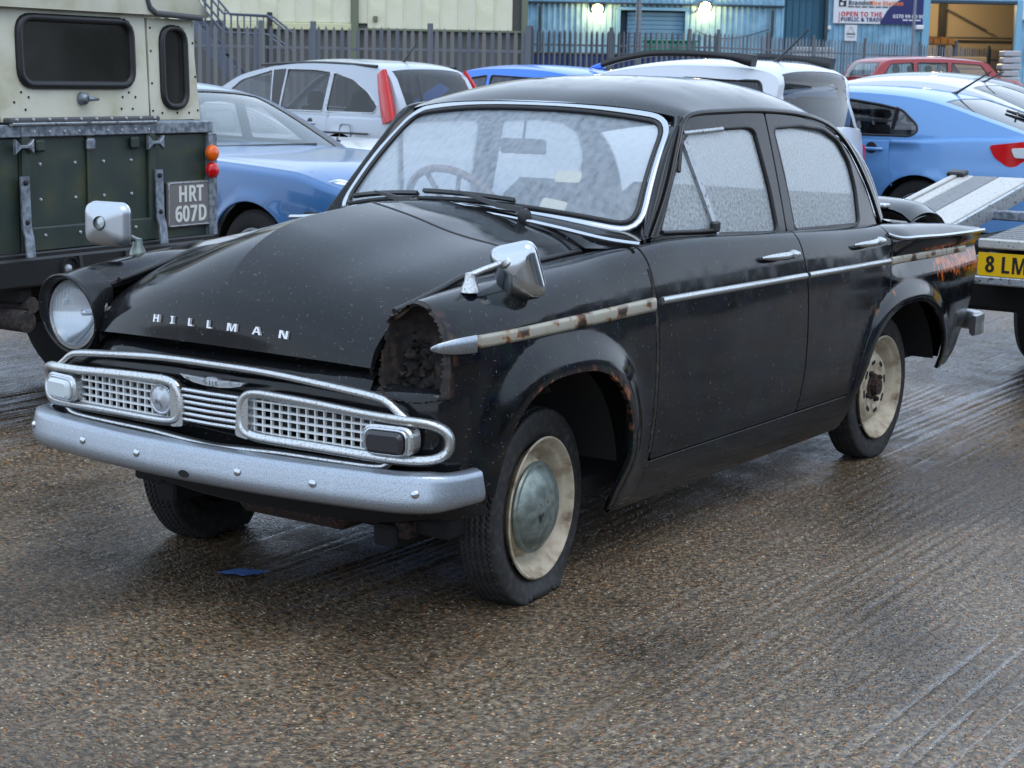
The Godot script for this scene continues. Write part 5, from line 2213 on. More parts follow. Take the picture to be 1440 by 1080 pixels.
func modern_car(o: Node3D, c: Dictionary) -> void:
	var w: float = c.w
	var bx := PackedFloat64Array(c.bx)
	var by := PackedFloat64Array(c.by)
	var wx := PackedFloat64Array([c.xr, c.xr + 0.12, c.xr + 0.45, c.xr + 1.2, c.xf - 1.2, c.xf - 0.5, c.xf - 0.15, c.xf])
	var ww := PackedFloat64Array([w * 0.74, w * 0.86, w * 0.95, w, w, w * 0.94, w * 0.78, w * 0.55])
	var crease: float = c.get("crease", 0.0)
	var ar: float = c.wr + 0.05
	var axles: Array = c.axles
	var low := func(x: float, s: float) -> Vector3:
		var yb := ip(x, bx, by)
		var hw := ip(x, wx, ww)
		if s <= 1.0:
			var y := lerpf(0.22, yb, s)
			var z := hw * (1.0 - 0.07 * pow(1.0 - s, 2.2) - 0.05 * pow(s, 5.0))
			if crease > 0.0:
				z -= 0.018 * ss(crease, crease - 0.03, y) * ss(crease - 0.3, crease - 0.1, y)
			for axx in axles:
				var d := Vector2(x - axx, y - c.wr).length()
				z += 0.015 * (1.0 - ss(ar, ar + 0.07, d))
			return Vector3(x, y, z)
		var t := (s - 1.0) / 0.6
		return Vector3(x, yb + 0.045 * (1.0 - pow(1.0 - t, 3.0)), hw * 0.95 * (1.0 - t))
	var holes := []
	for axx in axles:
		var h := PackedVector2Array()
		for k in 25:
			var a := PI * k / 24.0
			var x: float = axx + cos(a) * ar
			var y: float = c.wr + sin(a) * ar
			h.append(Vector2(x, (y - 0.22) / (ip(x, bx, by) - 0.22)))
		h.append(Vector2(axx - ar, -0.3))
		h.append(Vector2(axx + ar, -0.3))
		holes.append(h)
	var ref := V((c.xr + c.xf) * 0.5, 0.5, 0)
	var names := {0: "rear_quarter", 1: "rear_door", 2: "front_door", 3: "front_wing"}
	var cuts: Array = c.doors
	var xs := [c.xr] + cuts + [c.xf]
	for k in xs.size() - 1:
		var a: float = xs[k] + (0.004 if k > 0 else 0.0)
		var b: float = xs[k + 1] - (0.004 if k < xs.size() - 2 else 0.0)
		var sl: float = c.get("gap_lean", 0.0)
		var m := MB.new()
		var poly := PackedVector2Array([Vector2(a + (sl if k > 0 else 0.0), 0.0), Vector2(b + (sl if k < xs.size() - 2 else 0.0), 0.0), Vector2(b, 0.7), Vector2(b, 1.0), Vector2(b, 1.04), Vector2(a, 1.04), Vector2(a, 1.0), Vector2(a, 0.7)])
		if k == xs.size() - 2:
			poly = PackedVector2Array([Vector2(a, 0.0), Vector2(b, 0.0), Vector2(b, 1.10), Vector2(a, 1.10)])
		if k == 0:
			poly = PackedVector2Array([Vector2(a, 0.0), Vector2(b + (sl if xs.size() > 2 else 0.0), 0.0), Vector2(b, 0.7), Vector2(b, 1.04), Vector2(a, 1.10)])
		m.trim(low, poly, holes, 0.08, 0.09, ref, 0.015)
		var nm: String = names[k] if xs.size() == 5 else ["rear_quarter", "door", "front_wing"][mini(k, 2)]
		part(nm, m, c.paint, o)
		part(nm, mir(m), c.paint, o)
	# bonnet and tail tops
	var gx0: float = c.roof[c.roof.size() - 1].x
	var gx1: float = c.roof[0].x
	for q in [["bonnet", gx1 - 0.25, c.xf], ["tail", c.xr, gx0 + 0.3]]:
		var rows := []
		for r in 17:
			var x := lerpf(q[1], q[2], r / 16.0)
			var row := PackedVector3Array()
			for k in 21:
				var a := lerpf(-1.0, 1.0, k / 20.0)
				var p: Vector3 = low.call(x, 1.6 - 0.53 * absf(a))
				p.z *= signf(a) if a != 0.0 else 0.0
				row.append(p)
			rows.append(row)
		var m := MB.new()
		m.grid(rows, false, false, V((q[1] + q[2]) * 0.5, 0.0, 0))
		part(q[0], m, c.paint, o)
	# ends
	for e in [[c.xf, 1.0, "front_bumper"], [c.xr, -1.0, "rear_bumper"]]:
		var rows := []
		for r in 9:
			var s := r / 8.0 * 1.1
			var row := PackedVector3Array()
			for k in 17:
				var a := lerpf(-1.0, 1.0, k / 16.0)
				var p: Vector3 = low.call(e[0], s)
				p.z = p.z * a
				p.x += e[1] * (0.16 * (1.0 - a * a) * (1.0 - 0.35 * s) + 0.03 * sin(PI * minf(s, 1.0)))
				row.append(p)
			rows.append(row)
		var m := MB.new()
		m.grid(rows, false, false, ref)
		part(e[2], m, c.paint, o)
	# greenhouse
	var belt: float = c.belt
	var tumble: float = c.get("tumble", 0.32)
	var gz := func(x: float, y: float) -> float: return minf(ip(x, wx, ww), w) * 0.935 - maxf(0.0, y - belt) * tumble - 0.10 * maxf(0.0, y - belt) * maxf(0.0, y - belt)
	var side := func(x: float, y: float) -> Vector3: return V(x, y, gz.call(x, y))
	var outline := PackedVector2Array()
	var rp: Array = smooth(c.roof, 8)
	for p in rp:
		outline.append(Vector2(p.x, p.y - 0.012))
	for k in 9:
		var x := lerpf(gx0, gx1, (k + 0.0) / 8.0)
		outline.append(Vector2(x, ip(x, bx, by) - 0.02))
	var wins: Array = c.wins
	var grown := []
	for q in wins:
		grown.append(rounded(q, 0.04, 4))
	var m := MB.new()
	m.trim(side, outline, grown, 0.12, 0.12, ref, 0.02)
	part("side_frame", m, c.paint, o)
	part("side_frame", mir(m), c.paint, o)
	for q in grown:
		var g := MB.new()
		g.trim(func(x: float, y: float) -> Vector3: return side.call(x, y) - V(0, 0, 0.014), Geometry2D.offset_polygon(q, 0.02)[0], [], 0.2, 0.2, ref, 0.004)
		var ed := []
		for p in q:
			ed.append(side.call(p.x, p.y) - V(0, 0, 0.004))
		var em := MB.new()
		em.tube(ed, 0.012, 6, true)
		for k in 2:
			var ww2 := part("side_window", g if k == 0 else mir(g), c.get("glass", M.tinted_glass), o)
			part("window_seal", em if k == 0 else mir(em), c.get("seal", M.black_rubber), ww2)
	var n: int = rp.size() - 1
	var over := func(t: float, a: float) -> Vector3:
		var f := clampf(t, 0.0, 1.0) * n
		var k := mini(int(f), n - 1)
		var p: Vector2 = rp[k].lerp(rp[k + 1], f - k)
		var q := 1.0 - a * a
		var top := sin(PI * clampf(t, 0, 1))
		var z: float = gz.call(p.x, p.y) + 0.002
		var bow: float = 0.10 * ss(0.42, 0.0, t) - 0.08 * ss(0.58, 1.0, t)
		return V(p.x + bow * q, p.y + (0.055 * top) * (1.0 - pow(absf(a), 2.6)) - 0.012 * pow(absf(a), 8.0), z * a)
	var t1: float = float(c.iw) / (c.roof.size() - 1)
	var t2: float = float(c.ir) / (c.roof.size() - 1)
	var rf := MB.new()
	rf.trim(over, PackedVector2Array([Vector2(t1, -1), Vector2(t2, -1), Vector2(t2, 1), Vector2(t1, 1)]), [], 0.03, 0.12, ref, 0.01)
	part("roof", rf, c.paint, o)
	for q in [["windscreen", 0.0, t1, c.get("screen", M.clear_glass)], ["rear_window", t2, 1.0, c.get("glass", M.tinted_glass)]]:
		var a0: float = q[1] + (0.0 if q[1] == 0.0 else 0.012)
		var a1: float = q[2] - (0.012 if q[1] == 0.0 else 0.0)
		var hole := PackedVector2Array([Vector2(a0 + 0.01, -0.87), Vector2(a1 - 0.01, -0.87), Vector2(a1 - 0.01, 0.87), Vector2(a0 + 0.01, 0.87)])
		if q[0] == "rear_window" and c.has("rear_cut"):
			hole = PackedVector2Array([Vector2(a0 + 0.01, -0.87), Vector2(lerpf(a0, a1, c.rear_cut), -0.87), Vector2(lerpf(a0, a1, c.rear_cut), 0.87), Vector2(a0 + 0.01, 0.87)])
		var fr := MB.new()
		fr.trim(over, PackedVector2Array([Vector2(q[1], -1), Vector2(q[2], -1), Vector2(q[2], 1), Vector2(q[1], 1)]), [hole], 0.04, 0.12, ref, 0.01)
		part("%s_frame" % q[0], fr, c.get("frame", c.paint) if q[0] == "windscreen" else c.paint, o)
		var g := MB.new()
		g.trim(func(u: float, v: float) -> Vector3: return over.call(u, v) - V(0, 0.006, 0), hole, [], 0.04, 0.15, ref, 0.004)
		part(q[0], g, q[3], o)
	# seats and floor seen through the glass
	var sx := lerpf(gx0, gx1, 0.52)
	for z in [-0.36, 0.36]:
		for x in [sx, sx - 0.85]:
			var s := MB.new()
			s.box(tf(V(x, belt - 0.22, z * w / 0.85), V(0, 0, 12)), V(0.16, 0.62, 0.46), 0.06)
			s.box(tf(V(x - 0.08, belt + 0.17, z * w / 0.85), V(0, 0, 10)), V(0.10, 0.20, 0.26), 0.05)
			part("seat", s, M.dark_seat, o)
	var fl := MB.new()
	fl.box(tf(V((c.xr + c.xf) * 0.5, 0.30, 0)), V(c.xf - c.xr - 0.5, 0.12, w * 1.35), 0.03)
	fl.box(tf(V(gx1 + 0.12, belt - 0.14, 0)), V(0.5, 0.2, w * 1.6), 0.06)
	part("floor_and_dash", fl, M.black_plastic, o)
	for k in axles.size():
		for s in [-1.0, 1.0]:
			wheel_into(o, V(axles[k], c.wr, s * (w - 0.13)), c.wr, s)
			var ah := MB.new()
			ah.lathe(along(V(axles[k], c.wr, s * (w - 0.32)), V(0, 0, s)), [Vector2(0.0, 0.0), Vector2(ar + 0.02, 0.0), Vector2(ar + 0.02, 0.25)], 24)
			part("arch_liner", ah, M.black_void, o)


func car_node(called: String, label: String, x: float, z: float, yaw: float, y := 0.0) -> Node3D:
	return thing(called, label, "car", V(x, y, z), deg_to_rad(yaw), "cars parked in the yard")


func door_handle(o: Node3D, at: Vector3, ma: Material) -> void:
	var s := signf(at.z)
	var h := MB.new()
	h.tube([at + V(-0.10, 0, -0.01 * s), at + V(-0.07, 0.0, 0.035 * s), at + V(0.07, 0.0, 0.035 * s), at + V(0.10, 0, -0.01 * s)], 0.016, 8)
	part("door_handle", h, ma, o)
	var c := MB.new()
	c.lathe(along(at + V(0.0, 0.010, -0.004 * s), V(0, 0, signf(at.z))), [Vector2(0.055, 0), Vector2(0.05, 0.006), Vector2(0, 0.007)], 16)
	part("handle_recess", c, M.black_plastic, o)


func whip(o: Node3D, at: Vector3, tip: Vector3, called := "aerial") -> void:
	var a := MB.new()
	a.tube([at, at.lerp(tip, 0.12), tip], 0.010, 6, false, [3.0, 1.2, 0.6])
	part(called, a, M.black_plastic, o)


func poly_on(o: Node3D, called: String, f: Callable, poly: PackedVector2Array, ma: Material, lift := 0.012) -> void:
	var m := MB.new()
	m.trim(func(u: float, v: float) -> Vector3:
		var p: Vector3 = f.call(u, v)
		return p + Vector3(0, 0, signf(p.z) * lift), poly, [], 0.1, 0.1, V(0, 0.5, 0), 0.02)
	part(called, m, ma, o)


func make_background_cars() -> void:
	# blue saloon facing right, right-hand side towards the camera
	var j := car_node("blue_saloon_car", "metallic blue saloon with oval headlights parked beside the old green off-roader", -4.67, 3.80, 80.2)
	modern_car(j, {"paint": M.blue_paint, "frame": M.black_plastic, "w": 0.91, "xr": -3.95, "xf": 0.98, "belt": 0.98, "wr": 0.33, "axles": [-2.90, 0.0], "doors": [-2.7, -2.0, -0.95],
		"bx": [-3.95, -3.5, -2.7, -1.5, -0.8, 0.3, 0.70, 0.90, 0.98], "by": [0.80, 0.94, 0.96, 0.95, 0.94, 0.90, 0.80, 0.70, 0.58],
		"roof": [Vector2(-1.12, 0.955), Vector2(-1.62, 1.18), Vector2(-1.98, 1.30), Vector2(-2.4, 1.35), Vector2(-2.9, 1.31), Vector2(-3.35, 1.13), Vector2(-3.65, 0.96)], "iw": 2, "ir": 4,
		"wins": [pts([-1.58, 0.98, -2.02, 1.245, -2.22, 1.27, -2.24, 0.98]), pts([-2.32, 0.98, -2.30, 1.27, -2.7, 1.25, -3.1, 1.10, -3.15, 0.99])]})
	var hl := MB.new()
	for q in [[0.62, 0.765, 0.715, 0.112, 0.1]]:
		var x := along(V(q[0], q[1], q[2]), V(0.72, 0.30, 0.62))
		var pr := []
		for k in 9:
			var t := k / 8.0
			pr.append(Vector2(q[3] * cos(t * PI / 2.0), 0.022 * sin(t * PI / 2.0)))
		hl.lathe(x * Transform3D(Basis.from_scale(V(1.0, 1, 0.85))), pr, 32, 1.0)
		hl.lathe(x * Transform3D(Basis.from_scale(V(1.0, 1, 0.85))), [Vector2(q[3] + 0.012, -0.03), Vector2(q[3] + 0.012, 0.004), Vector2(q[3] - 0.004, 0.008)], 32)
	part("headlight", hl, M.lamp_glass, j)
	part("headlight", mir(hl), M.lamp_glass, j)
	var jw := MB.new()
	jw.tube([V(-1.08, 0.975, 0.5), V(-0.99, 0.985, 0.0), V(-1.06, 0.985, -0.5)], 0.014, 6)
	part("wiper", jw, M.black_plastic, j)
	# white car beyond it, only its bonnet in view
	var wc := car_node("white_hatchback_car", "white hatchback whose bonnet shows between the blue saloon and the silver estate", -6.42, 4.65, 80.2)
	modern_car(wc, {"paint": M.white_paint, "w": 0.88, "xr": -4.45, "xf": 0.95, "belt": 0.98, "wr": 0.31, "axles": [-3.2, 0.0], "doors": [-3.75, -3.3, -2.4],
		"bx": [-4.45, -3.8, -2.4, -0.4, 0.6, 0.85, 0.95], "by": [0.88, 0.92, 0.92, 0.93, 0.86, 0.74, 0.60],
		"roof": [Vector2(-2.35, 0.93), Vector2(-2.75, 1.08), Vector2(-3.05, 1.16), Vector2(-3.4, 1.19), Vector2(-3.9, 1.15), Vector2(-4.3, 0.94)], "iw": 2, "ir": 4,
		"wins": [pts([-2.75, 0.96, -3.05, 1.10, -3.25, 1.13, -3.27, 0.96]), pts([-3.35, 0.96, -3.33, 1.13, -3.8, 1.10, -3.95, 0.98])]})
	whip(wc, V(-0.55, 0.965, 0.35), V(-0.58, 1.0, 0.33), "washer_jet")
	# silver estate car, rear towards the right
	var v := car_node("silver_estate_car", "silver crossover estate with tall red tail lights parked before the grey fence", -13.46, 9.84, -99.8)
	var cr := {"paint": M.silver_paint, "w": 0.91, "xr": -0.18, "xf": 4.32, "belt": 0.97, "wr": 0.35, "axles": [0.72, 3.35], "doors": [0.98, 1.98, 3.05], "gap_lean": 0.08,
		"bx": [-0.18, 0.3, 3.2, 3.9, 4.2, 4.32], "by": [0.97, 0.97, 0.97, 0.93, 0.82, 0.65], "seal": M.aluminium, "rear_cut": 0.72,
		"roof": [Vector2(3.75, 0.98), Vector2(3.2, 1.30), Vector2(2.75, 1.47), Vector2(1.9, 1.585), Vector2(1.0, 1.59), Vector2(0.22, 1.53), Vector2(-0.05, 1.25), Vector2(-0.17, 0.95)], "iw": 2, "ir": 5, "tumble": 0.22,
		"wins": [pts([3.40, 1.02, 2.85, 1.37, 2.25, 1.50, 2.14, 1.00]), pts([1.96, 1.0, 1.96, 1.515, 1.40, 1.51, 1.09, 1.485, 1.10, 1.0]), pts([1.05, 1.0, 1.04, 1.48, 0.66, 1.40, 0.36, 1.25, 0.16, 1.08, 0.20, 1.0])]}
	modern_car(v, cr)
	var rail := MB.new()
	var rr := []
	for k in 17:
		var t := k / 16.0
		rr.append(V(lerpf(2.55, 0.30, t), lerpf(1.53, 1.565, sin(PI * t)) + 0.03, -0.655))
	rail.tube(rr, 0.022, 6)
	part("roof_rail", rail, M.black_plastic, v)
	part("roof_rail", mir(rail), M.black_plastic, v)
	for s in [-1.0, 1.0]:
		var tl := MB.new()
		tl.sweep([V(0.20, 1.50, 0.69 * s), V(0.10, 1.30, 0.745 * s), V(-0.02, 1.05, 0.80 * s), V(-0.06, 0.90, 0.81 * s)], [Vector2(-0.10, -0.05), Vector2(0.09, -0.05), Vector2(0.095, 0.004), Vector2(-0.08, 0.010)], V(0.3, 0.4, s), false, true, false, [0.75, 1.0, 1.15, 1.2])
		part("tail_light", tl, M.red_lens, v)
	poly_on(v, "pillar_cover", func(x: float, y: float) -> Vector3: return V(x, y, -(0.851 - maxf(0.0, y - 0.97) * 0.22 - 0.10 * pow(maxf(0.0, y - 0.97), 2.0))), pts([1.985, 1.0, 1.985, 1.515, 2.23, 1.50, 2.12, 1.0]), M.black_plastic, 0.004)
	door_handle(v, V(1.30, 0.855, -0.885), M.silver_paint)
	var strip := MB.new()
	strip.box(tf(V(1.9, 0.755, -0.912)), V(2.2, 0.022, 0.016), 0.004)
	strip.box(tf(V(0.52, 0.755, -0.890), V(0, 3, 0)), V(0.6, 0.022, 0.016), 0.004)
	part("side_moulding", strip, M.black_plastic, v)
	var ff := MB.new()
	var fl := []
	for p in rounded(rect(0.20, 0.20, Vector2(0.62, 0.76)), 0.05, 4):
		fl.append(V(p.x, p.y, -0.893))
	ff.tube(fl, 0.006, 5, true)
	part("fuel_flap", ff, M.galvanised, v)
	whip(v, V(0.55, 1.62, 0.0), V(0.30, 1.86, 0.0))
	# vivid blue car: only its roof shows
	var bl := car_node("bright_blue_car", "bright blue car with a shark fin aerial, only its roof showing", -17.72, 10.84, -99.8)
	modern_car(bl, {"paint": M.vivid_blue_paint, "w": 0.90, "xr": -1.5, "xf": 2.9, "belt": 1.06, "wr": 0.33, "axles": [-0.7, 1.95], "doors": [-0.3, 0.6, 1.6],
		"bx": [-1.5, -1.0, 1.7, 2.4, 2.8, 2.9], "by": [1.0, 1.06, 1.06, 1.0, 0.85, 0.65],
		"roof": [Vector2(2.15, 1.08), Vector2(1.6, 1.38), Vector2(1.15, 1.545), Vector2(0.3, 1.59), Vector2(-0.6, 1.545), Vector2(-1.15, 1.42), Vector2(-1.45, 1.05)], "iw": 2, "ir": 5,
		"wins": [pts([1.6, 1.10, 1.15, 1.42, 0.7, 1.48, 0.68, 1.10]), pts([0.6, 1.10, 0.62, 1.48, -0.5, 1.44, -0.9, 1.12])]})
	var sf := MB.new()
	sf.prism(tf(V(-0.82, 1.60, 0)), pts([-0.14, 0.0, 0.16, 0.0, 0.06, 0.045, -0.08, 0.085, -0.13, 0.075]), 0.06, 0.012)
	part("shark_fin_aerial", sf, M.vivid_blue_paint, bl)
	# white off-roader with black rails
	var y := car_node("white_estate_car", "white crossover with black roof rails behind the roof of the black saloon", -9.60, 2.95, -90.8)
	modern_car(y, {"paint": M.white_paint, "w": 0.90, "xr": -0.12, "xf": 3.5, "belt": 1.08, "wr": 0.34, "axles": [0.72, 2.8], "doors": [0.95, 1.5, 2.3],
		"bx": [-0.12, 0.3, 2.4, 3.1, 3.42, 3.5], "by": [1.08, 1.08, 1.08, 1.0, 0.86, 0.7], "tumble": 0.14, "rear_cut": 0.80,
		"roof": [Vector2(2.55, 1.10), Vector2(2.15, 1.34), Vector2(1.82, 1.48), Vector2(1.35, 1.57), Vector2(0.8, 1.60), Vector2(0.10, 1.55), Vector2(0.02, 1.30), Vector2(-0.11, 1.0)], "iw": 2, "ir": 5,
		"wins": [pts([2.2, 1.12, 1.85, 1.38, 1.55, 1.44, 1.5, 1.12]), pts([1.42, 1.12, 1.42, 1.465, 0.95, 1.49, 0.95, 1.12]), pts([0.87, 1.12, 0.87, 1.49, 0.17, 1.475, 0.08, 1.12])]})
	var yr := MB.new()
	var rp := []
	var sc := []
	for k in 21:
		var t := k / 20.0
		rp.append(V(lerpf(1.66, 0.22, t), lerpf(1.545, 1.585, minf(1.0, t * 3.0)) + 0.10 * pow(sin(PI * clampf(t, 0.02, 0.98)), 0.35), -0.73))
		sc.append(1.0 + 0.9 * ss(0.8, 1.0, t))
	yr.sweep(rp, [Vector2(-0.025, -0.02), Vector2(0.025, -0.02), Vector2(0.025, 0.03), Vector2(-0.025, 0.03)], Vector3.UP, false, true, false, sc)
	part("roof_rail", yr, M.black_plastic, y)
	part("roof_rail", mir(yr), M.black_plastic, y)
	var bk := MB.new()
	bk.box(tf(V(0.075, 1.545, 0.05), V(0, 0, 20)), V(0.06, 0.035, 0.34), 0.01)
	part("high_brake_light", bk, M.red_lens, y)
	whip(y, V(0.35, 1.63, -0.1), V(0.06, 1.90, -0.1))
	for s in [-1.0, 1.0]:
		var tl := MB.new()
		tl.box(tf(V(-0.07, 0.84, 0.70 * s)), V(0.10, 0.24, 0.14), 0.03)
		part("tail_light", tl, M.red_lens, y)
	# light blue hatch on the right
	var rd := car_node("light_blue_hatchback_car", "light blue liftback with a red and white tail light beside the car transporter", -11.62, 2.49, -90.8)
	modern_car(rd, {"paint": M.sky_blue_paint, "w": 0.88, "xr": -1.22, "xf": 3.5, "belt": 1.0, "wr": 0.32, "axles": [0.0, 2.6], "doors": [0.28, 1.22, 2.25], "gap_lean": -0.16, "crease": 0.955,
		"bx": [-1.22, -1.05, -0.5, 0.2, 2.3, 2.9, 3.35, 3.5], "by": [1.00, 1.05, 1.04, 1.0, 0.99, 0.93, 0.80, 0.62], "rear_cut": 0.93,
		"roof": [Vector2(2.75, 1.0), Vector2(2.1, 1.24), Vector2(1.7, 1.34), Vector2(1.0, 1.40), Vector2(0.40, 1.388), Vector2(-0.05, 1.33), Vector2(-0.50, 1.20), Vector2(-0.95, 1.06)], "iw": 2, "ir": 5,
		"wins": [pts([2.3, 1.02, 1.75, 1.27, 1.30, 1.32, 1.28, 1.02]), pts([1.18, 1.02, 1.2, 1.335, 0.72, 1.325, 0.42, 1.285, 0.22, 1.245, 0.06, 1.12, 0.04, 1.06, 0.10, 1.02])]})
	door_handle(rd, V(0.45, 0.90, -0.845), M.sky_blue_paint)
	var bar := MB.new()
	bar.box(tf(V(0.27, 1.14, -0.785), V(-14, 0, 17)), V(0.035, 0.28, 0.02), 0.005)
	part("quarter_light_bar", bar, M.black_plastic, rd)
	for s in [-1.0, 1.0]:
		var f := func(u: float, t: float) -> Vector3:
			# wraps round the corner of the tail
			var a := clampf((u + 0.62) / -0.62, 0.0, 1.0)
			return V(-0.62 - 0.56 * sin(a * 1.35), t, s * (0.825 - 0.24 * (1.0 - cos(a * 1.45))))
		var tl := MB.new()
		tl.trim(f, rounded(pts([-0.62, 0.965, -0.66, 0.87, -0.76, 0.79, -1.22, 0.79, -1.22, 1.06]), 0.03), [], 0.05, 0.05, V(-0.4, 0.9, 0), 0.06)
		part("tail_light", tl, M.red_lens, rd, "red tail light with a white lamp in it")
		var wl := MB.new()
		wl.trim(func(u: float, t: float) -> Vector3: return f.call(u, t) + V(-0.016, 0, 0.014 * s), rounded(pts([-0.77, 0.945, -0.80, 0.870, -1.10, 0.870, -1.10, 0.965]), 0.02), [], 0.05, 0.05, V(-0.4, 0.9, 0), 0.02)
		part("reversing_lamp", wl, M.white_lens, rd)
	var wp := MB.new()
	wp.tube([V(-0.90, 1.11, 0.0), V(-0.72, 1.185, -0.06), V(-0.50, 1.255, -0.12)], 0.016, 6, false, [2.0, 1.4, 0.8])
	wp.tube([V(-0.66, 1.20, -0.30), V(-0.50, 1.255, 0.2)], 0.010, 6)
	part("rear_wiper", wp, M.black_plastic, rd)
	whip(rd, V(0.05, 1.38, 0.0), V(-0.30, 1.60, 0.0))
	# white car beyond the light blue one
	var w2 := car_node("white_coupe_car", "white coupe with a curved side window beyond the light blue liftback", -14.70, 3.69, -90.8)
	modern_car(w2, {"paint": M.white_paint, "w": 0.89, "xr": -1.5, "xf": 2.9, "belt": 1.06, "wr": 0.33, "axles": [-0.75, 1.9], "doors": [-0.1, 1.4],
		"bx": [-1.5, -1.2, -0.6, 1.6, 2.4, 2.8, 2.9], "by": [1.0, 1.06, 1.06, 1.02, 0.96, 0.8, 0.64],
		"roof": [Vector2(2.1, 1.04), Vector2(1.5, 1.32), Vector2(1.05, 1.46), Vector2(0.3, 1.515), Vector2(-0.35, 1.45), Vector2(-0.9, 1.27), Vector2(-1.35, 1.07)], "iw": 2, "ir": 4,
		"wins": [pts([1.6, 1.08, 1.1, 1.37, 0.3, 1.42, 0.28, 1.08]), pts([0.18, 1.08, 0.2, 1.42, -0.3, 1.385, -0.75, 1.23, -0.98, 1.10])]})
	for s in [-1.0, 1.0]:
		var tl := MB.new()
		tl.box(tf(V(-1.28, 1.12, 0.62 * s), V(0, 25 * s, 12)), V(0.24, 0.10, 0.26), 0.03)
		part("tail_light", tl, M.red_lens, w2)
	whip(w2, V(-0.3, 1.49, 0.0), V(-0.55, 1.62, 0.0), "shark_fin_aerial")
	# grey-green car further off
	var gg := car_node("grey_green_car", "grey green car whose roof shows before the small red car", -24.0, 7.6, -95.0, 0.03)
	modern_car(gg, {"paint": M.grey_green_paint, "w": 0.92, "xr": -2.0, "xf": 2.6, "belt": 1.05, "wr": 0.34, "axles": [-1.2, 1.6], "doors": [-0.9, 0.2, 1.3],
		"bx": [-2.0, -1.5, 1.4, 2.1, 2.5, 2.6], "by": [1.0, 1.05, 1.05, 0.98, 0.82, 0.64],
		"roof": [Vector2(1.9, 1.07), Vector2(1.3, 1.38), Vector2(0.85, 1.52), Vector2(0.0, 1.58), Vector2(-0.9, 1.53), Vector2(-1.5, 1.36), Vector2(-1.9, 1.06)], "iw": 2, "ir": 4,
		"wins": [pts([1.3, 1.09, 0.8, 1.43, -0.1, 1.48, -0.12, 1.09]), pts([-0.22, 1.09, -0.2, 1.48, -0.9, 1.44, -1.4, 1.10])]})
	# small red car far off, facing right
	var mr := car_node("small_red_car", "small dark red hatchback parked side-on before the fence at the right", -35.0, 12.5, 144.2, 0.45)
	modern_car(mr, {"paint": M.red_paint, "w": 0.86, "xr": -1.35, "xf": 3.0, "belt": 1.16, "wr": 0.33, "axles": [-0.6, 2.1], "doors": [-0.3, 0.55, 1.75],
		"bx": [-1.35, -1.0, 1.7, 2.5, 2.9, 3.0], "by": [1.1, 1.16, 1.16, 1.12, 0.95, 0.7], "tumble": 0.14,
		"roof": [Vector2(2.05, 1.18), Vector2(1.82, 1.40), Vector2(1.60, 1.53), Vector2(0.7, 1.585), Vector2(-0.3, 1.57), Vector2(-0.95, 1.50), Vector2(-1.25, 1.12)], "iw": 2, "ir": 5, "glass": M.clear_glass,
		"wins": [pts([1.75, 1.20, 1.52, 1.46, 0.75, 1.49, 0.73, 1.20]), pts([0.62, 1.20, 0.64, 1.49, -0.15, 1.48, -0.15, 1.20]), pts([-0.26, 1.20, -0.26, 1.48, -0.82, 1.44, -1.0, 1.20])]})


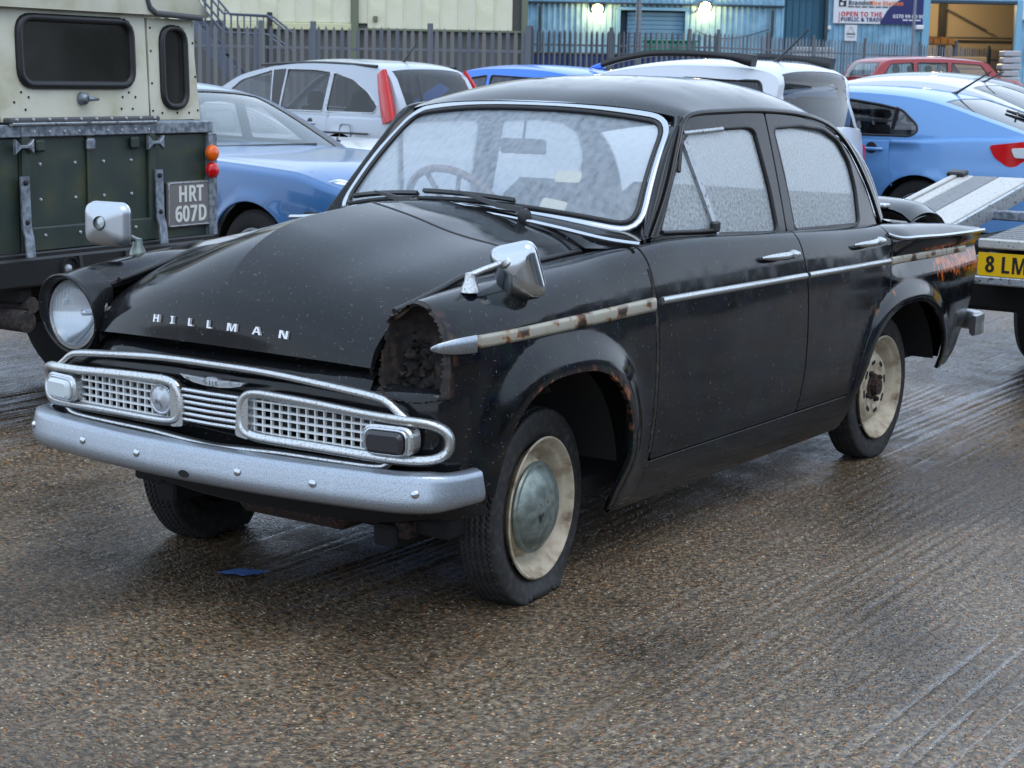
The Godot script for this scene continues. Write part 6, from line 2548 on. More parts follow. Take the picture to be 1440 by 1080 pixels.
# ================================================================ old green and cream off-roader, seen from behind
func make_offroader() -> void:
	mat("cream_paint", Color(0.76, 0.76, 0.66), 0.5)
	var cream: StandardMaterial3D = M.cream_paint
	cream.albedo_color = Color.WHITE
	cream.albedo_texture = ramp_tex(512, 0.008, 5, 81, [0.15, Color(0.66, 0.64, 0.55), 0.45, Color(0.725, 0.715, 0.64), 0.75, Color(0.755, 0.745, 0.68)])
	tri_scale(cream, 0.9)
	var green_m := mat("green_paint", Color.WHITE, 0.5)
	green_m.albedo_texture = ramp_tex(512, 0.006, 4, 82, [0.2, Color(0.13, 0.175, 0.16), 0.5, Color(0.155, 0.20, 0.18), 0.7, Color(0.18, 0.215, 0.165), 0.85, Color(0.22, 0.245, 0.17)])
	tri_scale(green_m, 1.3)
	var o := thing("old_offroader", "old four wheel drive with cream top and dark green riveted tailgate seen from behind", "off-roader", V(-1.868, 0, 2.409), deg_to_rad(4.0))
	# local x runs to the camera's left, z away into the body
	var W := 1.57
	# lower body tub: corner panels and tailgate
	for q in [[0.0, 0.385], [1.185, W]]:
		var a: float = q[0]
		var b: float = q[1]
		var m := MB.new()
		m.box(tf(V((a + b) / 2, 0.965, 0.02)), V(b - a, 0.47, 0.04), 0.006)
		part("corner_panel", m, green_m, o)
		var cap := MB.new()
		cap.box(tf(V((a + b) / 2, 1.226, -0.004)), V(b - a, 0.052, 0.03), 0.004)
		part("capping", cap, M.galvanised, o)
	for q in [[0.0, 0.72], [1.19, W - 0.0]]:
		pass
	var cs := MB.new()
	cs.box(tf(V(0.010, 0.965, -0.012)), V(0.055, 0.47, 0.03), 0.004)
	part("corner_strip", cs, M.galvanised, o)
	cs = MB.new()
	cs.box(tf(V(W - 0.010, 0.965, -0.012)), V(0.055, 0.47, 0.03), 0.004)
	part("corner_strip", cs, M.galvanised, o)
	var tg := thing_part("tailgate", o)
	var m2 := MB.new()
	m2.box(tf(V(0.785, 0.975, 0.015)), V(0.79, 0.49, 0.03), 0.004)
	part("tailgate_skin", m2, green_m, tg)
	var fr := MB.new()
	fr.box(tf(V(0.785, 0.785, -0.010)), V(0.79, 0.10, 0.022), 0.006)
	part("tailgate_bottom_rail", fr, green_m, tg)
	for x in [0.41, 1.16]:
		var st := MB.new()
		st.box(tf(V(x, 1.02, -0.010)), V(0.045, 0.40, 0.022), 0.006)
		part("tailgate_stile", st, green_m, tg)
	var rib := MB.new()
	rib.box(tf(V(0.80, 1.03, -0.008)), V(0.016, 0.38, 0.014), 0.005)
	part("tailgate_rib", rib, green_m, tg)
	var tc := MB.new()
	tc.box(tf(V(0.785, 1.226, -0.008)), V(0.80, 0.050, 0.03), 0.004)
	part("tailgate_capping", tc, M.galvanised, tg)
	for x in [0.385, 1.185]:
		var s := MB.new()
		s.sweep([V(x, 1.045, -0.028), V(x, 0.84, -0.034), V(x + 0.004, 0.80, -0.050), V(x + 0.006, 0.72, -0.060)], [Vector2(-0.024, -0.004), Vector2(0.024, -0.004), Vector2(0.024, 0.004), Vector2(-0.024, 0.004)], V(0, 0, -1), false, true, true)
		part("tailgate_strap", s, M.galvanised, tg)
		for y in [1.02, 0.86]:
			var bt := MB.new()
			bt.lathe(along(V(x, y, -0.034), V(0, 0, -1)), [Vector2(0.012, 0), Vector2(0.010, 0.008), Vector2(0, 0.010)], 10)
			part("strap_bolt", bt, M.black_rubber, tg)
		var hk := MB.new()
		hk.prism(tf(V(x + (0.02 if x < 0.7 else -0.0), 1.165, -0.03)), pts([-0.05, 0.03, -0.02, 0.006, 0.02, 0.006, 0.05, 0.03, 0.05, -0.03, 0.02, -0.008, -0.02, -0.008, -0.05, -0.03]), 0.02, 0.003)
		part("tailgate_catch", hk, M.galvanised, tg)
	for x in [1.08, 0.79, 0.52]:
		var b := MB.new()
		b.box(tf(V(x, 1.165, -0.014)), V(0.05, 0.05, 0.022), 0.008)
		part("bracket", b, green_m if x != 0.79 else M.galvanised, tg)
	var k0 := 0
	var rv := MB.new()
	rv.lathe(along(Vector3.ZERO, V(0, 0, -1)), [Vector2(0.008, 0), Vector2(0.006, 0.004), Vector2(0, 0.005)], 8)
	var rmesh := rv.mesh()
	for x in [1.07, 0.87, 0.70, 0.53]:
		for y in [1.09, 0.945, 0.80]:
			piece("rivet", k0, rmesh, M.aluminium, tg, Transform3D(Basis.IDENTITY, V(x, y, -0.022 if y < 0.83 else 0.0)))
			k0 += 1
	for k in 9:
		piece("rivet", k0, rmesh, M.aluminium, tg, Transform3D(Basis.IDENTITY, V(0.44 + k * 0.085, 1.222, -0.023)))
		k0 += 1
	# hardtop
	var top := thing_part("hardtop", o)
	var prof := func(x0: float, x1: float) -> PackedVector2Array: return pts([x0, 1.255, x1, 1.255, x1, 1.70, x0, 1.70])
	var win := rounded(rect(0.655, 0.27, Vector2(0.815, 1.545)), 0.07)
	var door := pts([0.385, 1.262, 1.255, 1.262, 1.255, 1.86, 0.50, 1.86, 0.42, 1.82, 0.395, 1.74])
	var fz := func(x: float, y: float) -> Vector3: return V(x, y, 0.02 + 0.03 * maxf(0.0, y - 1.26))
	var dm := MB.new()
	dm.trim(fz, door, [win], 0.12, 0.12, V(0.8, 1.5, 1.0), 0.02)
	part("upper_door", dm, cream, top)
	var qwin := rounded(rect(0.155, 0.345, Vector2(0.215, 1.49)), 0.07)
	for s in 2:
		var qp := pts([0.045, 1.262, 0.372, 1.262, 0.372, 1.70, 0.085, 1.70])
		var qw := qwin
		if s == 1:
			for k in qp.size():
				qp[k].x = 1.64 - qp[k].x
			for k in qw.size():
				qw[k].x = 1.64 - qw[k].x
		var qm := MB.new()
		qm.trim(fz, qp, [qw], 0.12, 0.12, V(0.8, 1.5, 1.0), 0.02)
		part("corner_panel_upper", qm, cream, top)
		var seal := []
		for p in qw:
			seal.append(fz.call(p.x, p.y) - V(0, 0, 0.004))
		var sm := MB.new()
		sm.tube(seal, 0.016, 8, true)
		part("window_seal", sm, M.black_rubber, top)
		var g := MB.new()
		g.trim(func(x: float, y: float) -> Vector3: return fz.call(x, y) + V(0, 0, 0.006), qw, [], 0.2, 0.2, V(0.8, 1.5, 1.0), 0.004)
		part("window", g, M.tinted_glass, top)
	var seal2 := []
	for p in win:
		seal2.append(fz.call(p.x, p.y) - V(0, 0, 0.004))
	var sm2 := MB.new()
	sm2.tube(seal2, 0.018, 8, true)
	part("window_seal", sm2, M.black_rubber, top)
	var g2 := MB.new()
	g2.trim(func(x: float, y: float) -> Vector3: return fz.call(x, y) + V(0, 0, 0.006), win, [], 0.3, 0.3, V(0.8, 1.5, 1.0), 0.004)
	part("window", g2, M.tinted_glass, top)
	# gutter, roof and drip rail
	var gu := MB.new()
	gu.tube([V(0.06, 1.712, -0.005), V(0.36, 1.722, -0.005), V(0.40, 1.745, -0.005), V(0.425, 1.80, -0.003), V(0.47, 1.85, -0.0), V(0.8, 1.875, 0.0), V(1.2, 1.875, 0.0)], 0.014, 6)
	part("gutter", gu, M.interior_trim, top)
	var rf := MB.new()
	var rows := []
	for r in 13:
		var z := lerpf(-0.02, 2.3, r / 12.0)
		var row := PackedVector3Array()
		for k in 25:
			var a := lerpf(-1.0, 1.0, k / 24.0)
			row.append(V(0.82 + 0.80 * a, 1.715 + 0.25 * (1.0 - pow(absf(a), 4.0)), z))
		rows.append(row)
	rf.grid(rows, false, false, V(0.8, 1.0, 1.0))
	var er := []
	for r in 2:
		var row := PackedVector3Array()
		for k in 25:
			var a := lerpf(-1.0, 1.0, k / 24.0)
			row.append(V(0.82 + 0.80 * a, 1.715 + (0.25 * (1.0 - pow(absf(a), 4.0)) if r == 0 else 0.0), -0.018 if r == 0 else -0.002))
		er.append(row)
	rf.grid(er, false, false, V(0.8, 1.7, 1.0))
	part("roof", rf, cream, top)
	for x in [0.05, 1.59]:
		var sp := MB.new()
		sp.box(tf(V(x, 1.48, 1.2)), V(0.03, 0.45, 2.3), 0.01)
		part("hardtop_side", sp, cream, top)
	# lip over the tailgate with its row of rivets
	var lip := MB.new()
	lip.box(tf(V(0.82, 1.268, -0.016)), V(0.88, 0.022, 0.05), 0.006)
	part("drip_lip", lip, M.interior_trim, top)
	var lip2 := MB.new()
	lip2.tube([V(0.40, 1.256, -0.03), V(1.25, 1.256, -0.03)], 0.010, 8)
	part("drip_rail", lip2, M.aluminium, top)
	for k in 10:
		piece("rivet", k, rmesh, M.aluminium, top, Transform3D(Basis.IDENTITY, V(0.42 + k * 0.09, 1.272, -0.042)))
	for k in 22:
		var x: float = [0.47, 0.51, 0.55, 1.10, 1.14, 1.18, 0.49, 1.12, 0.80, 0.83, 0.86, 0.36, 0.36, 0.36, 0.36, 0.06, 0.07, 0.08, 0.30, 0.20, 0.12, 0.56][k]
		var y: float = [1.36, 1.38, 1.36, 1.36, 1.38, 1.34, 1.31, 1.31, 1.405, 1.405, 1.405, 1.30, 1.42, 1.56, 1.66, 1.30, 1.45, 1.60, 1.29, 1.29, 1.29, 1.31][k]
		var d := MB.new()
		d.lathe(along(Vector3.ZERO, V(0, 0, -1)), [Vector2(0.0055, 0), Vector2(0.005, 0.003), Vector2(0, 0.004)], 7)
		piece("screw_head", k, d.mesh(), M.rust, top, Transform3D(Basis.IDENTITY, fz.call(x, y)))
	var hd := MB.new()
	hd.lathe(along(V(0.80, 1.355, 0.02), V(0, 0, -1)), [Vector2(0.028, 0), Vector2(0.026, 0.02), Vector2(0.014, 0.035), Vector2(0, 0.036)], 14)
	hd.tube([V(0.80, 1.355, -0.012), V(0.74, 1.352, -0.018)], 0.011, 8, false, [1.2, 0.5])
	part("door_handle", hd, M.galvanised, top)
	# lamps and plate
	for q in [[1.108, M.amber_lens, "indicator_lamp"], [1.030, M.red_lens, "tail_lamp"]]:
		for x in [0.03, 1.54]:
			var lm := MB.new()
			lm.lathe(along(V(x, q[0], -0.028), V(0, 0, -1)), [Vector2(0.036, 0), Vector2(0.037, 0.012), Vector2(0.033, 0.022), Vector2(0.022, 0.030), Vector2(0, 0.033)], 24)
			part(q[2], lm, q[1], o)
	var pl := thing_part("number_plate", o)
	var pm := MB.new()
	pm.prism(tf(V(0.163, 0.883, -0.012)), rounded(rect(0.305, 0.205), 0.012, 3), 0.014, 0.002)
	part("plate", pm, mat("plate_grey", Color(0.40, 0.39, 0.39), 0.6), pl)
	var bm := MB.new()
	var br := []
	for p in rounded(rect(0.292, 0.192), 0.012, 3):
		br.append(V(0.163 + p.x, 0.883 + p.y, -0.019))
	bm.tube(br, 0.003, 5, true)
	part("plate_border", bm, M.aluminium, pl)
	var ink := mat("plate_letters", Color(0.78, 0.78, 0.76), 0.6)
	var font := SystemFont.new()
	font.font_names = PackedStringArray(["Droid Sans"])
	font.font_weight = 700
	for q in [["HRT", 0.928], ["607D", 0.838]]:
		var tm := TextMesh.new()
		tm.text = q[0]
		tm.font = font
		tm.font_size = 40
		tm.pixel_size = 0.0026
		tm.depth = 0.003
		var t := part("plate_text", tm, ink, pl)
		t.transform = Transform3D(Basis(V(-1, 0, 0), V(0, 1, 0), V(0, 0, -1)), V(0.163, q[1], -0.0205)) * Transform3D(Basis.from_scale(V(0.90, 0.97, 1)), Vector3.ZERO)
	# chassis below
	var chs := MB.new()
	chs.box(tf(V(0.785, 0.655, 0.02)), V(1.42, 0.12, 0.12), 0.01)
	chs.box(tf(V(0.785, 0.72, 0.1)), V(1.56, 0.03, 0.26), 0.006)
	part("rear_crossmember", chs, M.black_plastic, o)
	for x in [0.62, 0.90]:
		var gs := MB.new()
		gs.prism(tf(V(x, 0.645, -0.046), V(0, 90, 0)), pts([-0.02, -0.06, 0.02, -0.06, 0.004, 0.06, -0.02, 0.06]), 0.02)
		part("towing_gusset", gs, M.black_plastic, o)
	var pt := MB.new()
	pt.lathe(along(V(0.955, 0.655, -0.038), V(0, 0, -1)), [Vector2(0.052, 0), Vector2(0.050, 0.012), Vector2(0.044, 0.012), Vector2(0.040, -0.0), Vector2(0.0, 0.001)], 24)
	part("take_off_hole", pt, M.black_void, o)
	var bl := MB.new()
	bl.lathe(along(V(0.97, 0.655, -0.036), V(0, 0, -1)), [Vector2(0.022, 0), Vector2(0.018, 0.014), Vector2(0, 0.02)], 14)
	part("take_off_shaft", bl, M.aluminium, o)
	var under := MB.new()
	for x in [0.40, 1.17]:
		under.box(tf(V(x, 0.60, 1.1)), V(0.08, 0.15, 2.2), 0.01)
	under.box(tf(V(0.785, 0.80, 1.2)), V(1.5, 0.05, 2.3), 0.01)
	part("chassis_rails", under, M.black_void, o)
	var ax := MB.new()
	ax.tube([V(0.15, 0.38, 0.62), V(1.42, 0.38, 0.62)], 0.06, 12)
	ax.lathe(along(V(1.05, 0.38, 0.50), V(0, 0, 1)), [Vector2(0.0, -0.06), Vector2(0.13, -0.02), Vector2(0.17, 0.08), Vector2(0.13, 0.22), Vector2(0, 0.26)], 20)
	for x in [0.42, 1.15]:
		ax.tube([V(x, 0.52, -0.02), V(x, 0.46, 0.3), V(x, 0.44, 0.62), V(x, 0.47, 1.2)], 0.035, 8)
	part("rear_axle", ax, M.dark_rust, o)
	var ex := MB.new()
	ex.tube([V(1.22, 0.46, -0.06), V(1.22, 0.47, 0.5)], 0.045, 14)
	part("exhaust", ex, M.dark_rust, o)
	for x in [0.17, 1.40]:
		for z in [0.62, 2.85]:
			var w := thing_part("wheel", o)
			w.position = V(x, 0.38, z)
			var ty := MB.new()
			ty.lathe(along(Vector3.ZERO, V(1, 0, 0)), [Vector2(0.22, -0.085), Vector2(0.34, -0.09), Vector2(0.375, -0.07), Vector2(0.38, 0.0), Vector2(0.375, 0.07), Vector2(0.34, 0.09), Vector2(0.22, 0.085)], 40)
			part("tyre", ty, M.tyre_far, w)
			var rm := MB.new()
			rm.lathe(along(Vector3.ZERO, V(1, 0, 0)), [Vector2(0.22, -0.06), Vector2(0.10, -0.02), Vector2(0.0, 0.0)], 24)
			part("rim", rm, cream, w)
	for x in [0.015, W - 0.015]:
		var sd := MB.new()
		sd.box(tf(V(x, 1.0, 1.9)), V(0.03, 0.44, 3.3), 0.01)
		part("body_side", sd, green_m, o)
	var bn := MB.new()
	bn.box(tf(V(0.785, 1.10, 3.0)), V(1.2, 0.25, 1.1), 0.04)
	part("bonnet", bn, green_m, o)
	var bh := MB.new()
	bh.box(tf(V(0.785, 1.05, 2.35)), V(1.5, 0.5, 0.03), 0.01)
	part("bulkhead", bh, green_m, o)
	for x in [0.45, 1.12]:
		var se := MB.new()
		se.box(tf(V(x, 1.15, 1.9)), V(0.5, 0.5, 0.14), 0.05)
		part("seat", se, M.dark_seat, o)


# ================================================================ car transporter behind the saloon
func make_trailer() -> void:
	var yellow := mat("plate_yellow", Color(0.86, 0.68, 0.05), 0.4)
	var plank := mat("ramp_grey", Color.WHITE, 0.5, 0.3)
	plank.albedo_texture = ramp_tex(512, 0.05, 4, 92, [0.2, Color(0.38, 0.385, 0.39), 0.6, Color(0.46, 0.46, 0.465), 0.8, Color(0.30, 0.30, 0.30)])
	tri_scale(plank, 1.0)
	var white := mat("ramp_white", Color.WHITE, 0.45, 0.3)
	white.albedo_texture = ramp_tex(512, 0.06, 4, 93, [0.2, Color(0.66, 0.655, 0.635), 0.64, Color(0.72, 0.715, 0.695), 0.76, Color(0.52, 0.51, 0.49), 0.85, Color(0.34, 0.33, 0.32)])
	tri_scale(white, 1.2)
	var o := thing("car_transporter_trailer", "aluminium car transporter with a lifted ramp and a yellow number plate behind the black saloon", "trailer", V(-4.1, 0, -1.05))
	# lifted ramp: boards running along it
	var rp := thing_part("ramp", o)
	var slope := atan(0.153)
	# local: x away (negative), the near edge at z +0.82
	var base := Transform3D(Basis.from_euler(V(0, 0, -slope)), V(-0.30, 0.805, 1.045))
	var z := -0.225
	for q in [[0.04, white, 0.012], [0.155, white, 0.0], [0.14, plank, 0.0], [0.075, white, 0.0], [0.04, white, 0.012]]:
		var b := MB.new()
		b.box(base * tf(V(-0.17, q[2] * 0.5 - 0.02, z + q[0] / 2.0)), V(1.96, 0.04 + q[2], q[0] - 0.004), 0.005)
		part("ramp_plank", b, q[1], rp)
		z += q[0]
	var sd := MB.new()
	sd.box(base * tf(V(-0.17, -0.035, -0.238)), V(1.96, 0.085, 0.02), 0.004)
	part("ramp_side_rail", sd, M.aluminium, rp)
	var hg := MB.new()
	hg.box(base * tf(V(-1.13, 0.012, 0.20)), V(0.09, 0.03, 0.10), 0.008)
	part("ramp_hinge", hg, M.black_rubber, rp)
	# rear deck of grooved boards
	for k in 12:
		var b := MB.new()
		b.box(tf(V(-0.03 - k * 0.062, 0.745 + 0.004 * k, -0.03)), V(0.052, 0.03, 1.22), 0.008)
		part("deck_board", b, plank, o)
	var ds := MB.new()
	ds.box(tf(V(-0.35, 0.73, -0.03)), V(0.72, 0.02, 1.2), 0.003)
	part("deck_plate", ds, plank, o)
	var ed := MB.new()
	ed.box(tf(V(0.012, 0.738, -0.03)), V(0.03, 0.045, 1.24), 0.006)
	part("deck_edge", ed, white, o)
	var pl := thing_part("number_plate", o)
	var pm := MB.new()
	pm.prism(tf(V(0.012, 0.640, 0.33), V(0, 90, 0)), rounded(rect(0.52, 0.111), 0.008, 3), 0.006, 0.001)
	part("plate", pm, yellow, pl)
	var font := SystemFont.new()
	font.font_names = PackedStringArray(["Droid Sans"])
	font.font_weight = 700
	var tm := TextMesh.new()
	tm.text = "8 LMU"
	tm.font = font
	tm.font_size = 40
	tm.pixel_size = 0.00268
	tm.depth = 0.002
	tm.horizontal_alignment = HORIZONTAL_ALIGNMENT_LEFT
	var t := part("plate_text", tm, M.black_rubber, pl)
	t.transform = Transform3D(Basis(V(0, 0, -1), V(0, 1, 0), V(1, 0, 0)), V(0.0165, 0.640, 0.553)) * Transform3D(Basis.from_scale(V(0.85, 1.0, 1)), Vector3.ZERO)
	var lb := MB.new()
	lb.box(tf(V(0.0, 0.562, -0.03)), V(0.04, 0.04, 1.3), 0.006)
	part("light_bar", lb, M.aluminium, o)
	# galvanised frame behind
	var fr := MB.new()
	fr.box(tf(V(-0.80, 0.815, 0.1)), V(0.06, 0.05, 1.5), 0.006)
	fr.box(tf(V(-1.6, 0.62, 0.58)), V(3.2, 0.12, 0.06), 0.008)
	fr.box(tf(V(-1.6, 0.62, -0.62)), V(3.2, 0.12, 0.06), 0.008)
	part("chassis_frame", fr, M.galvanised, o)
	var bx := MB.new()
	bx.box(tf(V(-2.25, 0.86, 0.25)), V(0.5, 0.26, 1.1), 0.02)
	part("winch_locker", bx, white, o)
	var kn := MB.new()
	kn.lathe(along(V(-2.0, 0.90, 0.42), V(1, 0, 0)), [Vector2(0.035, 0), Vector2(0.03, 0.03), Vector2(0, 0.035)], 14)
	kn.box(tf(V(-1.99, 0.90, 0.36)), V(0.02, 0.02, 0.14), 0.004)
	part("locker_latch", kn, M.black_plastic, o)
	var dk := MB.new()
	dk.box(tf(V(-1.5, 0.56, 0.05)), V(2.6, 0.34, 1.5), 0.02)
	part("underbody", dk, M.black_void, o)
	for q in [[-1.25, 0.62], [-1.25, -0.66], [-2.05, 0.62], [-2.05, -0.66]]:
		var w := thing_part("wheel", o)
		w.position = V(q[0], 0.33, q[1])
		var ty := MB.new()
		ty.lathe(along(Vector3.ZERO, V(0, 0, signf(q[1]))), [Vector2(0.2, -0.1), Vector2(0.3, -0.1), Vector2(0.33, -0.07), Vector2(0.33, 0.07), Vector2(0.3, 0.1), Vector2(0.2, 0.1)], 36)
		part("tyre", ty, M.tyre_far, w)
		var rm := MB.new()
		rm.lathe(along(Vector3.ZERO, V(0, 0, signf(q[1]))), [Vector2(0.2, 0.08), Vector2(0.12, 0.03), Vector2(0, 0.05)], 24)
		part("rim", rm, M.galvanised, w)


# ================================================================ fences
func pale_mesh(w: float, h: float) -> Mesh:
	var m := MB.new()
	# folded steel pale with a three-pronged top
	for q in [[-1.0, 0.0], [0.0, 1.0]]:
		var a: float = q[0] * w / 2.0
		var b: float = q[1] * w / 2.0
		var za := -0.012 if q[0] < 0.0 else 0.010
		var zb := 0.010 if q[0] < 0.0 else -0.012
		var ha := h - 0.09 if q[0] < 0.0 else h
		var hb := h if q[0] < 0.0 else h - 0.09
		for s in [0.0, -0.006]:
			m.face([V(a, 0, za + s), V(b, 0, zb + s), V(b, hb, zb + s), V(a, ha, za + s)] if s == 0.0 else [V(b, 0, zb + s), V(a, 0, za + s), V(a, ha, za + s), V(b, hb, zb + s)])
	return m.mesh()


func fence_run(o: Node3D, length: float, h: float, pitch: float, pale_w: float, post_us: Array, ma: Array, y0: float) -> void:
	var rng2 := RandomNumberGenerator.new()
	rng2.seed = int(length * 100)
	var kinds := [pale_mesh(pale_w, h), pale_mesh(pale_w, h - 0.015), pale_mesh(pale_w * 0.96, h + 0.012)]
	var k := 0
	var u := pitch * 0.5
	while u < length:
		piece("pale", k, kinds[rng2.randi() % 3], ma[rng2.randi() % ma.size()], o, Transform3D(Basis.from_euler(V(0, rng2.randf_range(-0.03, 0.03), rng2.randf_range(-0.006, 0.006))), V(u, y0, 0.03)))
		u += pitch
		k += 1
	for y in [0.42, h - 0.42]:
		var r := MB.new()
		r.box(tf(V(length / 2.0, y0 + y, 0.0)), V(length, 0.055, 0.04), 0.006)
		part("rail", r, ma[0], o)
	k = 0
	var pm := MB.new()
	pm.box(tf(V(0, h / 2.0 + 0.03, 0)), V(0.11, h + 0.12, 0.06), 0.006)
	var pmesh := pm.mesh()
	for pu in post_us:
		piece("post", k, pmesh, ma[0], o, Transform3D(Basis.IDENTITY, V(pu, y0, 0.0)))
		k += 1


func make_fences() -> void:
	var a := mat("fence_steel", Color(0.36, 0.38, 0.41), 0.6, 0.3)
	var b := mat("fence_steel_brown", Color(0.42, 0.425, 0.43), 0.65, 0.2)
	var c := mat("fence_steel_pale", Color(0.44, 0.47, 0.50), 0.6, 0.3)
	var f1 := thing("palisade_fence", "grey steel palisade fence in front of the cream building and its stairs", "fence", V(-19.2, 0, 23.87), deg_to_rad(124.4))
	fence_run(f1, 9.6, 1.95, 0.152, 0.076, [1.5, 4.45, 5.45, 7.7, 9.58], [a, b, b], 0.40)
	var f2 := thing("palisade_fence", "blue grey steel palisade fence in front of the blue warehouse doors and wall lamps", "fence", V(-38.14, 0, 25.0), deg_to_rad(124.4))
	fence_run(f2, 5.33, 2.33, 0.152, 0.080, [0.03, 2.3, 4.51], [a, c, a], 0.45)
	var f3 := thing("palisade_fence", "steel palisade fence running away at the right below the hire firm's signboard", "fence", V(-41.15, 0, 20.6), deg_to_rad(176.1))
	fence_run(f3, 26.0, 2.33, 0.205, 0.105, [0.0, 2.75, 5.5, 8.9, 12.9, 15.8, 18.6, 21.4, 24.2], [a, c, c], 0.45)


# ================================================================ buildings
func label_text(parent: Node, s: String, at: Vector3, h: float, ma: Material, bold := true, stretch := 1.0) -> void:
	var font := SystemFont.new()
	font.font_names = PackedStringArray(["Droid Sans"])
	font.font_weight = 700 if bold else 400
	var tm := TextMesh.new()
	tm.text = s
	tm.font = font
	tm.font_size = 32
	tm.pixel_size = h / 23.0
	tm.depth = 0.01
	tm.horizontal_alignment = HORIZONTAL_ALIGNMENT_LEFT
	var t := part("lettering", tm, ma, parent)
	t.transform = Transform3D(Basis.from_scale(V(stretch, 1, 1)), at)


func make_buildings() -> void:
	make_cream_building()
	make_blue_warehouse()
	make_yard_clutter()


func make_cream_building() -> void:
	var kinds := []
	for k in 3:
		var m := mat("cream_cladding_%s" % ["pale", "plain", "dull"][k], Color.WHITE, 0.5)
		m.albedo_texture = ramp_tex(256, 0.012, 4, 101 + k, [0.2, Color(0.775, 0.77, 0.67), 0.6, Color([0.81, 0.80, 0.785][k], [0.81, 0.795, 0.78][k], 0.71), 0.85, Color(0.79, 0.785, 0.69)])
		tri_scale(m, 0.4)
		kinds.append(m)
	var olive := mat("olive_trim", Color(0.38, 0.41, 0.33), 0.6)
	var brown := mat("dark_base_wall", Color(0.30, 0.30, 0.29), 0.8)
	var o := thing("cream_building", "cream clad industrial building with an olive corner and a steel staircase before it", "building", V(-28.83, 0, 29.79), deg_to_rad(124.46))
	var x0 := -6.0
	var x1 := 9.0
	var wall := MB.new()
	wall.box(tf(V((x0 + x1) / 2, 4.5, -5.1)), V(x1 - x0, 9.0, 10.0), 0.02)
	part("wall", wall, brown, o)
	var pm := MB.new()
	pm.prism(tf(V(0, 0, 0)), pts([0.0, 0.0, 0.448, 0.0, 0.448, 6.2, 0.0, 6.2]), 0.03, 0.008)
	var pmesh := pm.mesh()
	var rib := MB.new()
	rib.box(tf(V(0, 3.1, 0)), V(0.04, 6.2, 0.05), 0.012)
	var rmesh := rib.mesh()
	var n := int((x1 - x0) / 0.46)
	for k in n:
		var x := x0 + k * 0.46
		var yb := 2.72 if x < 4.6 else 2.60
		piece("cladding_panel", k, pmesh, kinds[(k * 7) % 3], o, Transform3D(Basis.IDENTITY, V(x, yb, -0.06)))
		piece("cladding_rib", k, rmesh, kinds[(k * 5) % 3], o, Transform3D(Basis.IDENTITY, V(x, yb, -0.04)))
	var band := MB.new()
	band.box(tf(V(3.0, 2.62, -0.02)), V(3.3, 0.18, 0.12), 0.02)
	part("drip_flashing", band, mat("pale_flashing", Color(0.74, 0.74, 0.60), 0.5), o)
	var fl := MB.new()
	fl.box(tf(V(6.9, 2.57, -0.02)), V(4.2, 0.05, 0.12), 0.01)
	part("drip_flashing", fl, olive, o)
	for q in [[4.70, 0.18], [9.02, 0.16]]:
		var c := MB.new()
		c.box(tf(V(q[0], 4.5, 0.0)), V(q[1], 9.0, 0.16), 0.02)
		part("corner_trim", c, olive, o)
	var v := MB.new()
	v.box(tf(V(5.22, 2.84, 0.0)), V(0.11, 0.14, 0.08), 0.01)
	part("wall_vent", v, olive, o)
	var dp := MB.new()
	dp.tube([V(2.55, 0.4, 0.16), V(2.55, 2.9, 0.16), V(2.55, 2.95, 0.16)], 0.07, 10)
	part("drain_pipe", dp, M.black_plastic, o)
	# staircase
	var steel := mat("stair_steel", Color(0.33, 0.36, 0.42), 0.55, 0.3)
	var s := thing("metal_staircase", "grey steel outside staircase with handrails climbing left behind the fence", "staircase", V(-22.6, 0, 23.9), deg_to_rad(123.9))
	var y_at := func(u: float) -> float: return 2.86 - 1.17 * (u - 0.40)
	for z in [-0.45, 0.45]:
		var st := MB.new()
		st.sweep([V(-1.6, y_at.call(-1.6), z), V(2.45, y_at.call(2.45), z)], [Vector2(-0.03, -0.13), Vector2(0.03, -0.13), Vector2(0.03, 0.13), Vector2(-0.03, 0.13)], Vector3.UP, false, true, true)
		part("stringer", st, steel, s)
		for q in [[0.62], [1.0]]:
			var hr := MB.new()
			hr.tube([V(-1.6, y_at.call(-1.6) + q[0], z), V(1.45, y_at.call(1.45) + q[0], z), V(2.35, y_at.call(1.45) + q[0] - 0.03, z), V(2.75, y_at.call(1.45) + q[0] - 0.35, z)], 0.024, 6)
			part("handrail", hr, steel, s)
		var bm := MB.new()
		bm.box(tf(V(0, 0.5, 0)), V(0.022, 1.0, 0.022))
		var bmesh := bm.mesh()
		for k in 28:
			var u := -1.5 + k * 0.135
			piece("baluster", k if z < 0.0 else k + 28, bmesh, steel, s, Transform3D(Basis.IDENTITY, V(u, y_at.call(minf(u, 1.45)), z)))
	var tm := MB.new()
	tm.box(tf(V(0, 0, 0)), V(0.26, 0.03, 0.9), 0.004)
	var tmesh := tm.mesh()
	for k in 17:
		var u := -1.5 + k * 0.235
		piece("tread", k, tmesh, steel, s, Transform3D(Basis.IDENTITY, V(u, y_at.call(u) + 0.05, 0)))
	for u in [0.1, 2.3]:
		for z in [-0.45, 0.45]:
			var p := MB.new()
			p.box(tf(V(u, y_at.call(u) / 2.0 + 0.15, z)), V(0.09, y_at.call(u) - 0.2, 0.09), 0.008)
			part("support", p, steel, s)


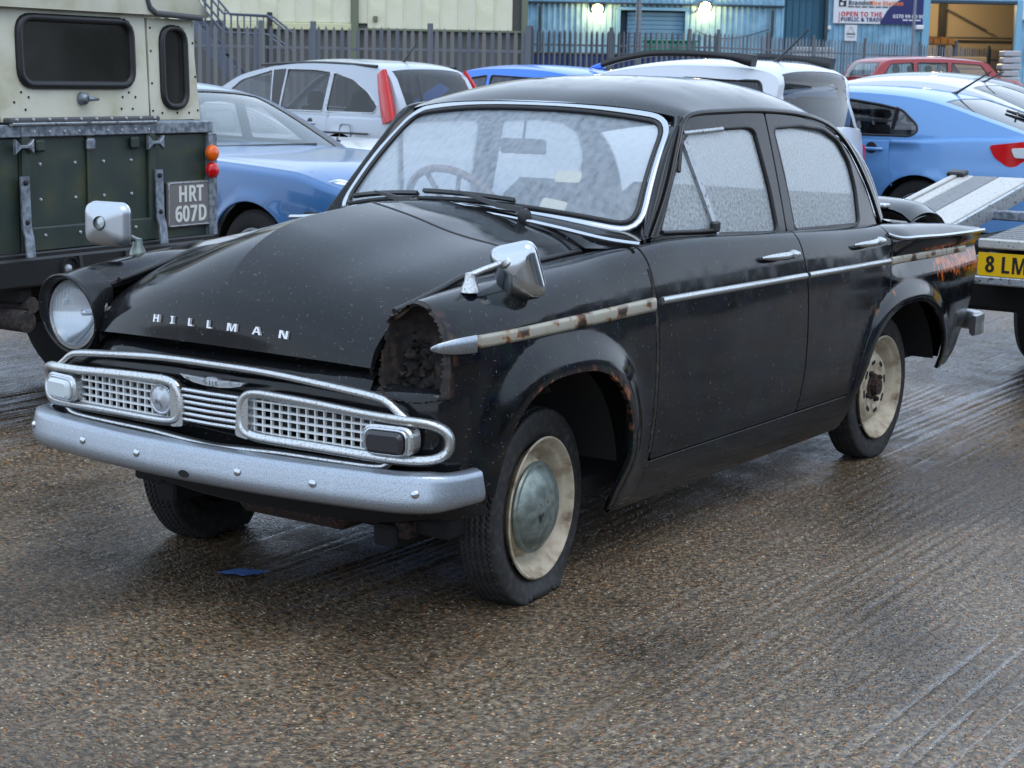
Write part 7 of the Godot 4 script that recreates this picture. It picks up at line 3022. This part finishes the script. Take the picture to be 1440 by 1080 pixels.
func make_blue_warehouse() -> void:
	var blue := mat("blue_cladding", Color.WHITE, 0.5)
	blue.albedo_texture = ramp_tex(512, 0.012, 4, 111, [0.2, Color(0.42, 0.58, 0.67), 0.6, Color(0.48, 0.65, 0.75), 0.85, Color(0.53, 0.70, 0.79)])
	tri_scale(blue, 0.25)
	var dark := mat("dark_blue_trim", Color(0.13, 0.22, 0.28), 0.5)
	var teal := mat("teal_door", Color(0.17, 0.36, 0.45), 0.5)
	var pale := mat("pale_blue_trim", Color(0.45, 0.64, 0.74), 0.5)
	var shut := mat("shutter_blue", Color(0.37, 0.53, 0.64), 0.5)
	var white := mat("sign_white", Color(0.80, 0.81, 0.83), 0.5)
	var navy := mat("sign_navy", Color(0.10, 0.12, 0.36), 0.5)
	var red := mat("sign_red", Color(0.72, 0.20, 0.24), 0.5)
	var orange := mat("sign_orange", Color(0.86, 0.45, 0.15), 0.5)
	var ink := mat("sign_ink", Color(0.10, 0.11, 0.15), 0.5)
	var beige := mat("inner_wall", Color(0.62, 0.57, 0.48), 0.8)
	var o := thing("blue_warehouse", "light blue corrugated warehouse with a signboard, a shutter and an open loading door", "building", V(-48.35, 0, 32.0), deg_to_rad(124.42))
	var H := 8.0
	# corrugated walls between the openings
	var sheet := func(xa: float, xb: float, ya: float, yb: float) -> MB:
		var m := MB.new()
		var prof := PackedVector2Array()
		var x := xa
		while x < xb - 0.001:
			for q in [[0.0, 0.0], [0.10, 0.0], [0.125, 0.035], [0.175, 0.035], [0.20, 0.0]]:
				if x + q[0] < xb:
					prof.append(Vector2(x + q[0], q[1]))
			x += 0.20
		prof.append(Vector2(xb, 0.0))
		for k in prof.size() - 1:
			var a := prof[k]
			var b := prof[k + 1]
			m.face([V(a.x, yb, a.y), V(b.x, yb, b.y), V(b.x, ya, b.y), V(a.x, ya, a.y)])
		return m
	for q in [[-2.0, 3.10, 0.4, 4.0], [5.62, 9.02, 0.4, 4.0], [3.10, 5.62, 3.88, 4.0], [10.45, 14.0, 0.4, H], [14.0, 17.2, 4.30, H], [17.2, 26.0, 0.4, H], [-2.0, 9.02, 4.06, H], [9.02, 10.45, 4.6, H]]:
		part("cladding", sheet.call(q[0], q[1], q[2], q[3]), blue, o)
	var back := MB.new()
	for q in [[-2.0, 3.1, 0.0, H], [5.62, 9.02, 0.0, H], [3.1, 5.62, 3.88, H], [10.45, 14.05, 0.0, H], [14.05, 17.15, 4.28, H], [17.15, 26.0, 0.0, H], [9.02, 10.45, 4.5, H]]:
		back.box(tf(V((q[0] + q[1]) / 2.0, (q[2] + q[3]) / 2.0, -0.16)), V(q[1] - q[0], q[3] - q[2], 0.24))
	part("wall", back, dark, o)
	var rf := MB.new()
	rf.box(tf(V(12, H + 0.1, -8.0)), V(29, 0.3, 16.5), 0.03)
	part("roof", rf, dark, o)
	for q in [[-2.0, -8.0], [26.0, -8.0]]:
		var sw := MB.new()
		sw.box(tf(V(q[0], H / 2.0, q[1])), V(0.3, H, 16.0))
		part("end_wall", sw, blue, o)
	var bw := MB.new()
	bw.box(tf(V(12, H / 2.0, -15.8)), V(28, H, 0.3))
	part("back_wall", bw, beige, o)
	# gutter line, downpipes
	var gt := MB.new()
	gt.box(tf(V(3.5, 4.03, 0.07)), V(11.0, 0.07, 0.14), 0.01)
	part("gutter", gt, dark, o)
	for x in [0.47, 8.6, 10.48]:
		var dp := MB.new()
		dp.tube([V(x, 0.4, 0.12), V(x, 3.9 if x < 10.0 else 6.0, 0.12)], 0.055, 8)
		part("drain_pipe", dp, dark, o)
	# roller shutter in its frame
	var fr := MB.new()
	fr.box(tf(V(3.20, 2.1, 0.02)), V(0.16, 3.5, 0.16), 0.01)
	fr.box(tf(V(5.60, 2.1, 0.02)), V(0.12, 3.5, 0.16), 0.01)
	fr.box(tf(V(4.40, 3.86, 0.02)), V(2.5, 0.10, 0.16), 0.01)
	part("door_frame", fr, pale, o)
	var rv := MB.new()
	rv.box(tf(V(3.40, 2.1, -0.35)), V(0.30, 3.6, 0.1))
	part("door_reveal", rv, dark, o)
	for k in 22:
		var sl := MB.new()
		sl.box(tf(V(4.53, 0.5 + k * 0.152, -0.12)), V(2.02, 0.148, 0.05), 0.018)
		part("shutter_slat", sl, shut, o)
	# tall teal recess
	var rc := MB.new()
	rc.box(tf(V(9.73, 2.5, -0.30)), V(1.44, 4.3, 0.1))
	part("recess_panel", rc, teal, o)
	for k in 6:
		var rb := MB.new()
		rb.box(tf(V(9.15 + k * 0.23, 2.5, -0.23)), V(0.05, 4.2, 0.05), 0.01)
		part("recess_rib", rb, teal, o)
	# loading door: pale jambs, hall behind
	for q in [[13.98, 0.26], [17.24, 0.22]]:
		var j := MB.new()
		j.box(tf(V(q[0], 2.4, 0.04)), V(q[1], 4.0, 0.2), 0.02)
		part("door_jamb", j, pale, o)
	var hd := MB.new()
	hd.box(tf(V(15.6, 4.30, -0.02)), V(3.1, 0.12, 0.3), 0.02)
	part("door_head", hd, dark, o)
	var hall := MB.new()
	hall.box(tf(V(15.6, 2.6, -6.0)), V(9.0, 5.2, 0.1))
	part("hall_wall", hall, beige, o)
	var hf := MB.new()
	hf.box(tf(V(15.6, 0.38, -3.0)), V(9.0, 0.08, 6.0))
	part("hall_floor", hf, brown_floor(), o)
	for q in [[14.6, 0.16], [15.9, 0.24]]:
		var c := MB.new()
		c.box(tf(V(q[0], 2.5, -5.6)), V(q[1], 4.6, 0.24), 0.01)
		part("hall_column", c, M.black_plastic, o)
	var bm := MB.new()
	bm.box(tf(V(15.6, 3.22, -5.7)), V(8.0, 0.07, 0.1), 0.01)
	part("hall_beam", bm, M.interior_trim, o)
	var br := MB.new()
	br.sweep([V(16.0, 4.3, -5.5), V(17.6, 3.5, -5.5)], [Vector2(-0.04, -0.03), Vector2(0.04, -0.03), Vector2(0.04, 0.03), Vector2(-0.04, 0.03)], Vector3.UP, false, true, true)
	part("hall_brace", br, M.interior_trim, o)
	# signboard
	var sg := thing_part("signboard", o)
	var bd := MB.new()
	bd.box(tf(V(12.36, 4.30, 0.09)), V(3.28, 1.62, 0.06), 0.008)
	part("board", bd, white, sg)
	var nv := MB.new()
	var cv := [Vector2(13.998, 3.492), Vector2(13.998, 5.10), Vector2(13.6, 5.05)]
	for p in smooth([Vector2(13.45, 4.62), Vector2(12.92, 4.26), Vector2(12.62, 3.98), Vector2(12.46, 3.70), Vector2(12.36, 3.492)], 5):
		cv.append(p)
	nv.prism(tf(V(0, 0, 0.128)), PackedVector2Array(cv), 0.008)
	part("navy_sweep", nv, navy, sg)
	var lg := MB.new()
	lg.box(tf(V(11.03, 4.22, 0.128)), V(0.26, 0.30, 0.012), 0.002)
	part("logo_square", lg, ink, sg)
	var lm := MB.new()
	lm.lathe(along(V(11.0, 4.16, 0.134), V(0, 0, 1)), [Vector2(0.06, 0), Vector2(0.06, 0.006), Vector2(0, 0.006)], 14)
	lm.box(tf(V(11.06, 4.29, 0.137)), V(0.12, 0.05, 0.006))
	part("logo_mark", lm, white, sg)
	label_text(sg, "Brandon", V(11.22, 4.205, 0.130), 0.15, ink)
	label_text(sg, "Hire Station", V(11.95, 4.205, 0.130), 0.15, orange)
	for k in 7:
		var sl := MB.new()
		sl.box(tf(V(11.32 + k * 0.24, 4.07, 0.126)), V(0.20, 0.045, 0.008))
		part("small_print", sl, M.interior_trim, sg)
	label_text(sg, "OPEN TO THE", V(10.98, 3.815, 0.130), 0.165, red)
	label_text(sg, "PUBLIC & TRADE", V(10.98, 3.635, 0.130), 0.135, navy)
	var ul := MB.new()
	ul.box(tf(V(10.93, 3.70, 0.126)), V(0.025, 0.36, 0.01))
	part("rule", ul, red, sg)
	label_text(sg, "0370 99 00 909", V(12.80, 3.765, 0.134), 0.125, white)
	for k in 3:
		var sl := MB.new()
		sl.box(tf(V(13.25 + k * 0.22, 3.64, 0.134)), V(0.19, 0.04, 0.008))
		part("small_print", sl, white, sg)
	var s2 := thing_part("notice", o)
	var nb := MB.new()
	nb.box(tf(V(11.37, 3.17, 0.07)), V(0.43, 0.56, 0.04), 0.004)
	part("board", nb, white, s2)
	var tr := MB.new()
	tr.tube([V(11.37, 3.38, 0.095), V(11.50, 3.16, 0.095), V(11.24, 3.16, 0.095)], 0.012, 5, true)
	tr.box(tf(V(11.37, 3.12, 0.092)), V(0.32, 0.03, 0.006))
	tr.box(tf(V(11.37, 3.03, 0.092)), V(0.28, 0.02, 0.006))
	part("warning_triangle", tr, ink, s2)
	var s3 := thing_part("side_signboard", o)
	var b3 := MB.new()
	b3.box(tf(V(19.0, 4.35, 0.09)), V(3.4, 1.24, 0.06), 0.008)
	part("board", b3, white, s3)
	var r3 := MB.new()
	r3.box(tf(V(17.46, 4.1, 0.126)), V(0.03, 0.5, 0.01))
	part("rule", r3, red, s3)
	# bulkhead light box and a camera
	var lb := MB.new()
	lb.box(tf(V(13.76, 3.40, 0.14)), V(0.28, 0.16, 0.14), 0.03)
	part("alarm_box", lb, white, o)
	var cc := MB.new()
	cc.box(tf(V(5.95, 3.84, 0.25), V(-20, 30, 0)), V(0.11, 0.10, 0.30), 0.02)
	cc.tube([V(5.95, 3.80, 0.0), V(5.95, 3.78, 0.2)], 0.02, 6)
	part("wall_camera", cc, white, o)
	var rb2 := MB.new()
	rb2.box(tf(V(10.6, 3.33, 0.1)), V(0.12, 0.14, 0.1), 0.02)
	part("alarm_bell", rb2, white, o)
	var cb := MB.new()
	var cp := []
	for k in 13:
		var t := k / 12.0
		cp.append(V(lerpf(5.95, 8.5, t), lerpf(3.16, 3.24, t) - 0.30 * sin(PI * pow(t, 0.8)), 0.10))
	cb.tube(cp, 0.014, 5)
	part("slack_cable", cb, M.black_rubber, o)
	# lit floodlights on the wall
	var glow := mat("lamp_glow", Color(1.0, 0.93, 0.75), 0.4)
	glow.emission_enabled = true
	glow.emission = Color(1.0, 0.82, 0.50)
	glow.emission_energy_multiplier = 5.0
	for q in [[2.46, 3.80, "left"], [6.22, 3.94, "right"]]:
		var l := thing("wall_lamp", "lit warm floodlight on the blue wall %s the shutter" % ("to the left of" if q[2] == "left" else "to the right of"), "lamp", o.transform * V(q[0], q[1], 0.0), deg_to_rad(124.42), "lit floodlights on the warehouse wall")
		var hs := MB.new()
		hs.box(tf(V(0, 0.05, 0.14), V(35, 0, 0)), V(0.44, 0.36, 0.08), 0.02)
		hs.box(tf(V(0, 0.02, 0.07)), V(0.05, 0.06, 0.14), 0.01)
		part("housing", hs, M.black_plastic, l)
		var gl := MB.new()
		gl.lathe(along(V(0, 0.02, 0.22), V(0, -0.45, 1).normalized()), [Vector2(0.19, 0), Vector2(0.185, 0.04), Vector2(0.12, 0.08), Vector2(0, 0.09)], 20)
		part("lamp_face", gl, glow, l)
		var om := OmniLight3D.new()
		om.name = "light"
		om.light_color = Color(1.0, 0.84, 0.55)
		om.light_energy = 0.8
		om.light_size = 0.12
		om.omni_range = 60.0
		om.omni_attenuation = 2.0
		om.shadow_enabled = true
		om.position = V(0, -0.10, 0.42)
		l.add_child(om)


func brown_floor() -> StandardMaterial3D:
	return mat("hall_floor", Color(0.42, 0.38, 0.33), 0.7)


func make_yard_clutter() -> void:
	# lamp columns between fence and warehouse
	var B := Transform3D(Basis.from_euler(V(0, deg_to_rad(124.42), 0)), V(-48.35, 0, 32.0))
	for q in [[3.50, 6.0, "pale steel lamp column standing in front of the blue shutter"], [12.70, 4.0, "thin grey lamp column standing in front of the signboard"]]:
		var p := MB.new()
		p.tube([Vector3.ZERO, V(0, 2.0, 0), V(0, 9.0, 0)], 0.085 if q[0] < 5.0 else 0.05, 10, false, [1.25, 1.0, 0.8])
		var s := solo("lamp_column", p, M.galvanised, q[2], "lamp post", "lamp columns of the yard")
		s.position = B * V(q[0], 0.4, q[1])
	# blue container and green skip behind the middle fence
	var cblue := mat("container_blue", Color(0.12, 0.20, 0.42), 0.6)
	var t := thing("storage_container", "long dark blue container behind the fence under the wall lamps", "container", B * V(0.2, 0.42, 4.0), deg_to_rad(124.42))
	var bd := MB.new()
	bd.box(tf(V(4.1, 0.9, 0)), V(8.2, 1.75, 1.6), 0.02)
	part("body", bd, cblue, t)
	var rm := MB.new()
	rm.box(tf(V(0, 0.9, 0.82)), V(0.10, 1.6, 0.05), 0.015)
	for k in 40:
		piece("side_rib", k, rm.mesh() if k == 0 else t.get_node("side_rib").mesh, cblue, t, Transform3D(Basis.IDENTITY, V(0.15 + k * 0.203, 0, 0)))
	var ed := MB.new()
	ed.box(tf(V(4.1, 1.80, 0)), V(8.3, 0.08, 1.7), 0.02)
	part("top_rail", ed, M.interior_trim, t)
	var gr := MB.new()
	gr.box(tf(V(0, 0.2, 0)), V(1.7, 0.42, 0.7), 0.06)
	gr.box(tf(V(0, 0.44, 0)), V(1.8, 0.06, 0.8), 0.02)
	var g := solo("green_crate", gr, mat("crate_green", Color(0.10, 0.50, 0.38), 0.5), "bright green plastic crate on top of the blue container", "crate")
	g.transform = B * tf(V(4.7, 2.26, 4.0))
	# stacks of wrapped goods
	var wrap := mat("wrapped_goods", Color(0.62, 0.62, 0.64), 0.4)
	var ply := mat("pallet_wood", Color(0.55, 0.44, 0.28), 0.8)
	var yel := mat("barrier_yellow", Color(0.80, 0.60, 0.15), 0.6)
	var rusty := mat("crate_brown", Color(0.42, 0.25, 0.18), 0.8)
	var places := [[9.3, 0.0, wrap, "wrapped pallet of grey goods, second row, left end behind the fence"], [10.0, 0.0, wrap, "wrapped pallet of grey goods beside a drain pipe behind the fence"], [11.7, -1.0, yel, "stack of yellow barriers low behind the fence below the signboard"], [12.9, -1.0, rusty, "brown crate stack behind the fence below the navy half of the signboard"], [14.9, 0.0, ply, "stack of pale timber behind the fence before the loading door"], [16.3, 0.0, wrap, "wrapped pale load behind the fence before the loading door, right of the timber"]]
	for q in places:
		var s := thing("goods_stack", q[3], "stack", B * V(q[0], 0.42, 2.6 + q[1]), deg_to_rad(124.42), "goods stacked behind the fence")
		var hgt := 2.35 if q[2] == wrap else (1.35 if q[2] in [yel, rusty] else 2.15)
		var n := int(hgt / 0.22)
		for k in n:
			var m := MB.new()
			var w := 0.62 + 0.05 * sin(k * 2.3 + q[0])
			m.box(tf(V(0.02 * sin(k * 1.7), 0.11 + k * 0.22, 0), V(0, 3.0 * sin(k * 2.1), 0)), V(w if q[2] != ply else 1.1, 0.19, 0.6), 0.03)
			part("layer", m, q[2], s)
	# lit shelf of boxes just inside the loading door
	var bx := mat("shelf_boxes", Color(0.80, 0.50, 0.18), 0.6)
	var sh := thing("stock_shelf", "shelf of orange boxes lit from above inside the open loading door", "shelf", B * V(14.75, 0.42, -1.6), deg_to_rad(124.42))
	for y in [1.2, 2.45]:
		var b := MB.new()
		b.box(tf(V(0, y, 0)), V(1.5, 0.05, 0.6), 0.006)
		part("shelf_board", b, ply, sh)
	for x in [-0.72, 0.72]:
		var b := MB.new()
		b.box(tf(V(x, 1.3, 0)), V(0.06, 2.6, 0.6), 0.006)
		part("upright", b, M.galvanised, sh)
	for k in 5:
		var b := MB.new()
		b.box(tf(V(-0.52 + k * 0.26, 2.56 + 0.03 * (k % 2), 0.05)), V(0.23, 0.18 + 0.06 * (k % 2), 0.4), 0.01)
		part("box", b, bx, sh)
	var lamp := thing("strip_lamp", "warm strip lamp hanging over the shelf inside the loading door", "lamp", B * V(15.2, 4.75, -3.2), deg_to_rad(124.42))
	var tb := MB.new()
	tb.box(tf(V(0, 0, 0)), V(1.2, 0.06, 0.10), 0.02)
	part("tube", tb, M.lamp_glow, lamp)
	var hs := MB.new()
	hs.box(tf(V(0, 0.06, 0)), V(1.3, 0.06, 0.16), 0.01)
	part("housing", hs, M.interior_trim, lamp)
	var om := OmniLight3D.new()
	om.name = "light"
	om.light_color = Color(1.0, 0.88, 0.70)
	om.light_energy = 4.5
	om.light_size = 0.3
	om.omni_range = 30.0
	om.omni_attenuation = 2.0
	om.shadow_enabled = true
	om.position = V(0, -0.12, 0)
	lamp.add_child(om)


# the long shed on the other side of the yard: seen only in the glass and the black doors that face it
func make_shed() -> void:
	var clad := mat("shed_cladding", Color(0.48, 0.50, 0.52), 0.7)
	var o := thing("long_grey_shed", "long dark grey shed across the yard, mirrored in the glass and black paint", "building", V(-16, 0, -19), 0.0)
	var w := MB.new()
	w.box(tf(V(0, 2.4, -5)), V(64, 4.8, 10), 0.05)
	part("wall", w, clad, o)
	var r := MB.new()
	r.prism(tf(V(0, 0, -5), V(0, 90, 0)), pts([-5.4, 4.8, 5.4, 4.8, 0.0, 6.4]), 65.0, 0.05)
	part("roof", r, M.interior_trim, o)
	for k in 8:
		var d := MB.new()
		d.box(tf(V(-28 + k * 8.0, 1.9, 0.06)), V(3.6, 3.6, 0.1), 0.02)
		part("shutter_door", d, M.black_plastic, o)


func make_blue_patch() -> void:  # thin uneven blue sheet, narrowing to both ends, just above the ground
	var b := mat("blue_sheet", Color(0.30, 0.40, 0.60), 0.25)
	var m := MB.new()
	var rows := []
	for r in 5:
		var row := PackedVector3Array()
		for k in 15:
			var t := k / 14.0
			var w := (r / 4.0 - 0.5) * 0.075 * sin(PI * clampf(t * 0.94 + 0.03, 0.0, 1.0)) * (1.0 + 0.5 * nz.get_noise_2d(t * 5.0, 2.0))
			row.append(V((t - 0.5) * 0.15 + 0.3 * w, 0.006 + 0.004 * nz.get_noise_2d(t * 6.0, r * 0.7), w))
		rows.append(row)
	m.grid(rows, false, false, V(0, -1, 0))
	var o := solo("blue_patch", m, b, "small flat blue patch on the wet ground before the bumper", "litter")
	o.transform = tf(V(0.34, 0.0, 0.165), V(0, 134, 0))
